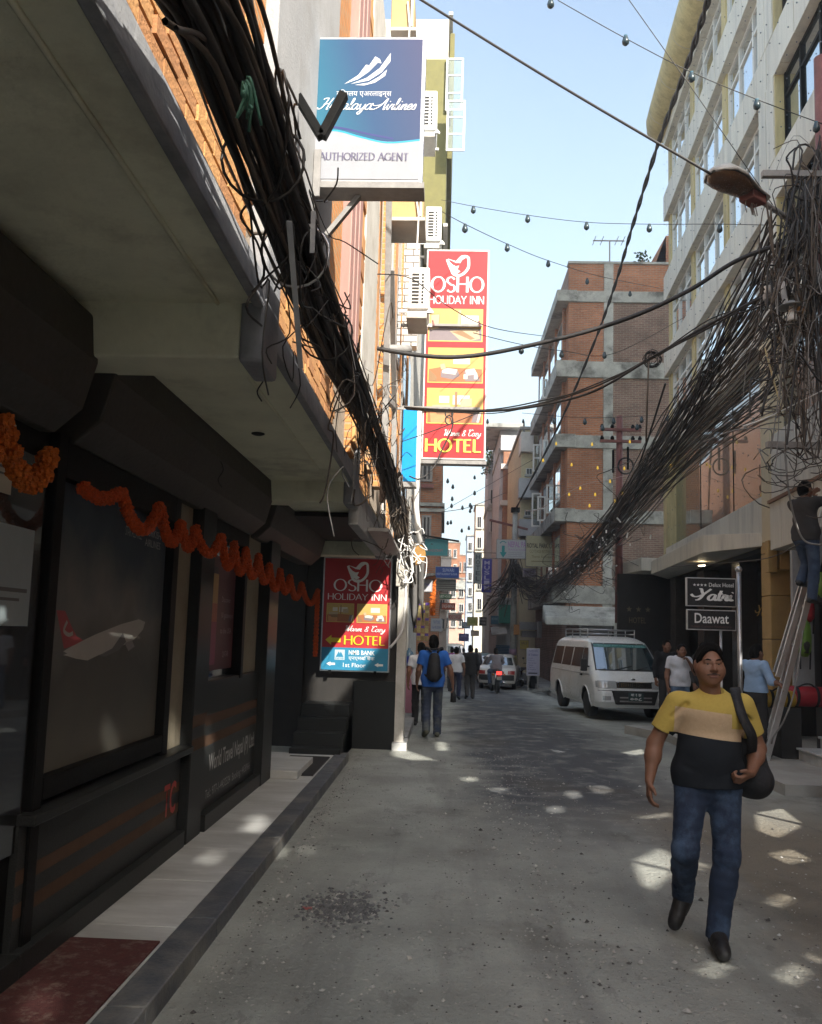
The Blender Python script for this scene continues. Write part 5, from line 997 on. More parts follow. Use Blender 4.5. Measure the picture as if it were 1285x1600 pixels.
# near pole with posters
PL = PY_(801, 1070, 40); r = thing('utility_pole', 'poster covered grey utility pole with a cable knot at the end of the brick block', 'pole', (PL.x, 40, gz(40)))
zt = PY_(806, 797, 40).z; MB().tube([(PL.x,40,gz(40)),(PL.x,40,zt)], [.16,.12], 14).build('shaft', M['bandconc'], r, True)
MB().box(PL.x-.2, PL.x+.2, 39.8, 40.2, zt-.1, zt+.1).build('cap', M['blackframe'], r); q = PY_(800,1056,40).z
for (a, b, c) in ((1040,1056,(.24,.22,.28)),(1024,1040,(.34,.30,.08)),(1014,1024,(.26,.18,.26))): MB().lathe([(.175,PY_(800,b,40).z),(.175,PY_(800,a,40).z)], (PL.x,40,0), 14).build('poster', paint(c), r, True)
MB().bar((PL.x-1.2,40,zt-.5),(PL.x+.6,40,zt-.9), .1, .1).build('cross_arm', M['rust'], r)
r = thing('price_board', 'standing lilac board of printed blue text lines beside the poster pole', 'sign board', (PY_(834,1057,34).x, 34, gz(34)))
x0, x1, z0, z1 = xz(823, 844, 1013, 1056, 34); pn = sign_box(r, x0, x1, 34, z0, z1, .05, M['galv'], paint((.33,.32,.42)), .02); TB = paint((.04,.05,.15))
pn.text('TRAVEL INFO', .12,.05,.88,.12, TB); pn.text('& Trekking', .12,.19,.9,.29, TB, .02)
for i, t in enumerate(('Bungee','Rafting tour','Mountain bike','Visa','Tibet tour','Flight')): pn.text(t, .12, .34+i*.085, .5+.12*(i % 3), .39+i*.085, TB)
pn.rect(.12,.90,.85,.95, paint((.02,.02,.03))); MB().box(x0+.05, x0+.1, 34.02, 34.06, gz(34), z0).build('leg', M['greysteel'], r); MB().box(x1-.1, x1-.05, 34.02, 34.06, gz(34), z0).build('leg', M['greysteel'], r)
thin_box('planter', 'low dark box behind the lilac board', 'box', 812, 836, 1052, 1070, 37, .6, M['dark'])
# rubble kerb and plank on the right behind the van
a, b_ = PY_(834, 1071, 33), PY_(880, 1057, 29); tag(MB().bar((a.x,a.y,gz(33)+.06),(b_.x,b_.y,gz(29)+.35), .14, .1).build('plank', M['bandconc'], None), 'grey plank leaning out from behind the van onto the rubble', 'plank')
MB().box(PY_(835,1060,36).x, 9, 27, 43, -1, gz(34)+.22).build('broken_pavement', M['concrete'], None, kind='structure')

for a in (('shop_sign','small red sign with white text low on the far right side',766,778,978,988,50,(.25,.02,.02),[('BAR',.2,.2,.8,.8)]),('shop_sign','cream sign hanging over the far crowd on the right',736,749,985,994,60,(.45,.42,.33),[('HOTEL',.1,.25,.9,.75)]),
  ('shop_sign','green strip sign under the notice board on the left',684,706,928,936,36,(.02,.15,.06),[('GUEST HOUSE',.05,.2,.95,.8)]),('shop_sign','orange red sign far down the left row',690,712,942,953,46,(.40,.07,.02),[('PASHMINA',.05,.2,.95,.8)]),
  ('shop_sign','white sign with red text above the far vehicles',700,722,958,970,58,(.5,.48,.45),[('MONEY CHANGER',.05,.2,.95,.8)],paint((.35,.03,.03))),('shop_sign','light blue sign at the far end above the crowd',722,735,972,982,66,(.12,.26,.40),[('TOURS',.1,.2,.9,.8)])): hang(*a)
# hazy street air
hz_ = MB().box(-70, 70, -45, 260, -3.5, 42).build('haze', None, None, kind='stuff'); hm = bpy.data.materials.new('haze_air'); hm.use_nodes = True; hn = hm.node_tree.nodes; hn.remove(hn['Principled BSDF']); pv = hn.new('ShaderNodeVolumePrincipled'); pv.inputs['Color'].default_value = (.92,.95,1,1); pv.inputs['Density'].default_value = .0021; pv.inputs['Anisotropy'].default_value = .2
hm.node_tree.links.new(pv.outputs[0], hn['Material Output'].inputs['Volume']); hz_.data.materials.append(hm)
# ---------------------------------------------------------------- vehicles: stacked rounded outlines
class Shell:
    """A vehicle body in its own frame: x across, y from nose (0) to tail, z up; outline at height z from the given profiles."""
    def __init__(s, zs, front, rear, half, rad, n=9): s.zs, s.fr, s.re, s.ha, s.ra, s.n = zs, front, rear, half, rad, n
    def ip(s, tab, z): return float(np.interp(z, s.zs, tab))
    def outline(s, z):
        f, r, w, c = s.ip(s.fr, z), s.ip(s.re, z), s.ip(s.ha, z), s.ip(s.ra, z); pts = []
        ex = lambda t: t
        P = [(-w, None), ]
        res = []
        def arc(cx, cy, a0): return [(cx+c*math.cos(math.radians(a0+90*i/6)), cy+c*math.sin(math.radians(a0+90*i/6))) for i in range(7)]
        side = [(w, r-c+(f+c-(r-c))*i/26) for i in range(1, 26)]                       # right side, tail to nose
        bow = lambda x: .055*(1-(x/w)**2)*-1
        front = [(w-c-(2*w-2*c)*i/16, f+bow(w-c-(2*w-2*c)*i/16)) for i in range(17)]
        pts += [(w-c-(-1)*0+c*math.cos(math.radians(90-90*i/6)), r-c+c*math.sin(math.radians(90-90*i/6))) for i in range(7)]
        pts += side
        pts += [(w-c+c*math.cos(math.radians(-90*i/6)), f+c+c*math.sin(math.radians(-90*i/6))) for i in range(7)]
        pts += front[1:-1]
        pts += [(-w+c+c*math.cos(math.radians(-90-90*i/6)), f+c+c*math.sin(math.radians(-90-90*i/6))) for i in range(7)]
        pts += [(-x, y) for x, y in reversed(side)]
        pts += [(-w+c+c*math.cos(math.radians(180-90*i/6)), r-c+c*math.sin(math.radians(180-90*i/6))) for i in range(7)]
        return pts
    def y_front(s, x, z):
        f, w, c = s.ip(s.fr, z), s.ip(s.ha, z), s.ip(s.ra, z); ax = abs(x)
        if ax > w-c: d = min(ax-(w-c), c); return f+c-math.sqrt(max(0, c*c-d*d))
        return f-.055*(1-(x/w)**2)
    def body(s, z0, z1, nz, cut=()):
        mb = MB(); L = None
        for k in range(nz+1):
            z = z0+(z1-z0)*k/nz; o = s.outline(z); L = len(o); mb.v += [(x, y, z) for x, y in o]
        for k in range(nz):
            for i in range(L):
                q = (k*L+i, k*L+(i+1) % L, (k+1)*L+(i+1) % L, (k+1)*L+i); c = np.mean([mb.v[t] for t in q], 0)
                if any((c[1]-cy)**2+(c[2]-cz)**2 < r*r and abs(c[0]) > s.ip(s.ha, c[2])*.75 for cy, cz, r in cut): continue
                mb.f.append(q)
        top = [nz*L+i for i in range(L)]; mb.f.append(tuple(reversed(top))); return mb
    def front_patch(s, x0, x1, z0, z1, off=.006, nx=14, nz=8, edge=None):
        mb = MB(); vs = []
        for k in range(nz+1):
            t = k/nz; z = z0+(z1-z0)*t; a, b = (x0(t), x1(t)) if callable(x0) else (x0, x1)
            for i in range(nx+1): x = a+(b-a)*i/nx; vs.append((x, s.y_front(x, z)-off, z+off*.3))
        return mb.add(vs, [(k*(nx+1)+i, k*(nx+1)+i+1, (k+1)*(nx+1)+i+1, (k+1)*(nx+1)+i) for k in range(nz) for i in range(nx)])
    def side_patch(s, sg, pts, off=.006):                                  # polygon (y, z) laid on the flank
        return [(sg*(s.ip(s.ha, z)+off), y, z) for y, z in pts]
def rim_wheel(root, x, y, r, w, sg, rimm):
    wh = MB().lathe([(r*.62,-w/2),(r*.93,-w/2),(r,-w*.38),(r,w*.38),(r*.93,w/2),(r*.62,w/2)], (x,y,r), 28, 'x').build('wheel', M['black'], root, True)
    MB().lathe([(0,w/2*sg*.5),(r*.2,w/2*sg*.62),(r*.3,w/2*sg*.4),(r*.58,w/2*sg*.75),(r*.64,w/2*sg*.9),(r*.64,0)], (x,y,r), 20, 'x').build('rim', rimm, wh, True)
    for k in range(8): a = k*math.pi/4; MB().ell((x+w/2*sg*.6, y+r*.45*math.cos(a), r+r*.45*math.sin(a)), (.012,r*.07,r*.07), 6, 4).build('rim_hole', M['dark'], wh)
    return wh
def place(root, loc, rz):
    root.location = loc; root.rotation_euler = (0, 0, rz)
vanp = mat('van_paint', (.66,.67,.66), .28, .05, 3, .02, 60, coat=.5, col2=(.55,.53,.48), c2=(.5,.75))
chrome = mat('chrome', (.6,.6,.6), .12, .05, 10, 0, metal=1); lens = mat('headlight', (.32,.33,.33), .08, .1, 30, .1, spec=.9, coat=1); orl = mat('orange_lens', (.45,.16,.03), .15)
van = thing('van', 'silver white minivan with roof rack parked facing the camera on the right', 'van', (0,0,0))
S = Shell([.28,.40,.62,.85,.98,1.10,1.60,1.72,1.82,1.86], [.06,.0,.02,.10,.24,.42,1.00,1.14,1.42,1.75], [4.62,4.66,4.68,4.68,4.66,4.62,4.50,4.44,4.28,4.1], [.80,.85,.86,.865,.86,.845,.745,.70,.58,.45], [.16,.18,.2,.24,.26,.28,.26,.26,.26,.26])
cuts = [(.95,.31,.40),(3.55,.31,.40)]
ob = S.body(.28, 1.86, 44, cuts).build('body', vanp, van, True); e_ = ob.modifiers.new('es','EDGE_SPLIT'); e_.split_angle = 1.0
MB().box(-.7,.7,.5,4.4,.25,.75).build('underbody', M['dark'], van)
for (cy, cz, r_) in cuts:
    for sg in (1,-1):
        a = [(sg*(S.ip(S.ha, cz+r_*math.sin(t))+.004), cy+r_*math.cos(t), cz+r_*math.sin(t)) for t in np.linspace(-.12, math.pi+.12, 22)]; MB().tube(a, .018, 6).build('wheel_arch', vanp, van, True)
        rim_wheel(van, sg*.72, cy, .31, .2, sg, M['greysteel'])
glv = mirrorglass('windscreen_glass', (.03,.05,.06), .25, .02, .01); rubber = M['black']
S.front_patch(lambda t: -(.755-.10*t), lambda t: (.755-.10*t), 1.08, 1.70, .004).build('windscreen_seal', rubber, van, True)
S.front_patch(lambda t: -(.725-.10*t), lambda t: (.725-.10*t), 1.105, 1.675, .010).build('windscreen', glv, van, True)
S.front_patch(lambda t: -.63, lambda t: .63, 1.60, 1.67, .013, nz=2).build('windscreen_banner', paint((.04,.16,.15), .4), van, True)
pnl = Panel(van, (-.60, S.y_front(0,1.665)-.03, 1.663), (1.2,0,0), (0,-.04,-.055), (0,-1,.5)); pnl.text('TOURIST ONLY SERVICE NEPAL', .03,.1,.97,.9, paint((.25,.5,.48)), .01)
for sg in (1,-1):
    P1 = MB(); pts = S.side_patch(sg, [(.78,1.12),(1.35,1.12),(1.35,1.58),(1.05,1.58)]); P1.add(pts, [tuple(range(len(pts)))]); P1.build('side_window', M['vanglass'], van)
    for (a, b) in ((1.42,2.28),(2.36,3.25),(3.33,4.25)): pts = S.side_patch(sg, [(a,1.12),(b,1.12),(b-.02,1.58),(a,1.58)]); MB().add(pts, [tuple(range(4))]).build('side_window', M['vanglass'], van)
    MB().tube([(sg*(S.ip(S.ha,z)+.003), y, z) for y, z in ((1.38,.42),(1.38,1.05),(1.38,1.6))], .006, 4).build('door_seam', M['dark'], van); MB().tube([(sg*(S.ip(S.ha,z)+.003), y, z) for y, z in ((2.32,.42),(2.32,1.6))], .006, 4).build('door_seam', M['dark'], van)
    MB().tube([(sg*(S.ip(S.ha,.98)+.004), y, .98) for y in np.linspace(.6,4.3,8)], .008, 5).build('side_moulding', M['greysteel'], van); MB().box(sg*.875-.015, sg*.875+.015, 1.18, 1.32, .93, .965).build('door_handle', M['dark'], van, bevel=.006)
    h = S.front_patch(*( (.40,.80) if sg > 0 else (-.80,-.40) ), .70, .865, .012).build('headlight', lens, van, True); S.front_patch(*((.72,.835) if sg > 0 else (-.835,-.72)), .715, .85, .018).build('indicator', lens, h, True)
    S.front_patch(*((.50,.80) if sg > 0 else (-.80,-.50)), .40, .60, .02).build('fog_lamp_panel', vanp, van, True); S.front_patch(*((.54,.72) if sg > 0 else (-.72,-.54)), .44, .53, .026).build('fog_lamp', lens, van, True)
    a = Vector((sg*.82,.72,1.15)); MB().bar(a, a+Vector((sg*.12,-.06,.02)), .04, .03).build('mirror_arm', M['black'], van); MB().hexa([a+Vector((sg*.08,-.12,-.1)), a+Vector((sg*.22,-.10,-.1)), a+Vector((sg*.22,-.02,-.1)), a+Vector((sg*.08,-.02,-.1))], [a+Vector((sg*.08,-.12,.18)), a+Vector((sg*.22,-.10,.18)), a+Vector((sg*.22,-.02,.18)), a+Vector((sg*.08,-.02,.18))]).build('mirror', M['black'], van, bevel=.02)
S.front_patch(-.40, .40, .715, .835, .010).build('grille_back', M['dark'], van, True)
for i in range(17): x = -.38+i*.0475; y_ = S.y_front(x,.77)-.022; MB().box(x-.012, x+.012, y_, y_+.02, .72, .83).build('grille_bar', chrome, van)
MB().tube([(x, S.y_front(x,.845)-.02, .845) for x in np.linspace(-.42,.42,10)], .012, 6).build('grille_trim', chrome, van, True)
MB().ell((0, S.y_front(0,.90)-.01, .905), (.055,.012,.03), 12, 6).build('emblem', chrome, van, True)
MB().hexa([(-.44,-.10,.36),(.44,-.10,.36),(.44,.1,.36),(-.44,.1,.36)], [(-.52,-.10,.66),(.52,-.10,.66),(.52,.1,.66),(-.52,.1,.66)]).build('bumper_guard', M['black'], van, bevel=.02)
for z in (.42,.50): MB().box(-.36,.36,-.115,-.09,z,z+.03).build('guard_slot', M['greysteel'], van)
MB().box(-.17,.17,-.125,-.10,.44,.62).build('number_plate', paint((.02,.05,.05)), van); pnl = Panel(van, (-.17,-.125,.62), (.34,0,0), (0,0,-.18), (0,-1,0)); pnl.text('बा १ झ', .15,.08,.85,.42, WHITE, .02); pnl.text('००८', .12,.52,.88,.92, WHITE, .02)
S.front_patch(-.86, .86, .33, .40, .004).build('bumper_lip', vanp, van, True); MB().tube([(x, S.y_front(x,.655)-.006, .655) for x in np.linspace(-.8,.8,14)], .008, 5).build('bumper_seam', M['dark'], van)
for (xa, xb) in ((-.35,.10),(.12,.58)): MB().tube([(xa, S.y_front(xa,1.09)-.02, 1.10), (xb, S.y_front(xb,1.20)-.025, 1.20)], .009, 5).build('wiper', M['black'], van)
for sg in (1,-1):
    MB().tube([(sg*.58,1.75,2.02),(sg*.58,3.9,2.02)], .018, 8).build('rack_rail', M['galv'], van, True); MB().tube([(sg*.58,1.75,1.92),(sg*.58,3.9,1.92)], .014, 8).build('rack_rail', M['galv'], van, True)
    for y in (1.75,2.45,3.2,3.9): MB().tube([(sg*.58,y,1.78),(sg*.58,y,2.02)], .014, 8).build('rack_post', M['galv'], van, True)
for y in (1.75,2.15,2.55,2.95,3.35,3.9): MB().tube([(-.58,y,1.92 if 1.8 < y < 3.8 else 2.02),(.58,y,1.92 if 1.8 < y < 3.8 else 2.02)], .014, 8).build('rack_bar', M['galv'], van, True)
for y in (1.5,1.75,2.4): MB().tube([(-.70,y+1.4,1.70),(-.55,y+1.4,1.80),(-.35,y+1.4,1.845)], .008, 4).build('roof_rib', M['dark'], van)
nose = PZ_(994, 1128, gz(18.2)); place(van, (nose.x, nose.y+.15, gz(18.3)), math.radians(6))
# ---------------------------------------------------------------- white saloon car further on
car = thing('car', 'white saloon car seen from behind beyond the motorcycle', 'car', (0,0,0)); wp = mat('white_car_paint', (.62,.61,.58), .3, .05, 3, .02, coat=.4)
S2 = Shell([.25,.40,.60,.78,.84,.90,1.25,1.33,1.36], [.06,0,.0,.05,.10,.55,1.05,1.25,1.5], [3.7,3.75,3.75,3.72,3.68,3.1,2.75,2.6,2.4], [.72,.77,.78,.77,.74,.70,.56,.50,.42], [.2,.2,.2,.2,.2,.2,.18,.18,.18])
S2.body(.25, 1.36, 30, [(.7,.28,.33),(2.9,.28,.33)]).build('body', wp, car, True)
MB().box(-.6,.6,.4,3.4,.22,.6).build('underbody', M['dark'], car)
for cy in (.7,2.9):
    for sg in (1,-1): rim_wheel(car, sg*.66, cy, .27, .16, sg, M['greysteel'])
S2.front_patch(lambda t: -(.62-.1*t), lambda t: (.62-.1*t), .95, 1.25, .008).build('rear_window', glv, car, True); S2.front_patch(-.70,.70,.36,.58,.01).build('bumper', M['black'], car, True); S2.front_patch(-.30,.30,.60,.72,.01).build('number_plate', paint((.25,.03,.03)), car, True)
for sg in (1,-1):
    S2.front_patch(*((.45,.72) if sg > 0 else (-.72,-.45)), .60,.74,.012).build('tail_light', paint((.30,.02,.02), .2), car, True)
    pts = S2.side_patch(sg, [(1.0,.92),(2.9,.92),(2.5,1.24),(1.25,1.24)]); MB().add(pts, [(0,1,2,3)]).build('side_window', M['darkgl'], car)
place(car, (PY_(776,1060,34.5).x, 34.5, gz(34.5)), math.radians(-8))
# a far van and car at the end of the street
for (nm, lb, px, y, c, h) in (('van','small white van far off behind the walking crowd',711,70,(.6,.6,.58),1.9),('car','pale blue car far off between the dark jacket and the motorcyclist',750,46,(.22,.34,.36),1.4)):
    v = thing(nm, lb, nm, (0,0,0)); s3 = Shell([.25,.5,h*.5,h*.55,h*.95,h], [0,0,.05,.1,.5,.8], [3.6,3.6,3.6,3.5,3.4,3.2], [.75,.8,.8,.78,.68,.55], [.2]*6); s3.body(.25, h, 14).build('body', mat('far_car_paint', c, .3, .05, 3, 0, coat=.4), v, True)
    s3.front_patch(-.6,.6,h*.58,h*.9,.01).build('rear_window', glv, v, True); s3.front_patch(-.75,.75,.3,.5,.01).build('bumper', M['black'], v, True)
    for cy in (.7,2.8):
        for sg in (1,-1): rim_wheel(v, sg*.66, cy, .29, .16, sg, M['greysteel'])
    place(v, (PY_(px,1040,y).x, y, gz(y)), 0)
# ---------------------------------------------------------------- motorcycle (its rider is built with the people)
def motorcycle(label, loc, rz, simple=False):
    b = thing('motorcycle', label, 'motorcycle', (0,0,0)); dk = M['black']
    for y in (0, 1.25):
        w = MB().lathe([(.22,-.04),(.28,-.05),(.30,0),(.28,.05),(.22,.04)], (0,y,.30), 24, 'x').build('wheel', dk, b, True); MB().lathe([(.215,-.02),(.225,0),(.215,.02)], (0,y,.3), 20, 'x').build('rim', chrome, w, True)
        for k in range(5): a = k*math.pi/5; MB().tube([(0,y+.22*math.cos(a),.3+.22*math.sin(a)),(0,y-.22*math.cos(a),.3-.22*math.sin(a))], .008, 4).build('spoke', chrome, w)
    MB().tube([(0,1.25,.3),(0,1.1,.72),(0,1.05,.98)], .035, 8).build('fork', chrome, b, True); MB().tube([(-.33,.92,1.02),(-.15,1.03,1.03),(.15,1.03,1.03),(.33,.92,1.02)], .014, 6).build('handlebar', dk, b, True)
    MB().ell((0,.78,.78), (.15,.27,.12), 14, 10).build('fuel_tank', mat('red_tank', (.18,.02,.02), .2, coat=.6), b, True); MB().ell((0,.25,.77), (.14,.42,.07), 14, 8).build('seat', dk, b, True); MB().box(-.12,.12,.45,.85,.28,.62).build('engine', M['greysteel'], b, bevel=.04)
    MB().tube([(.16,.6,.32),(.17,.1,.32),(.18,-.25,.42)], [.03,.045,.05], 10).build('exhaust', chrome, b, True); MB().prism([(-.06,-.34,.60),(-.06,-.28,.42),(-.06,-.05,.6),(-.06,.1,.68),(-.06,-.2,.72)], (.12,0,0)).build('rear_mudguard', dk, b, bevel=.01)
    MB().box(-.09,.09,-.36,-.28,.68,.80).build('tail_light', emit('brake_lamp', (.9,.04,.03), 1.2), b, bevel=.015); MB().box(-.09,.09,-.37,-.35,.5,.62).build('number_plate', paint((.3,.28,.24)), b)
    for sg in (1,-1): MB().box(sg*.2-.03, sg*.2+.03, -.3,-.24,.66,.71).build('indicator', orl, b, bevel=.01); MB().tube([(sg*.3,.95,1.03),(sg*.34,.95,1.2)], .008, 4).build('mirror_stem', dk, b); MB().ell((sg*.35,.95,1.23), (.06,.015,.04), 8, 6).build('mirror', dk, b, True); MB().tube([(sg*.05,.02,.3),(sg*.07,-.05,.72)], .025, 6).build('shock_absorber', chrome, b, True)
    MB().ell((0,1.2,.92), (.1,.08,.1), 12, 8).build('headlamp', lens, b, True)
    place(b, loc, rz); return b
MC = PZ_(761, 1066, gz(31)); MCL = (MC.x, 31.0, gz(31)); motorcycle('dark motorcycle with glowing red tail light ridden away from the camera', MCL, math.radians(6))
p = PY_(818, 1045, 36); motorcycle('parked black scooter like motorcycle by the poster pole', (p.x, 37, gz(37)+.05), math.radians(200))
p = PY_(788, 1045, 40); motorcycle('parked motorcycle by the blue shutter behind the poster pole', (p.x, 41.5, gz(41)), math.radians(160))
# ---------------------------------------------------------------- bags and packs at the right edge
def duffel(name, label, px0, px1, py0, py1, y, m, strap):
    x0, x1, z0, z1 = xz(px0, px1, py0, py1, y); r = thing(name, label, 'duffel bag', ((x0+x1)/2, y, z0)); rr = (z1-z0)/2; L = x1-x0; pr = []
    mb = MB(); pts = [(x0+L*t, y+rr*.9+.01*math.sin(9*t), z0+rr) for t in (0,.03,.1,.25,.4,.55,.7,.85,.95,1)]
    mb.tube(pts, [rr*.6,rr*.86,rr*.98,rr*1.0,rr*.96,rr*1.0,rr*.97,rr*.98,rr*.86,rr*.55], 20).build('bag', m, r, True)
    for t in (.28,.72): MB().lathe([(rr*1.02,-.02),(rr*1.03,0),(rr*1.02,.02)], (x0+L*t,y+rr*.9,z0+rr), 20, 'x').build('strap', strap, r, True)
    MB().tube(crom([(x0+L*.3,y+rr*.6,z1-.02),(x0+L*.45,y+rr*.4,z1+.03),(x0+L*.6,y+rr*.5,z1+.03),(x0+L*.7,y+rr*.6,z1-.02)],4), .012, 6).build('handle', strap, r, True)
redn = mat('red_nylon', (.34,.015,.025), .5, .15, 6, .5, 14); yeln = mat('yellow_nylon', (.42,.25,.02), .5, .15, 6, .5, 14); grn = mat('green_nylon', (.14,.25,.03), .55, .15, 8, .5, 18); blk = mat('black_nylon', (.012,.012,.014), .7, .3, 20, .6, 60)
duffel('duffel_bag', 'yellow duffel bag with black straps on the dark crate beside the ladder', 1193, 1249, 1079, 1107, 12.6, yeln, blk); duffel('duffel_bag', 'red duffel bag behind the yellow one at the right edge', 1229, 1300, 1073, 1106, 13.0, redn, blk)
x0, x1, z0, z1 = xz(1218, 1251, 1106, 1122, 12.5); o = MB().box(x0, x1, 12.45, 13.3, .13, z1).build('crate', M['dark'], None, bevel=.015); tag(o, 'dark crate under the yellow duffel bag', 'crate')
q = xz(1251, 1300, 1106, 1120, 12.2); 
wb = thing('white_board', 'white panel standing behind the hanging green backpack', 'panel', (PY_(1255,1000,13.6).x, 13.6, .6)); x0, x1, z0, z1 = xz(1240, 1272, 860, 1085, 13.6); MB().box(x0, x1, 13.6, 13.68, z0, z1).build('panel', M['paleplaster'], wb, bevel=.005); MB().box(x1+.05, x1+1.2, 13.5, 13.7, 0, 3.4).build('dark_panel', M['dark'], wb)
def pack(name, label, px0, px1, py0, py1, y, m, m2):
    x0, x1, z0, z1 = xz(px0, px1, py0, py1, y); c = ((x0+x1)/2, y); w, h = (x1-x0)/2, (z1-z0)/2; r = thing(name, label, 'backpack', (c[0], y, z0))
    MB().tube([(c[0],y,z0),(c[0],y-.02,z0+h*.3),(c[0],y-.03,z0+h),(c[0],y-.02,z0+h*1.7),(c[0],y,z1)], [w*.6,w*.95,w,w*.9,w*.45], 16).build('pack', m, r, True); MB().tube([(c[0],y-w*.7,z0+h*.15),(c[0],y-w*.8,z0+h*.6),(c[0],y-w*.7,z0+h*1.0)], [w*.4,w*.6,w*.4], 12).build('pocket', m2, r, True)
    for sg in (1,-1): MB().tube([(c[0]+sg*w*.6,y-w*.5,z1-.05),(c[0]+sg*w*.8,y-w*.6,z0+h),(c[0]+sg*w*.7,y-w*.3,z0-.2)], .013, 5).build('strap', blk, r)
pack('backpack', 'green backpack with dangling black straps hung on the white panel', 1246, 1267, 968, 1025, 13.3, grn, M['duct']); pack('backpack', 'red backpack hanging above the green one behind the ladder', 1255, 1272, 938, 970, 13.4, redn, redn); pack('backpack', 'lime green pack hanging high behind the ladder top at the right edge', 1275, 1296, 895, 935, 13.2, grn, grn)
# ---------------------------------------------------------------- ladder
r = thing('ladder', 'grey aluminium ladder leaning against the utility pole', 'ladder', PY_(1203,1165,12.3)); A = PY_(1198,1185,12.2); B = PY_(1290,836,12.1); A.z = .13; off = Vector((.10,.36,.05))
A2 = PY_(1222,1060,12.15); B2 = PY_(1302,790,12.05)
for k, (a, b) in enumerate(((A,B),(A+off,B+off))): MB().bar(a, b, .035, .085, up=(1,0,.3)).build('rail', M['alu'], r, bevel=.004)
for k in range(11): p = A.lerp(B, (k+.7)/11.5); MB().tube([p, p+off], .018, 8).build('rung', M['alu'], r, True)
o2 = Vector((-.06,-.02,.02))
for a, b in ((A2+o2,B2+o2),(A2+off*.9+o2,B2+off*.9+o2)): MB().bar(a, b, .03, .075, up=(1,0,.3)).build('upper_rail', M['alu'], r, bevel=.004)
LAD = (A, B, off)
tag(MB().tube(crom([PY_(1255,985,12.0),PY_(1243,1075,11.9),PY_(1226,1125,11.9),PY_(1210,1150,12.0),PY_(1206,1162,12.1)],6), .012, 6).build('rope', M['cablegrey'], None, True), 'grey rope tied to the ladder and hanging down to its foot', 'rope')
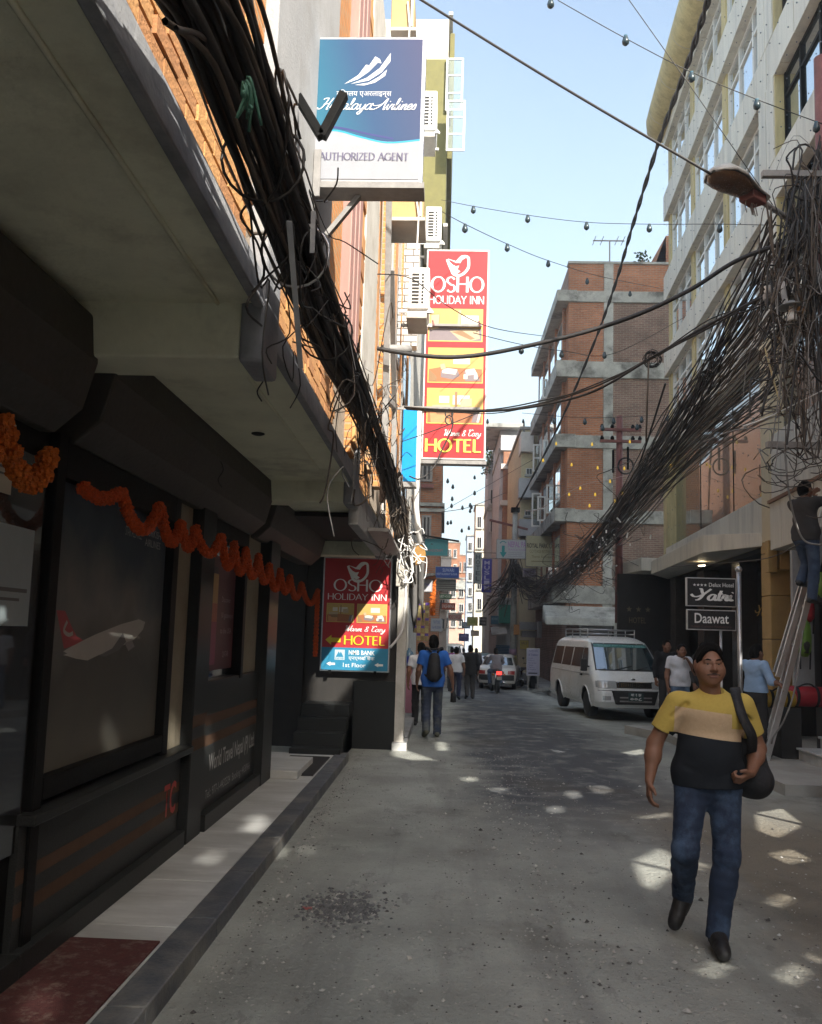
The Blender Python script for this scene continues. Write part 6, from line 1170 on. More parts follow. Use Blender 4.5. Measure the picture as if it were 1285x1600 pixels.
# ---------------------------------------------------------------- people: smooth distance fields turned into one surface each
class Field:
    def __init__(s, lo, hi, h):
        s.lo = np.array(lo, float); s.h = h; s.n = np.ceil((np.array(hi)-s.lo)/h).astype(int)+1; s.D = np.full(s.n, .12, np.float32)
    def _sl(s, a, b):
        i0 = np.maximum(np.floor((a-s.lo)/s.h).astype(int), 0); i1 = np.minimum(np.ceil((b-s.lo)/s.h).astype(int)+1, s.n)
        if np.any(i1 <= i0): return None
        g = [s.lo[k]+s.h*np.arange(i0[k], i1[k], dtype=np.float32) for k in range(3)]
        return tuple(slice(i0[k], i1[k]) for k in range(3)), g[0][:,None,None], g[1][None,:,None], g[2][None,None,:]
    def _mix(s, sl, d, k, sub=False):
        D = s.D[sl]
        if sub:
            d = -d; h = np.clip(.5+.5*(d-D)/k, 0, 1); s.D[sl] = D*(1-h)+d*h+k*h*(1-h)
        else:
            h = np.clip(.5+.5*(D-d)/k, 0, 1); s.D[sl] = D*(1-h)+d*h-k*h*(1-h)
    def cap(s, a, b, ra, rb=None, k=.02, fl=(1,1,1), cuts=(), sub=False):
        a = np.array(a, float); b = np.array(b, float); rb = ra if rb is None else rb; R = (max(ra, rb)+k+.06)
        fl = np.array(fl, float); R3 = R/np.minimum(fl, 1)
        r = s._sl(np.minimum(a, b)-R3, np.maximum(a, b)+R3)
        if r is None: return
        sl, X, Y, Z = r; A = a*fl; B = b*fl; d = B-A; L = max(d@d, 1e-9)
        px, py, pz = X*fl[0]-A[0], Y*fl[1]-A[1], Z*fl[2]-A[2]; t = np.clip((px*d[0]+py*d[1]+pz*d[2])/L, 0, 1)
        q = np.sqrt((px-t*d[0])**2+(py-t*d[1])**2+(pz-t*d[2])**2)-(ra+(rb-ra)*t); q = q/max(1, fl.max()**.6)
        for p, n in cuts: q = np.maximum(q, (X-p[0])*n[0]+(Y-p[1])*n[1]+(Z-p[2])*n[2])
        s._mix(sl, q.astype(np.float32), k, sub)
    def ell(s, c, r, k=.02, sub=False):
        c = np.array(c, float); r = np.array(r, float); r_ = s._sl(c-r-k-.05, c+r+k+.05)
        if r_ is None: return
        sl, X, Y, Z = r_; x, y, z = X-c[0], Y-c[1], Z-c[2]
        k0 = np.sqrt((x/r[0])**2+(y/r[1])**2+(z/r[2])**2)+1e-6; k1 = np.sqrt((x/r[0]**2)**2+(y/r[1]**2)**2+(z/r[2]**2)**2)+1e-6
        s._mix(sl, (k0*(k0-1)/k1).astype(np.float32), k, sub)
    def cut(s, p, n, k=.004):
        X, Y, Z = [s.lo[i]+s.h*np.arange(s.n[i], dtype=np.float32) for i in range(3)]
        q = (X[:,None,None]-p[0])*n[0]+(Y[None,:,None]-p[1])*n[1]+(Z[None,None,:]-p[2])*n[2]; s.D = np.maximum(s.D, q.astype(np.float32))
    def folds(s, amp, sc=(22,22,30), seed=0):
        r = np.random.default_rng(seed); X, Y, Z = [s.lo[i]+s.h*np.arange(s.n[i], dtype=np.float32) for i in range(3)]; X = X[:,None,None]; Y = Y[None,:,None]; Z = Z[None,None,:]
        w = 0
        for i in range(5):
            f = r.normal(0, 1, 3)*np.array(sc)*(.5+.35*i); w = w+np.sin(X*f[0]+Y*f[1]+Z*f[2]+r.uniform(0, 6.28)+.8*np.sin(Z*9+X*7+i))/(1+.5*i)
        s.D = s.D+(amp*w).astype(np.float32)
    def mesh(s):
        D = s.D; ins = D < 0; nx, ny, nz = D.shape; C = (nx-1, ny-1, nz-1)
        cnt = np.zeros(C, np.int16); acc = np.zeros(C+(3,), np.float32)
        def sub(A, i, j, k): return A[i:nx-1+i, j:ny-1+j, k:nz-1+k]
        for ax in range(3):
            for u in (0, 1):
                for v in (0, 1):
                    o0 = [0,0,0]; o1 = [0,0,0]; ot = [t for t in range(3) if t != ax]; o0[ot[0]] = o1[ot[0]] = u; o0[ot[1]] = o1[ot[1]] = v; o1[ax] = 1
                    a = sub(D, *o0); b = sub(D, *o1); m = (a < 0) != (b < 0)
                    idx = np.nonzero(m)
                    if len(idx[0]) == 0: continue
                    t = a[idx]/(a[idx]-b[idx]); P = np.tile(np.array(o0, np.float32), (len(t), 1)); P[:,ax] = t
                    cnt[idx] += 1; acc[idx] += P
        act = np.nonzero(cnt); idm = -np.ones(C, np.int64); idm[act] = np.arange(len(act[0]))
        V = (np.stack(act, 1)+acc[act]/cnt[act][:,None])*s.h+s.lo; F = []
        for ax in range(3):
            o1 = [0,0,0]; o1[ax] = 1; a = D[:nx-o1[0], :ny-o1[1], :nz-o1[2]]; b = D[o1[0]:, o1[1]:, o1[2]:]
            m = (a < 0) != (b < 0); I = np.stack(np.nonzero(m), 1); ot = [t for t in range(3) if t != ax]
            ok = (I[:,ot[0]] > 0) & (I[:,ot[1]] > 0) & (I[:,ot[0]] < D.shape[ot[0]]-1) & (I[:,ot[1]] < D.shape[ot[1]]-1); I = I[ok]
            neg = D[I[:,0], I[:,1], I[:,2]] < 0; q = []
            for du, dv in ((0,0),(1,0),(1,1),(0,1)):
                J = I.copy(); J[:,ot[0]] -= du; J[:,ot[1]] -= dv; q.append(idm[J[:,0], J[:,1], J[:,2]])
            Q = np.stack(q, 1); flip = neg if ax != 1 else ~neg; Q[~flip] = Q[~flip][:,::-1]; F.append(Q)
        return V, np.concatenate(F)
    def build(s, name, m, root):
        V, F = s.mesh(); me = bpy.data.meshes.new(name); me.from_pydata(V.tolist(), [], F.tolist()); return link(name, me, m, root, True)
def vv(*a): return np.array(a, float)
BASE = dict(head=vv(0,-.01,1.575), neck=vv(0,.02,1.42), chest=vv(0,.015,1.27), pelvis=vv(0,.0,.96),
 shR=vv(-.185,.02,1.395), elR=vv(-.245,.04,1.12), wrR=vv(-.26,-.03,.875), haR=vv(-.255,-.06,.70), shL=vv(.185,.02,1.395), elL=vv(.245,.04,1.12), wrL=vv(.26,-.03,.875), haL=vv(.255,-.06,.70),
 hpR=vv(-.09,0,.92), knR=vv(-.10,-.03,.50), anR=vv(-.10,.03,.085), toR=vv(-.12,-.15,.035), hpL=vv(.09,0,.92), knL=vv(.10,-.03,.50), anL=vv(.10,.03,.085), toL=vv(.12,-.15,.035))
def walk(st=.16, lead='L', sw=.12):
    J = {k: v.copy() for k, v in BASE.items()}; o = 'R' if lead == 'L' else 'L'
    J['an'+lead] += vv(0,-st,0); J['to'+lead] += vv(0,-st,.03); J['kn'+lead] += vv(0,-st*.7,0); J['an'+o] += vv(0,st*1.1,.06); J['to'+o] += vv(0,st*1.1,.0); J['kn'+o] += vv(0,st*.25,-.01)
    J['el'+lead] += vv(0,sw*.6,0); J['wr'+lead] += vv(0,sw*1.2,.01); J['ha'+lead] += vv(0,sw*1.3,.01); J['el'+o] += vv(0,-sw*.4,0); J['wr'+o] += vv(0,-sw*1.5,.02); J['ha'+o] += vv(0,-sw*1.8,.03); return J
def human(label, loc, rz, J, top, legs, shoe=None, sleeve='short', h=.010, scale=1, hem=.86, hairm=None, fold=.0025, bulk=1.0, group=None, belt=None, curl=.35, detail=False, fist=None, hair=True, skin=None, tuck=False):
    r = thing('person', label, 'person', (0,0,0), group); U = vv; skin = skin or M['skin']; pts = np.array(list(J.values())); lo = pts.min(0)-.28; hi = pts.max(0)+.28; lo[2] = min(lo[2]+.2, -.03)
    f = Field(lo, hi, h); hd = J['head']
    # skin: one continuous body
    f.cap(J['neck']-U(0,0,.03), hd+U(0,.012,-.06), .062*bulk**.5, .056*bulk**.5, .02); f.ell(hd+U(0,.008,.012), (.079,.096,.108), .02); f.ell(hd+U(0,-.026,-.055), (.067*bulk**.8,.068,.070), .035); f.ell(hd+U(0,-.07,-.098), (.034,.026,.026), .03)
    for sg in (1,-1): f.ell(hd+U(sg*.081,.006,-.008), (.011,.024,.034), .008); f.ell(hd+U(sg*.046,-.058,-.032), (.028,.028,.032), .025)
    if detail:
        f.ell(hd+U(0,-.03,-.04), (.079,.06,.055), .04)
        f.cap(hd+U(-.044,-.082,.024), hd+U(.044,-.082,.024), .012, .012, .018); f.cap(hd+U(0,-.098,.012), hd+U(0,-.116,-.026), .0095, .0135, .012)
        for sg in (1,-1): f.ell(hd+U(sg*.014,-.106,-.031), (.0105,.011,.0095), .007); f.ell(hd+U(sg*.034,-.109,.006), (.022,.015,.008), .018, True); f.cap(hd+U(sg*.018,-.092,.0135), hd+U(sg*.047,-.086,.012), .0055, .005, .004); f.cap(hd+U(sg*.020,-.092,-.003), hd+U(sg*.046,-.086,-.002), .0042, .004, .004)
        f.cap(hd+U(-.021,-.098,-.0605), hd+U(.021,-.098,-.0605), .0068, None, .005); f.cap(hd+U(-.018,-.098,-.0735), hd+U(.018,-.098,-.0735), .0078, None, .005); f.cap(hd+U(-.024,-.108,-.0668), hd+U(.024,-.108,-.0668), .0022, None, .003, sub=True)
    else:
        f.cap(hd+U(0,-.095,.01), hd+U(0,-.112,-.025), .012, .016, .012); f.cap(hd+U(-.04,-.082,.022), hd+U(.04,-.082,.022), .012, .012, .018)
        for sg in (1,-1): f.ell(hd+U(sg*.033,-.102,.004), (.022,.014,.012), .01, True)
    f.cap(J['pelvis'], J['chest'], .10, .11, .05); f.cap(J['shR']+U(.02,0,-.02), J['shL']+U(-.02,0,-.02), .04, None, .05)
    for sd in 'RL':
        sh, el, wr, ha = (J[k+sd] for k in ('sh','el','wr','ha')); f.cap(sh+(el-sh)*.08, el, .044*bulk, .043*bulk, .03); f.cap(el, el+(wr-el)*.35, .043*bulk, .046*bulk, .02); f.cap(el+(wr-el)*.3, wr, .043*bulk, .028, .02)
        d = ha-wr; d = d/np.linalg.norm(d); sgn = -1 if sd == 'R' else 1
        n = np.array([-sgn, 0, 0.]); n = n-d*(n@d); n = n/max(np.linalg.norm(n), 1e-6)                       # palm faces the thigh
        s_ = np.cross(d, n); s_ = s_/np.linalg.norm(s_)
        if s_[1] > 0: s_ = -s_                                                                               # thumb side to the front
        cu = (fist or {}).get(sd, curl); K = max(1, h/.0085)
        for i, (o, L) in enumerate(((.027,.078),(.009,.086),(-.010,.080),(-.028,.063))):
            kn = wr+d*.088+s_*o*1.05; f.cap(wr+d*.012+s_*o*.55, kn, .016*K**.5, .0125*K**.5, .012); p = kn; a = cu*.6
            for q, rr in ((.42,.0098),(.32,.009),(.26,.008)):
                e = p+(d*math.cos(a)+n*math.sin(a)+s_*o*.9)*L*q; f.cap(p, e, rr*K, rr*.95*K, .004); p = e; a += cu*1.1
        t0 = wr+d*.03+s_*.026; t1 = t0+(d*.55+s_*.62+n*.25)*.045; t2 = t1+(d*.85+s_*.15+n*.35)*.034; f.cap(t0, t1, .0155*K**.5, .012*K**.5, .012); f.cap(t1, t2, .0115*K, .0095*K, .005)
        hp, kn_, an, to = (J[k+sd] for k in ('hp','kn','an','to')); f.cap(hp, kn_, .075, .05, .03); f.cap(kn_, an, .048, .035, .02); f.cap(an, to, .036, .028, .02)
    if detail:                                                               # knuckles, elbow creases, collar bones
        for sd in 'RL': f.ell(J['el'+sd]+U(0,.035,0), (.02,.018,.022), .02)
    f.build('body', skin, r)
    # shirt
    g = Field(lo, hi, h); b = bulk
    g.cap(J['pelvis']+U(0,0,-.08), J['pelvis']+U(0,0,.12), .186*b**.9, .162*b**.9, .05, (1,1.30,1)); g.cap(J['pelvis']+U(0,0,.1), J['chest']+U(0,0,.02), .158*b, .172*b**.7, .06, (1,1.42,1)); g.ell(J['pelvis']+U(0,-.035*b,.13), (.13*b,.11*b,.14), .06)
    g.cap(J['shR']+U(.025,0,-.03), J['shL']+U(-.025,0,-.03), .066, None, .07); g.cap(J['neck']+U(0,.0,-.04), J['neck']+U(0,0,.0), .075, .066, .05); g.ell(J['chest']+U(0,-.03,.05), (.15*b**.6,.10*b**.6,.11), .06)
    for sd in 'RL':
        sh, el, wr = J['sh'+sd], J['el'+sd], J['wr'+sd]
        if sleeve == 'short': c = sh+(el-sh)*.68; n = (el-sh)/np.linalg.norm(el-sh); g.cap(sh+U(0,0,-.012), el, .064*b**.8, .064*b**.8, .05, cuts=[(c, n)])
        else: g.cap(sh, el, .070*b**.7, .058*b**.7, .035); n = (wr-el)/np.linalg.norm(wr-el); g.cap(el, wr, .058*b**.7, .043, .03, cuts=[(wr-n*(.02 if sleeve == 'long' else .08), n)])
    g.cap(J['hpR']+U(-.004,0,.06), J['hpL']+U(.004,0,.06), .112*b**.7, None, .05, (1,1.1,1))
    if fold: g.folds(fold, seed=len(label))
    if detail:
        for (a, b_) in (((-.15,-.10,1.33),(-.02,-.165,1.27)),((-.17,-.08,1.25),(-.05,-.17,1.20)),((.24,-.10,1.30),(.12,-.165,1.25)),((.22,-.12,1.10),(.10,-.18,1.04)),((.20,-.13,1.04),(.05,-.18,1.0)),((-.17,-.1,1.06),(-.05,-.17,1.01)),((-.12,-.06,1.42),(-.20,-.04,1.34)),((.2,-.05,1.42),(.28,-.03,1.33))): g.cap(a, b_, .012, .006, .024, sub=True)
    g.cut((0,0,hem), (0,0,-1)); g.ell(J['neck']+U(0,-.035,.045), (.072*b**.5,.085,.055), .008, True); g.ell(J['neck']+U(0,.0,.09), (.075,.075,.075), .006, True)
    sh_ = g.build('shirt', top, r)
    # trousers
    g = Field(lo, hi, h)
    g.cap(J['hpR']+U(.005,0,.0), J['hpL']+U(-.005,0,.0), .095*b**.7, None, .05, (1,1.12,1)); g.cap(J['pelvis']+U(0,0,-.05), J['pelvis']+U(0,0,.03), .142*b**.85, .138*b**.85, .04, (1,1.32,1)); g.ell((J['hpR']+J['hpL'])/2+U(0,.05,-.02), (.13,.09,.11), .04)
    for sd in 'RL':
        hp, kn_, an, to = (J[k+sd] for k in ('hp','kn','an','to')); g.cap(hp, kn_, .096*b**.6, .074*b**.5, .035); g.cap(kn_, kn_+(an-kn_)*.4, .072*b**.5, .069*b**.4, .03); n = (an-kn_)/np.linalg.norm(an-kn_); g.cap(kn_+(an-kn_)*.3, an+n*.08, .069*b**.4, .066, .03, cuts=[(an+n*.035, n)])
    if fold: g.folds(fold*.75, (26,26,60), seed=3)
    g.cut((0,0,min(J['pelvis'][2]+.03, hem+.03)), (0,0,1))
    if detail:
        for (a, b_) in (((-.20,-.07,.60),(-.09,-.12,.55)),((-.19,-.06,.55),(-.08,-.11,.52)),((.04,-.11,.57),(.16,-.09,.60)),((.05,-.11,.53),(.15,-.10,.51)),((.0,-.12,.20),(.09,-.10,.23)),((-.01,-.12,.16),(.08,-.11,.17)),((-.16,.09,.30),(-.05,.10,.27)),((-.15,.12,.24),(-.04,.13,.25))): g.cap(a, b_, .006, .003, .022, sub=True)
    g.build('trousers', legs, r)
    for sd in 'RL':
        an, to = J['an'+sd], J['to'+sd]; g = Field(np.minimum(an, to)-.14, np.maximum(an, to)+.14, min(h, .008)); dr = to-an; dr = dr/np.linalg.norm(dr); he = an-U(0,0,.035)+vv(dr[0],dr[1],0)*-.045
        g.cap(he, to-dr*.02, .043, .041, .02); g.cap(an, an+(to-an)*.45, .05, .044, .03); g.cap(to-dr*.05, to, .044, .036, .02); so = min(he[2], to[2])-.036
        nn = vv(0,0,-1) if abs(he[2]-to[2]) < .05 else None
        if nn is not None: g.cut((0,0,max(so, .002)), nn)
        ok_ = g.build('shoe', shoe or M['black'], r)
        if detail:
            g = Field(np.minimum(an, to)-.14, np.maximum(an, to)+.14, .006); zt = so+.016; up_ = np.cross(np.cross(dr, (0,0,1)), dr); up_ = up_/np.linalg.norm(up_); pl = (he+to)/2-up_*.030; g.cap(he, to-dr*.01, .050, .046, .02); g.cut(pl, up_); g.cut((0,0,.003), (0,0,-1)) if sd == 'L' else None; o2 = g.build('sole', mat('shoe_sole', (.045,.043,.04), .8, .2, 20, .2), ok_)
    if hair:
        g = Field(hd-.19, hd+.19, min(h, .007)); g.ell(hd+U(0,.010,.020), (.0835,.0985,.1085), .01); g.ell(hd+U(.008,-.022,.090), (.055,.055,.040), .035); g.ell(hd+U(0,.045,-.02), (.079,.069,.085), .03); g.folds(.0024, (150,150,150), 5)
        g.ell(hd+U(0,-.100,-.020), (.076,.078,.118), .006, True); g.cut(hd+U(0,0,-.088), (0,0,-1))
        for sg in (1,-1): g.ell(hd+U(sg*.088,-.018,-.062), (.04,.055,.05), .008, True); g.ell(hd+U(sg*.088,.008,-.008), (.02,.028,.036), .006, True)
        g.build('hair', hairm or M['hair'], r)
    r.location = loc; r.rotation_euler = (0,0,rz); r.scale = (scale,)*3
    return r
def denim(name, a, b_): return mat(name, a, .85, .18, 9, .35, 220, col2=b_, c2=(.48,.62))
jeans = denim('blue_denim', (.030,.050,.095), (.065,.10,.16)); paleje = denim('pale_denim', (.10,.16,.26), (.2,.27,.36)); greyj = denim('grey_denim', (.028,.04,.075), (.10,.11,.11))
def cloth(n, c): return mat(n, c, .9, .07, 12, .3, 240)
whiteT = cloth('white_cotton', (.62,.63,.67)); blueT = cloth('blue_cotton', (.02,.12,.46)); blackC = cloth('black_cloth', (.011,.011,.013)); navy = cloth('navy_cloth', (.012,.018,.05)); skyS = cloth('sky_blue_shirt', (.30,.43,.62)); greyS = cloth('grey_shirt', (.16,.15,.16)); mag = cloth('magenta_cloth', (.20,.03,.16)); charc = cloth('charcoal_cloth', (.035,.033,.033))
jeans_d = denim('dark_denim', (.014,.026,.056), (.05,.085,.15))
# ---- the man walking towards the camera
tee = bpy.data.materials.new('colour_block_tee'); tee.use_nodes = True; N_ = tee.node_tree.nodes; L_ = tee.node_tree.links; B_ = N_['Principled BSDF']; B_.inputs['Roughness'].default_value = .9; B_.inputs['Specular IOR Level'].default_value = .2
tc_ = N_.new('ShaderNodeTexCoord'); sp_ = N_.new('ShaderNodeSeparateXYZ'); L_.new(tc_.outputs['Object'], sp_.inputs[0])
def mth(op, a, b_=None):
    q = N_.new('ShaderNodeMath'); q.operation = op
    for i, t in enumerate((a, b_)):
        if t is None: continue
        if isinstance(t, (int, float)): q.inputs[i].default_value = t
        else: L_.new(t, q.inputs[i])
    return q.outputs[0]
def box_(lo=None, hi=None, s=None):
    o = 1
    if lo is not None: o = mth('GREATER_THAN', s, lo)
    if hi is not None: o2 = mth('LESS_THAN', s, hi); o = mth('MULTIPLY', o, o2) if lo is not None else o2
    return o
def mixm(f, a, c):
    x = N_.new('ShaderNodeMix'); x.data_type = 'RGBA'; L_.new(f, x.inputs[0])
    for i, t in ((6, a), (7, c)):
        if isinstance(t, tuple): x.inputs[i].default_value = (*t, 1)
        else: L_.new(t, x.inputs[i])
    return x.outputs[2]
X_, Y_, Z_ = sp_.outputs; nz_ = N_.new('ShaderNodeTexNoise'); nz_.inputs['Scale'].default_value = 60; nz_.inputs['Detail'].default_value = 4; L_.new(tc_.outputs['Object'], nz_.inputs[0])
ys = (.47,.345,.085); yn = mixm(nz_.outputs[0], tuple(c*.9 for c in ys), tuple(min(1, c*1.1) for c in ys)); tilt = mth('MULTIPLY_ADD', X_, .06); 
zz_ = mth('ADD', Z_, mth('MULTIPLY', X_, .11)); inb = mth('MULTIPLY', box_(1.225, 1.385, zz_), box_(-.185, .255, X_)); bei = mixm(nz_.outputs[0], (.46,.33,.20), (.56,.41,.27)); c_ = mixm(inb, yn, bei)
pok = mth('MULTIPLY', box_(1.30, 1.40, zz_), box_(.135, .245, X_)); c_ = mixm(pok, c_, yn); c_ = mixm(mth('MULTIPLY', box_(None, 1.225, zz_), box_(-.215, .275, X_)), c_, (.016,.019,.024)); L_.new(c_, B_.inputs['Base Color'])
bp_ = N_.new('ShaderNodeBump'); bp_.inputs['Strength'].default_value = .25; bp_.inputs['Distance'].default_value = .004; L_.new(nz_.outputs[0], bp_.inputs['Height']); L_.new(bp_.outputs[0], B_.inputs['Normal'])
JM = {k: v.copy() for k, v in BASE.items()}
JM.update(head=vv(.03,-.03,1.665), neck=vv(.05,.0,1.485), chest=vv(.05,.0,1.31), pelvis=vv(.03,0,.985), shR=vv(-.155,.02,1.435), elR=vv(-.285,.05,1.165), wrR=vv(-.335,-.02,.945), haR=vv(-.345,-.06,.80),
 shL=vv(.255,.02,1.43), elL=vv(.355,.06,1.15), wrL=vv(.245,-.13,1.03), haL=vv(.10,-.19,.955), hpR=vv(-.07,0,.94), knR=vv(-.150,-.13,.565), anR=vv(-.075,.20,.225), toR=vv(-.145,.14,.055), hpL=vv(.125,0,.94), knL=vv(.105,-.10,.54), anL=vv(.035,-.13,.10), toL=vv(.01,-.32,.045))
MP = PZ_(1110, 1486, 0)
man = human('man walking to the camera in yellow beige and black T-shirt and blue jeans', (MP.x+.01, MP.y+.13, 0), 0, JM, tee, jeans_d, mat('black_shoe', (.014,.013,.013), .6, .3, 20, .3), h=.0058, hem=.925, bulk=1.12, detail=True, fold=.0018, scale=.955, curl=.4, fist={'L':1.1,'R':.45})
hd = Vector(JM['head']); eyew = mat('eye_white', (.20,.17,.15), .3); iris = mat('iris', (.012,.008,.006), .15)
def kid(mb, name, m, sm=True): o = mb.build(name, m, None, sm); o.parent = man; return o
for sg in (1,-1):
    kid(MB().ell(hd+Vector((sg*.033,-.0795,.005)), .0122, 14, 10), 'eye', eyew); kid(MB().ell(hd+Vector((sg*.033-.001,-.0880,.005)), (.0068,.0052,.0062), 12, 8), 'iris', iris)
    g = Field(np.array(hd)-.12, np.array(hd)+.12, .0035); g.cap(hd+Vector((sg*.017,-.0975,.030)), hd+Vector((sg*.036,-.096,.034)), .0036, .0042, .006); g.cap(hd+Vector((sg*.036,-.096,.034)), hd+Vector((sg*.056,-.082,.028)), .0040, .0026, .006); o = g.build('eyebrow', M['hair'], None); o.parent = man
g = Field(np.array(hd)-.14, np.array(hd)+.14, .0035); g.cap(hd+Vector((.004,-.1065,-.0525)), hd+Vector((.038,-.0935,-.061)), .0046, .0042, .005); g.cap(hd+Vector((-.004,-.1065,-.0525)), hd+Vector((-.038,-.0935,-.061)), .0046, .0042, .005); o = g.build('moustache', mat('moustache_hair', (.03,.022,.018), .8, .3, 60, .5), None); o.parent = man
g = Field(np.array(hd)-.14, np.array(hd)+.14, .0035); g.cap(hd+Vector((-.019,-.1035,-.0735)), hd+Vector((.019,-.1035,-.0735)), .0045, None, .004); g.cap(hd+Vector((-.019,-.1035,-.0610)), hd+Vector((.019,-.1035,-.0610)), .0038, None, .003); o = g.build('lips', mat('lips', (.16,.06,.05), .5), None); o.parent = man
# his shoulder bag rests on him but is a thing of its own
bg = thing('shoulder_bag', 'black bag slung on the left shoulder of the man in yellow', 'bag', (0,0,0))
g = Field((.15,-.2,.75), (.55,.45,1.5), .008); g.cap((.30,.10,.98), (.31,.12,1.18), .125, .10, .05, (1,1,1)); g.cap((.33,.02,.96), (.33,.2,.98), .10, .10, .05); g.folds(.003, (16,16,16), 2); g.build('bag', M['black'] if 0 else mat('black_canvas', (.014,.014,.016), .8, .2, 20, .4, 120), bg)
st = crom([Vector((.31,.12,1.2)), Vector((.27,.13,1.38)), Vector((.215,.04,1.512)), Vector((.185,-.055,1.48)), Vector((.195,-.135,1.36)), Vector((.245,-.140,1.25)), Vector((.275,-.05,1.15)), Vector((.29,.05,1.12))], 6); mb = MB(); vs = []
for i, q in enumerate(st):
    d = (st[min(i+1,len(st)-1)]-st[max(i-1,0)]).normalized(); sd_ = Vector((1,.15,.1)); sd_ = (sd_-d*sd_.dot(d)).normalized()*.03; vs += [q+sd_, q-sd_]
o = mb.add(vs, [(2*i,2*i+1,2*i+3,2*i+2) for i in range(len(st)-1)]).build('strap', blk, bg, True); m_ = o.modifiers.new('s','SOLIDIFY'); m_.thickness = .008; m_.offset = 1
bg.location = man.location; bg.scale = man.scale
# ---- people walking away down the street
def gp(px, y): x = PY_(px, 1050, y).x; return (x, y, gz(y))
J = walk(.10, 'R', .06); J['elR'] = vv(-.29,.03,1.13); J['wrR'] = vv(-.34,-.02,.90); J['haR'] = vv(-.36,-.05,.74)
bm_ = human('backpacker in blue T-shirt walking away on the left side of the street', (*gp(677, 14.6)[:2], 0), math.pi+.1, J, blueT, greyj, mat('trail_shoe', (.10,.10,.07), .8, .3, 14, .3), h=.0095, hem=.84, scale=1.0)
bp = thing('backpack', 'small black backpack on the back of the man in blue', 'backpack', (0,0,0)); g = Field((-.25,.0,.85), (.25,.45,1.6), .010); g.cap((0,.175,1.05), (0,.165,1.33), .125, .09, .04, (1,1.25,1)); g.cap((0,.25,1.03), (0,.24,1.16), .085, .08, .03, (1,1.3,1)); g.folds(.002); g.build('pack', blk, bp)
for sg in (1,-1): MB().tube(crom([Vector((sg*.05,.16,1.42)), Vector((sg*.11,.08,1.49)), Vector((sg*.135,-.04,1.47)), Vector((sg*.15,-.13,1.3)), Vector((sg*.17,-.02,1.1)), Vector((sg*.12,.13,1.02))], 4), .018, 6).build('strap', blk, bp, True)
MB().lathe([(.115,-.015),(.12,0),(.115,.015)], (0,.02,1.47), 16).build('collar_pad', blk, bp, True); bp.location = bm_.location; bp.rotation_euler = bm_.rotation_euler
h_ = bm_.matrix_basis @ Vector((-.36,-.06,.70)); tag(MB().lathe([(0,-.12),(.05,-.11),(.045,.02),(.02,.08),(0,.09)], (h_.x, h_.y, h_.z), 10).build('drink_bottle', blk, None, True), 'dark bottle held in the right hand of the man in blue', 'bottle')
human('person in white shirt half hidden behind the backpacker in blue', (*gp(658, 16.6)[:2], gz(16.6)), math.pi, walk(.08,'L',.04), whiteT, blackC, h=.014, hem=.84, scale=.93)
human('man in white T-shirt and navy trousers walking away with a black bag', gp(713, 26.2), math.pi-.1, walk(.10,'L',.05), whiteT, navy, h=.014, hem=.88, scale=.93)
p = gp(704, 26.1); tag(MB().hexa([(p[0]-.06,26.0,p[2]+.25),(p[0]+.12,26.0,p[2]+.25),(p[0]+.12,26.12,p[2]+.25),(p[0]-.06,26.12,p[2]+.25)], [(p[0]-.03,26.02,p[2]+.68),(p[0]+.08,26.02,p[2]+.68),(p[0]+.08,26.1,p[2]+.68),(p[0]-.03,26.1,p[2]+.68)]).build('carrier_bag', blk, None, bevel=.02), 'black carrier bag in the hand of the man in white T-shirt', 'bag')
human('man in black jacket and dark trousers walking away beside the white T-shirt', gp(735, 26.8), math.pi+.1, walk(.08,'R',.05), blackC, charc, h=.014, hem=.76, sleeve='long', scale=.97, bulk=1.1)
human('person in magenta top walking away behind the white T-shirt', gp(706, 33), math.pi, walk(.08,'L'), mag, charc, h=.018, sleeve='long', scale=.95)
for (px, y, a, lb, c) in ((724, 44, whiteT, 'far pedestrian in white top between the white T-shirt and the black jacket', navy),(744,40,greyS,'far pedestrian in grey top just right of the black jacket',charc),(690,38,navy,'far pedestrian in navy top right of the backpacker head',charc)): human(lb, gp(px, y), math.pi, walk(.08,'L'), a, c, h=.022, sleeve='long', scale=.96)
# rider
JR = {k: v.copy() for k, v in BASE.items()}
JR.update(head=vv(0,-.14,1.50), neck=vv(0,-.07,1.34), chest=vv(0,-.05,1.20), pelvis=vv(0,.02,.90), shR=vv(-.18,-.06,1.32), shL=vv(.18,-.06,1.32), elR=vv(-.28,-.22,1.12), elL=vv(.28,-.22,1.12), wrR=vv(-.28,-.42,1.05), wrL=vv(.28,-.42,1.05), haR=vv(-.27,-.55,1.04), haL=vv(.27,-.55,1.04), hpR=vv(-.1,0,.88), hpL=vv(.1,0,.88), knR=vv(-.2,-.36,.78), knL=vv(.2,-.36,.78), anR=vv(-.19,-.22,.38), anL=vv(.19,-.22,.38), toR=vv(-.2,-.40,.34), toL=vv(.2,-.40,.34))
human('motorcyclist in grey shirt seated on the dark motorcycle', (MCL[0]-.03, MCL[1]+.30, MCL[2]-.02), math.pi+math.radians(6), JR, greyS, jeans, h=.014, sleeve='long', hem=.86)
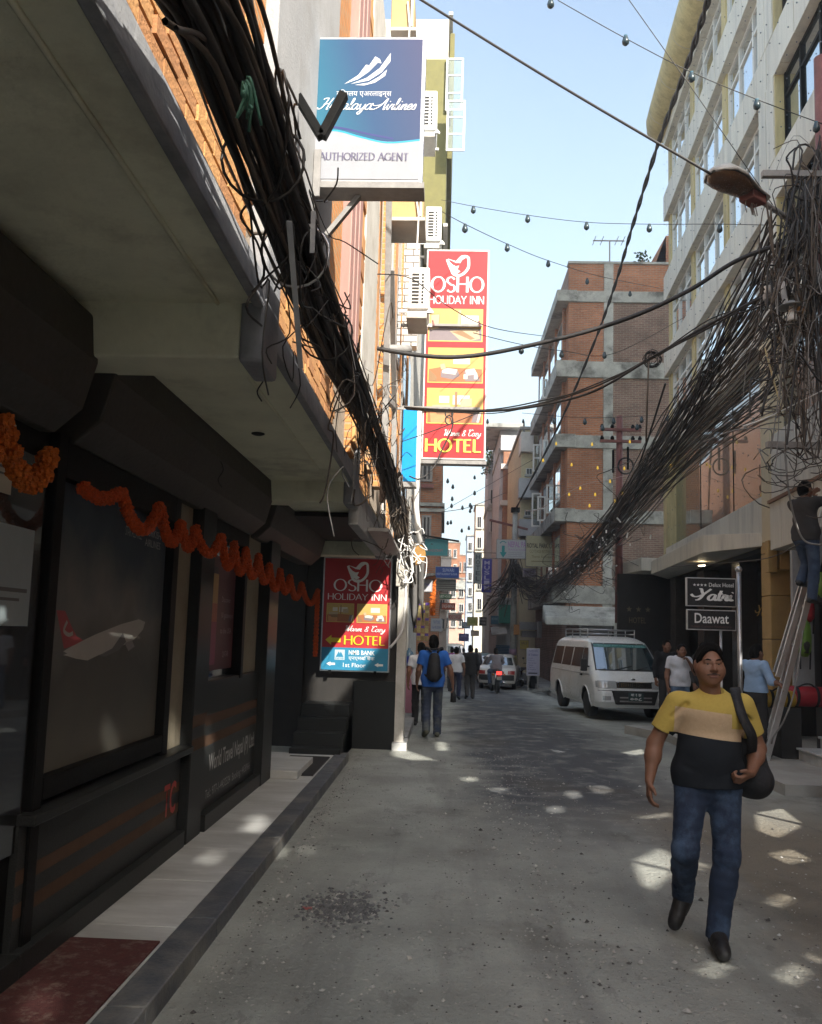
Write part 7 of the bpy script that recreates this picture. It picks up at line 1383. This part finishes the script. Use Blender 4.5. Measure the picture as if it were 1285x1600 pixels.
# ---- people by the hotel porch
J = {k: v.copy() for k, v in BASE.items()}; J['head'] += vv(-.0,-.06,-.02); J['elL'] = vv(.27,-.10,1.13); J['wrL'] = vv(.10,-.20,1.34); J['haL'] = vv(.02,-.185,1.46)
human('man in white polo shirt with a hand at his mouth beside the van', (PY_(1063,1050,15.4).x, 15.4, .13), .15, J, whiteT, paleje, h=.010, hem=.88, scale=.92, fist={'L':.9})
human('dark dressed person standing in the porch shade behind the man in yellow', (PY_(1100,1050,16.4).x, 16.4, .13), .4, BASE, charc, charc, h=.014, sleeve='long', scale=.93)
human('dark dressed person at the porch edge between van and white polo shirt', (PY_(1042,1050,17.6).x, 17.6, .13), .2, BASE, blackC, charc, h=.016, sleeve='long', scale=.95)
A, B, off = LAD
J = {k: v.copy() for k, v in BASE.items()}; J['head'] += vv(.0,-.02,0); rz = math.radians(118); bl = Vector((PY_(1181,1050,12.6).x, 12.6, .13)); hz = (1.12-.13)/(B.z-A.z); tgt = A.lerp(B, (1.10-A.z)/(B.z-A.z))
inv = Matrix.Rotation(-rz, 3, 'Z'); sc_ = .93; t1 = (inv @ (tgt-bl))/sc_; t2 = (inv @ (tgt+off-bl))/sc_
for sd, t in (('R', t1), ('L', t2)):
    t = vv(*t); sh = J['sh'+sd]; dv = t-sh; L = np.linalg.norm(dv); d = dv/L; wr = t-d*.10 if L < .66 else sh+d*.5; J['wr'+sd] = wr; J['ha'+sd] = wr+d*.17; J['el'+sd] = (sh+wr)/2+vv(0,.02,-.10)
human('man in pale blue shirt seen from behind steadying the ladder', tuple(bl), rz, J, skyS, charc, h=.0095, sleeve='three', hem=.97, scale=sc_, fist={'R':.9,'L':.9})
J = {k: v.copy() for k, v in BASE.items()}; J['elR'] = vv(-.30,-.16,1.38); J['wrR'] = vv(-.22,-.38,1.50); J['haR'] = vv(-.19,-.5,1.58); J['elL'] = vv(.30,-.16,1.42); J['wrL'] = vv(.2,-.38,1.58); J['haL'] = vv(.18,-.5,1.66); J['knL'] += vv(0,-.12,.06); J['anL'] += vv(0,-.04,.24); J['toL'] += vv(0,-.04,.24)
fp = PY_(1262, 944, 11.85); human('man in dark jacket and jeans standing high on the ladder among the cables', (fp.x, fp.y, fp.z), math.radians(120), J, charc, jeans, h=.0095, sleeve='long', hem=.86)
# ---------------------------------------------------------------- cables
rg = random.Random(11)
def single(name, label, pts, r, m, n=8, k=8, cat='cable', group=None): return tag(MB().tube(crom(pts, n), r, k).build(name, m, None, True), label, cat, group)
# left bundle clamped along the upper facade
lb = thing('cable_bundle', 'thick tangled bundle of black cables running along the left facade above the shop', 'cables', (-.7, 5, 3.7))
path = [(PX_(*p, -.70)) for p in ((250,-130),(330,0),(392,180),(445,330),(492,462),(535,570),(578,665),(604,740),(622,800))]
path = [Vector(p) for p in path]
def frame_noise(rr, a): return Vector((rr*math.cos(a)*.75, rg.uniform(-.05,.05), rr*math.sin(a)))
for grp, (cnt, m, r0, r1, spread) in enumerate(((24,M['cable'],.007,.017,.15),(16,M['cablebrown'],.004,.010,.22),(7,M['cablegrey'],.003,.006,.21))):
    mb = MB()
    for i in range(cnt):
        a = rg.uniform(0,6.28); rr = spread*math.sqrt(rg.random()); tw = rg.uniform(-1.2,1.2); P = []
        for j, p in enumerate(path):
            sh = (1.0,1.0,1.0,1.05,.95,.85,.8,.8,.8)[j]; P.append(p+frame_noise(rr*sh*rg.uniform(.75,1.15), a+tw*j/8)+Vector((rg.gauss(0,.012),0,rg.gauss(0,.02))))
        mb.tube(crom(P, 5), rg.uniform(r0, r1), 5, False)
    mb.build('strands', m, lb, True, kind='stuff')
for py, px in ((250,420),(395,470),(520,517)): 
    c = PX_(px-8, py, -.70); MB().tube([c+Vector((.15*math.cos(k*.32),.02*math.sin(k*.5),.15*math.sin(k*.32))) for k in range(21)], .006, 5).build('tie', M['galv'] if py == 395 else M['cable'], lb, True)
grt = mat('green_twine', (.06,.17,.12), .8, .3, 30, .3)
mb = MB()
for i in range(16): c = PX_(385+rg.uniform(-5,6), 130+rg.uniform(-10,14), -.50); mb.tube(crom([c, c+Vector((rg.uniform(-.01,.02),rg.uniform(-.02,.02),rg.uniform(-.03,-.01))), c+Vector((rg.uniform(-.02,.03),rg.uniform(-.01,.05),rg.uniform(-.10,-.02)))], 4), .004, 4)
mb.build('green_twine', grt, lb, True, kind='stuff')
mb = MB()                                                                # loose ends, loops and droops around the bundle
for i in range(70):
    j = rg.randrange(2, len(path)-1); t = rg.random(); c = path[j].lerp(path[min(j+1, len(path)-1)], t)+Vector((rg.uniform(-.1,.14),0,rg.uniform(-.15,.15))); P = [c]
    for q in range(rg.randint(3,6)): P.append(P[-1]+Vector((rg.gauss(0,.05),rg.gauss(.05,.12),rg.gauss(-.04,.11))))
    mb.tube(crom(P, 4), rg.uniform(.0025,.0055), 4, False)
mb.build('loose_wires', M['cable'], lb, True, kind='stuff')
mb = MB()
for i in range(34):
    py_ = rg.uniform(560,860); c = PX_(rg.uniform(530 if py_ < 760 else 598,640), py_, -.66-rg.random()*.2); P = [c]
    for q in range(rg.randint(3,6)): P.append(P[-1]+Vector((rg.gauss(0,.07),rg.gauss(0,.16),rg.gauss(-.05,.17))))
    mb.tube(crom(P, 4), rg.uniform(.004,.009), 4, False)
mb.build('loose_wires', M['cablebrown'], lb, True, kind='stuff')
mb = MB()
for i in range(16):
    c = PX_(rg.uniform(540,625), rg.uniform(560,800), -.66); P = [c]
    for q in range(rg.randint(3,5)): P.append(P[-1]+Vector((rg.gauss(0,.06),rg.gauss(0,.14),rg.gauss(-.05,.15))))
    mb.tube(crom(P, 4), rg.uniform(.003,.005), 4, False)
mb.build('loose_wires', M['cablegrey'], lb, True, kind='stuff')
mb = MB()                                                                # drop of cables past the sign wall
for i in range(60):
    P = [PY_(612+rg.uniform(-12,14), 745+rg.uniform(-20,20), 11.6+rg.uniform(-.3,.3)), PY_(625+rg.uniform(-16,14), 800, 12.2), PY_(632+rg.uniform(-14,12), 850+rg.uniform(-15,15), 12.6), PY_(640+rg.uniform(-12,10), 885+rg.uniform(-15,35), 13.6)]; mb.tube(crom(P, 5), rg.uniform(.006,.016), 5, False)
mb.build('strands', M['cablebrown'], lb, True, kind='stuff')
wk = thing('white_cable_knot', 'knot of white cables hanging at the corner post with a long white hose', 'cables', PY_(641,850,12.6)); mb = MB()
for i in range(22):
    c = PY_(641,848,12.5); P = [c+Vector((rg.gauss(0,.05),rg.gauss(0,.05),rg.uniform(-.3,.2)))]
    for q in range(5): P.append(P[-1]+Vector((rg.gauss(0,.07),rg.gauss(0,.05),rg.gauss(-.02,.09))))
    mb.tube(crom(P, 4), .008, 5, False)
mb.build('strands', M['whitepvc'], wk, True, kind='stuff')
MB().tube(crom([PY_(641,868,12.5),PY_(645,892,12.4),PY_(636,912,12.4)],6), .014, 6).build('hose', M['whitepvc'], wk, True); MB().tube(crom([PY_(634,900,12.5),PY_(633,950,12.45),PY_(627,988,12.4),PY_(610,1012,12.45)],8), .018, 8).build('hose', M['whitepvc'], wk, True)
nb_ = tag(MB().box(*[f(PY_(620,870,12.6).x, PY_(634,870,12.6).x) for f in (min,max)], 12.6, 12.72, PY_(627,916,12.6).z, PY_(627,862,12.6).z).build('notice_box', M['plaster'], None, bevel=.01), 'pale meter box with paper notices on the corner post beside the lower hotel sign', 'box')
# bracket arm in front of the airline sign
r = thing('bracket_arm', 'black bent bracket arm sticking out of the cable bundle in front of the airline sign', 'bracket', PX_(440,150,-.7)); Q = [PY_(*p, 4.6) for p in ((395,147),(466,152),(503,214),(538,147))]
for a, b in zip(Q[:-1], Q[1:]): MB().bar(a, b, .05, .062, up=(0,1,0)).build('arm', M['blackframe'], r, bevel=.004)
mt = thing('metal_strap', 'hanging dull metal strap tied to the left cable bundle', 'strap', PX_(455,340,-.52)); 
for a, b in (((452,345),(462,470)),((462,470),(470,575)),((490,330),(488,395))): MB().bar(PX_(*a,-.52), PX_(*b,-.52), .018, .004, up=(0,1,0)).build('strip', M['slabedge'], mt)
# ---- right tangle and the great bundle running down the street
tg = thing('cable_tangle', 'dense hanging tangle of black and brown cables round the pole at the right edge', 'cables', (PO.x, PO.y, 5))
def tangle(cnt, m, r0, r1, seed):
    q = random.Random(seed); mb = MB()
    for i in range(cnt):
        k = q.random(); px = q.gauss(1272, 20); py = q.uniform(270, 470); y = 9.3+q.uniform(-.35,.35); P = [PY_(px, py, y)]
        for s in range(q.randint(4,7)): px += q.gauss(-1, 17); py += q.gauss(40, 55); py = py if py < 735 else 735-q.uniform(0,90); y += q.gauss(0,.08); P.append(PY_(px, py, y))
        mb.tube(crom(P, 4), q.uniform(r0, r1), 5, False)
    mb.build('strands', m, tg, True, kind='stuff')
tangle(52, M['cable'], .004, .013, 1); tangle(50, M['cablebrown'], .004, .011, 2); tangle(26, M['cablegrey'], .003, .007, 3)
mb = MB(); q = random.Random(5)
for i in range(28):                                                      # loops and stubs sticking out
    c = PY_(q.gauss(1245,16), q.uniform(330,640), 9.1+q.uniform(-.2,.3)); a0 = q.uniform(0,6.28); R_ = q.uniform(.05,.2); e = q.uniform(.4,1); mb.tube([c+Vector((R_*math.cos(a0+t*.5), .1*math.sin(t), R_*e*math.sin(a0+t*.5))) for t in range(q.randint(6,13))], q.uniform(.004,.009), 4, False)
for i in range(16):
    px, py = q.uniform(1205,1280), q.uniform(700,790); c = PY_(px, py, 9.4); R_ = q.uniform(.12,.34); a0 = q.uniform(0,6.28); mb.tube([c+Vector((R_*math.cos(a0+t*.45), .1*math.sin(t), R_*.7*math.sin(a0+t*.45))) for t in range(q.randint(8,14))], q.uniform(.004,.008), 4, False)
mb.build('loops', M['cablebrown'], tg, True, kind='stuff')
mb = MB()
for i in range(26): px = q.uniform(1200,1268); P = [PY_(px, q.uniform(230,330), 9.4), PY_(px+q.gauss(-3,5), q.uniform(340,420), 9.3), PY_(px-q.uniform(8,30), q.uniform(430,520), 9.3)]; P = [PY_(1285+q.uniform(-5,12), q.uniform(200,300), 9.5), PY_(1262+q.gauss(0,12), q.uniform(300,380), 9.4), PY_(1240+q.gauss(0,14), q.uniform(420,520), 9.3)]; mb.tube(crom(P, 5), q.uniform(.005,.012), 5, False)
mb.build('strands', M['cable'], tg, True, kind='stuff')
for (a, b, m) in (((1196,545),(1222,640),M['yellowwall']),((1236,560),(1252,520),M['plaster']),((1222,440),(1228,475),M['galv'])): MB().bar(PY_(*a,9.25), PY_(*b,9.2), .06, .012).build('loose_strip', m, tg)
gb = thing('cable_bundle', 'great sagging bundle of cables fanning from the right pole down to the far pole', 'cables', PY_(1000,810,19))
def fan(cnt, m, r0, r1, seed, wide=1.0):
    q = random.Random(seed); mb = MB()
    for i in range(cnt):
        t = q.random(); u = q.gauss(0, .5)
        P = [PY_(1232+q.uniform(-26,14), 368+285*t+q.gauss(0,8), 9.4+q.uniform(-.25,.25)),
             PY_(1165+q.gauss(0,4)+4*t, 492+175*t*wide+q.gauss(0,7), 11.2), PY_(1085+q.gauss(0,4), 604+122*t*wide+q.gauss(0,6), 14.2),
             PY_(1000+q.gauss(0,5), 730+78*t+q.gauss(0,6), 19), PY_(930+q.gauss(0,4), 830+50*t+q.gauss(0,6), 26), PY_(868+q.gauss(0,5), 894+36*t+q.gauss(0,7), 33), PY_(835+q.gauss(0,5), 918+q.gauss(0,12), 37), PY_(804+q.gauss(0,4), 893+q.gauss(0,12), 39.7)]
        mb.tube(crom(P, 5), q.uniform(r0, r1), 5, False)
    mb.build('strands', m, gb, True, kind='stuff')
fan(58, M['cable'], .004, .012, 21); fan(46, M['cablebrown'], .004, .010, 22); fan(22, M['cablegrey'], .003, .006, 23)
mb = MB(); q = random.Random(31)
for i in range(22):                                                      # a looser upper fan
    P = [PY_(1215+q.uniform(-15,25), 335+q.uniform(0,70), 9.4), PY_(1140+q.gauss(0,10), 470+q.uniform(0,60), 11.5), PY_(1050+q.gauss(0,8), 655+q.uniform(-20,40), 15), PY_(955+q.gauss(0,6), 820+q.uniform(-10,20), 23), PY_(868, 921, 33)]; mb.tube(crom(P, 5), q.uniform(.005,.012), 5, False)
for i in range(55):                                                      # frayed ends along it
    t = q.random(); a = PY_(1000,800,19).lerp(PY_(880,915,32), t)+Vector((q.gauss(0,.25),0,q.gauss(0,.25))); P = [a]
    for s in range(4): P.append(P[-1]+Vector((q.gauss(0,.22),q.gauss(0,.4),q.gauss(-.06,.2))))
    mb.tube(crom(P, 4), .008, 4, False)
mb.build('strands', M['cable'], gb, True, kind='stuff')
mb = MB()
for i in range(46):
    t = q.random(); a = PY_(985,815,20).lerp(PY_(890,910,31), t)+Vector((q.gauss(0,.22),-.3,q.gauss(0,.22))); mb.tube([a, a+Vector((q.gauss(0,.05),0,q.gauss(0,.06)))], .02, 4)
mb.build('tape_ends', M['whitepvc'], gb, False, kind='stuff')
kn = thing('cable_knot', 'brown knot of cables spreading from the far poster pole', 'cables', PY_(803,895,39.6)); 
for m, cnt in ((M['cablebrown'],32),(M['cable'],18),(M['cablegrey'],16)):
    mb = MB()
    for i in range(cnt):
        s = q.choice((-1,-1,1)); P = [PY_(803+q.gauss(0,5), 885+q.gauss(0,16), 39.5)]
        px, py = (q.uniform(752,790), q.uniform(905,965)) if s < 0 else (q.uniform(815,850), q.uniform(905,945)); P += [PY_((803+px)/2+q.gauss(0,5), (890+py)/2+q.uniform(0,18), 39.4), PY_(px, py, 39+q.gauss(0,1))]; mb.tube(crom(P, 6), q.uniform(.012,.03), 4, False)
    mb.build('strands', m, kn, True, kind='stuff')
# ---- cables across the street
single('cable', 'thick black cable sagging across the street below the airline sign', [PY_(583,543,10.0),PY_(640,553,10),PY_(700,558,10),PY_(760,553,10),PY_(840,537,9.9),PY_(920,517,9.8),PY_(1000,490,9.7),PY_(1080,452,9.6),PY_(1150,408,9.5),PY_(1225,379,9.4)], .026, M['cable'])
mb = MB(); q = random.Random(41); cb2 = thing('cable_bundle', 'four twisted black cables crossing at the foot of the tall hotel sign', 'cables', PY_(800,640,12.5))
for i in range(5):
    P = [PY_(*p) for p in ((632+i,636+i,13.8),(690,641+q.gauss(0,2),13.5),(770,640+q.gauss(0,3),13),(850,629+q.gauss(0,3),12.4),(930,603+q.gauss(0,4),11.6),(1020,562+q.gauss(0,3),10.8),(1110,509+q.gauss(0,4),10.1),(1190,470+q.gauss(0,5),9.6),(1236,448,9.4))]; MB().tube(crom(P,6), (.017,.012,.010,.009,.008)[i], 6).build('strand', M['cable'], cb2, True)
mb = MB(); c = PY_(1020,561,10.75)
for i in range(14): a0 = q.uniform(0,6.28); R_ = q.uniform(.04,.12); mb.tube([c+Vector((q.gauss(0,.01)+R_*math.cos(a0+t*.5), .04*math.sin(t), R_*math.sin(a0+t*.5))) for t in range(10)], .005, 4, False)
mb.build('tie_wires', M['cable'], cb2, True, kind='stuff'); MB().tube([PY_(1014,566,10.7), PY_(1012,620,10.7), PY_(1010,690,10.8)], .012, 5).build('dropper', M['cablebrown'], cb2, True)
P = [PY_(1112,-15,9.6),PY_(1075,100,11.5),PY_(1030,222,14.5),PY_(990,350,18.5),PY_(960,450,22),PY_(925,545,26),PY_(870,672,32.5),PY_(806,796,39.8)]; C_ = crom(P, 14)
mb = MB()
for s in (0,1): mb.tube([p+Vector((.024*math.cos(i*.9+s*3.14), 0, .024*math.sin(i*.9+s*3.14))) for i, p in enumerate(C_)], .024, 5, False)
tag(mb.build('twisted_cable', M['cable'], None, True), 'twisted black cable dropping from the hotel cornice to the far pole', 'cable')
single('guy_wire', 'straight black wire from the top of the airline sign to the street lamp', [PY_(640,-12,8.2),PY_(870,130,8.2),PY_(1112,272,8.2)], .013, M['cable'])
single('wire', 'thin black wire from the facade post sagging behind the tall hotel sign top', [PY_(505,385,7.5),PY_(560,425,9),PY_(640,434,10.5),PY_(700,478,12),PY_(770,512,14),PY_(850,525,20)], .007, M['cable'])
single('wire', 'thin wire with a coil crossing the foot of the tall hotel sign', [PY_(628,690,14),PY_(680,672,14),PY_(730,652,14),PY_(760,640,14)], .008, M['cable'])
cc = thing('cable_coil', 'coil of black wire hanging in front of the tall hotel sign with a long tail', 'cable', PY_(704,650,14.5)); MB().tube([PY_(702+6*math.cos(k*.5), 656+7*math.sin(k*.5)+(-10 if k > 14 else 0), 14.5) for k in range(28)], .012, 5).build('coil', M['cable'], cc, True); MB().tube(crom([PY_(706,645,14.5),PY_(707,668,14.5),PY_(690,705,14.5),PY_(678,730,14.3),PY_(657,748,14.2),PY_(640,744,14.2)],6), .013, 5).build('tail', M['cable'], cc, True)
single('wire', 'white wire from the cable tangle across to the right edge', [PY_(1160,666,9.3),PY_(1200,652,9.2),PY_(1290,608,9.0)], .006, M['whitepvc']); single('wire', 'pale wire hanging low from the tangle toward the hotel pier', [PY_(1100,690,9.8),PY_(1160,670,9.3),PY_(1240,672,9.3)], .006, M['cablegrey'])
single('cable', 'grey cable looping down in front of the man on the ladder', [PY_(1226,690,9.3),PY_(1232,760,9.4),PY_(1242,810,9.6),PY_(1258,845,9.7),PY_(1290,852,9.7)], .011, M['cablegrey'])
single('cable', 'thin cable from the hotel canopy to the tangle', [PY_(1050,885,17),PY_(1130,880,14),PY_(1200,872,12),PY_(1250,850,10.5)], .007, M['cablebrown']); single('wire', 'black wire falling along the front of the brick block', [PY_(1040,600,15),PY_(985,760,20),PY_(930,850,27),PY_(860,905,33)], .02, M['cable'])
# ---- strings of bulbs
def string(label, pts, bulbs, r=.006, size=.055, m=None, sock=None, wire=None):
    t = thing('string_lights', label, 'string lights', pts[0], 'strings of bulbs over the street'); C_ = crom(pts, 8); MB().tube(C_, r, 4, False).build('wire', wire or M['cable'], t, True)
    for p in bulbs:
        b = MB().lathe([(size*.25,0),(size*.45,-size*.3),(size*.75,-size*1.3),(size*.7,-size*1.8),(size*.3,-size*2.2),(0,-size*2.3)], p, 8).build('bulb', m or M['bulbglass'], t, True); MB().lathe([(0,.01),(size*.4,0),(size*.4,-size*.6),(0,-size*.6)], p, 8).build('socket', sock or M['black'], b, True)
string('string of dark bulbs high across the sky to the street lamp', [PY_(872,0,9),PY_(975,58,9),PY_(1080,112,9),PY_(1183,155,9),PY_(1290,195,9)], [PY_(861,-3,9),PY_(978,55,9),PY_(1081,112,9),PY_(1183,155,9),PY_(1276,190,9)], sock=M['tealbulb'])
string('bare thin wire slanting down the sky to the lamp arm', [PY_(978,-8,9),PY_(1090,150,9),PY_(1215,330,9.4)], [])
string('long level string of dark bulbs in the middle of the sky', [PY_(690,312,13),PY_(740,322,13),PY_(825,336,12.6),PY_(917,347,12.2),PY_(1015,350,11.8),PY_(1125,350,11.3),PY_(1220,352,11)], [PY_(740,322,13),PY_(825,336,12.6),PY_(917,347,12.2),PY_(1015,350,11.8),PY_(1125,350,11.3)])
string('lower string of dark bulbs slanting from the facade to the brick block', [PY_(690,330,14),PY_(727,350,15),PY_(793,381,17),PY_(857,407,20),PY_(940,432,24),PY_(1030,450,27)], [PY_(727,350,15),PY_(793,381,17),PY_(857,407,20),PY_(918,435,23),PY_(985,455,25.5),PY_(1030,473,26)], r=.008, size=.075)
string('string of dark bulbs passing below the thick cable', [PY_(740,520,15),PY_(815,538,17),PY_(880,548,19),PY_(960,552,21),PY_(1080,490,22)], [PY_(815,541,17),PY_(878,548,19),PY_(945,550,20.5)], r=.008, size=.075)
yb_ = emit('yellow_bulb', (.80,.50,.05), .25)
Z6 = lambda x, y: (820+x*.1937, 560+y*.1937)
Ys = [(380,845),(590,870),(850,660),(805,875),(690,980),(450,1035),(930,915),(1010,860),(1180,855),(1205,840),(1010,1050),(1105,1048),(925,1098),(790,1075),(730,1138),(570,1085),(360,1085),(525,1175),(255,675),(150,810),(545,680)]
string('pinkish string of small yellow bulbs in front of the brick block', [PY_(*Z6(0,1225),23),PY_(*Z6(120,1215),23),PY_(*Z6(450,1030),23),PY_(*Z6(690,975),23),PY_(*Z6(870,930),23)], [PY_(*Z6(*p),23+.5*math.sin(p[0])) for p in Ys], r=.008, size=.04, m=yb_, sock=yb_, wire=paint((.40,.28,.25)))
Ds = [(240,480),(487,485),(720,480),(945,470),(908,530),(630,535),(1155,460)]
string('string of blue grey bulbs in front of the middle of the brick block', [PY_(*Z6(-20,440),23.5),PY_(*Z6(487,478),23.5),PY_(*Z6(945,465),23.5),PY_(*Z6(1155,455),22)], [PY_(*Z6(*p),23.5) for p in Ds], r=.008, size=.08)
B2 = [(700,748),(708,757),(742,767),(707,776),(706,787),(723,790),(735,786),(737,789),(735,795),(700,814),(705,813),(722,826),(733,822),(742,743)]
string('small dark bulbs dangling over the far street below the tall hotel sign', [PY_(690,800,30),PY_(735,792,32),PY_(790,770,36)], [PY_(*p, 30+i*.4) for i, p in enumerate(B2)], r=.012, size=.075)
string('thin string crossing the far sky toward the orange pillar', [PY_(690,800,36),PY_(760,760,40),PY_(830,720,43),PY_(890,690,33)], [PY_(762,697,34),PY_(758,684,34),PY_(818,655,34),PY_(762,655,30)], r=.012, size=.075)
# ---------------------------------------------------------------- stones and dust on the street
def pebbles(name, label, n, m, seed, smin, smax):
    q = np.random.default_rng(seed); V = []; F = []
    def addp(x, y, s):
        k = len(V); a = q.uniform(0, 6.28); o = np.array([(1,0,.1),(.25,.95,.0),(-.8,.5,.1),(-.75,-.6,0),(.3,-.9,.1),(.05,.05,.75),(0,0,-.35)])*q.uniform(.7,1.25,(7,3))*s
        R_ = np.array([[math.cos(a),-math.sin(a),0],[math.sin(a),math.cos(a),0],[0,0,1]]); o = o@R_.T+np.array([x, y, gz(y)+s*.15]); V.extend(o.tolist())
        F.extend([(k+i, k+(i+1) % 5, k+5) for i in range(5)]+[(k+(i+1) % 5, k+i, k+6) for i in range(5)])
    hc = PZ_(535,1420,0)
    for i in range(n):
        u = q.random()
        if u < .30: x, y = q.uniform(-1.15,3.4), 2.4+q.gamma(2,2.2)
        elif u < .55: x, y = q.normal(.75,.33), q.uniform(4,13)
        elif u < .72: x, y = -1.15+abs(q.normal(0,.12)), q.uniform(2.5,11.5)
        elif u < .80: x, y = q.normal(hc.x,.16), q.normal(hc.y,.24)
        else: x, y = q.uniform(-.9,2.2), 2.4+q.gamma(1.5,1.0)
        if x < -1.2: continue
        addp(x, y, float(np.clip(q.lognormal(math.log(smin), .5), smin*.5, smax)))
    me = bpy.data.meshes.new(name); me.from_pydata(V, [], F); o = link(name, me, m, None); o['kind'] = 'stuff'; tag(o, label, 'stones'); return o
pebbles('gravel', 'pale loose stones scattered over the dusty street', 5200, mat('pale_stone', (.36,.35,.32), .9, .3, 8, .4, 60), 1, .0055, .026)
pebbles('gravel', 'dark loose stones and grit scattered over the street', 2200, mat('dark_stone', (.075,.07,.065), .9, .35, 8, .4, 60), 2, .005, .024)
hc = PZ_(535,1420,0); q = np.random.default_rng(9); V = []; F = []
for i in range(420):
    x, y = q.normal(hc.x,.13), q.normal(hc.y,.17); s = q.uniform(.008,.022); k = len(V); a = q.uniform(0,6.28); o = np.array([(1,0,.1),(.2,.9,0),(-.9,.3,.2),(-.3,-.9,0),(.1,.1,.8)])*q.uniform(.7,1.3,(5,3))*s
    V.extend((o+np.array([x,y,.002])).tolist()); F.extend([(k,k+1,k+4),(k+1,k+2,k+4),(k+2,k+3,k+4),(k+3,k,k+4)])
me = bpy.data.meshes.new('rubble_patch'); me.from_pydata(V, [], F); o = link('rubble_patch', me, mat('rubble', (.12,.12,.12), .9, .5, 14, .4), None); o['kind'] = 'stuff'; tag(o, 'small heap of dark crushed stone on the street near the kerb', 'rubble')
p = PZ_(480,1421,0); tag(MB().box(p.x-.03,p.x+.03,p.y-.012,p.y+.012,0,.012).build('wrapper', paint((.30,.09,.08)), None), 'small red wrapper lying left of the crushed stone heap', 'litter')

# scraps of litter on the road and small fixings under the overhang
for i, (px, py, c, lb) in enumerate(((1000,1230,(.5,.5,.48),'white paper scrap on the asphalt left of the man'),(640,1500,(.45,.42,.36),'small pale paper scrap on the bottom of the street'),(860,1450,(.10,.09,.06),'dead brown leaf on the street in front of the man'),(740,1330,(.42,.40,.36),'crumpled pale scrap in the middle of the street'),(1200,1440,(.06,.055,.05),'dark clod on the brown sand right of the man'))):
    p = PZ_(px, py, 0); mb = MB(); a = i*1.3; s_ = .022; u = Vector((math.cos(a),math.sin(a),.12))*s_; w = Vector((-math.sin(a),math.cos(a),.2))*s_*.7
    tag(mb.prism([p+u+Vector((0,0,.006)), p+w+Vector((0,0,.012)), p-u*.8+Vector((0,0,.005)), p-w+Vector((0,0,.008))], (0,0,.004)).build('litter', mat('scrap', c, .9, .2, 30, .3), None), lb, 'litter')
c = PX_(338, 650, -1.35); MB().lathe([(0,0),(.035,0),(.04,.004),(.05,.006),(.05,.012),(0,.012)], (-1.42, 6.2, 3.157), 14).build('ceiling_hole', M['dark'], bA)
for (y0, y1, x, z) in ((-.1,3.9,-1.12,3.262),(4.3,8.15,-1.16,3.162)): MB().tube([(x,y0,z),(x,y1,z)], .011, 6).build('conduit', M['soffit'], bA, True)
for (px, py, y) in ((407,575,4.3),(495,600,6.4),(345,1000-280,5.4)):
    q0 = PY_(px, py, y); MB().tube(crom([q0, q0+Vector((.02,.0,-.06)), q0+Vector((-.015,.02,-.12)), q0+Vector((.01,.03,-.17))], 4), .004, 4).build('hanging_wire', M['cable'], bA, True)
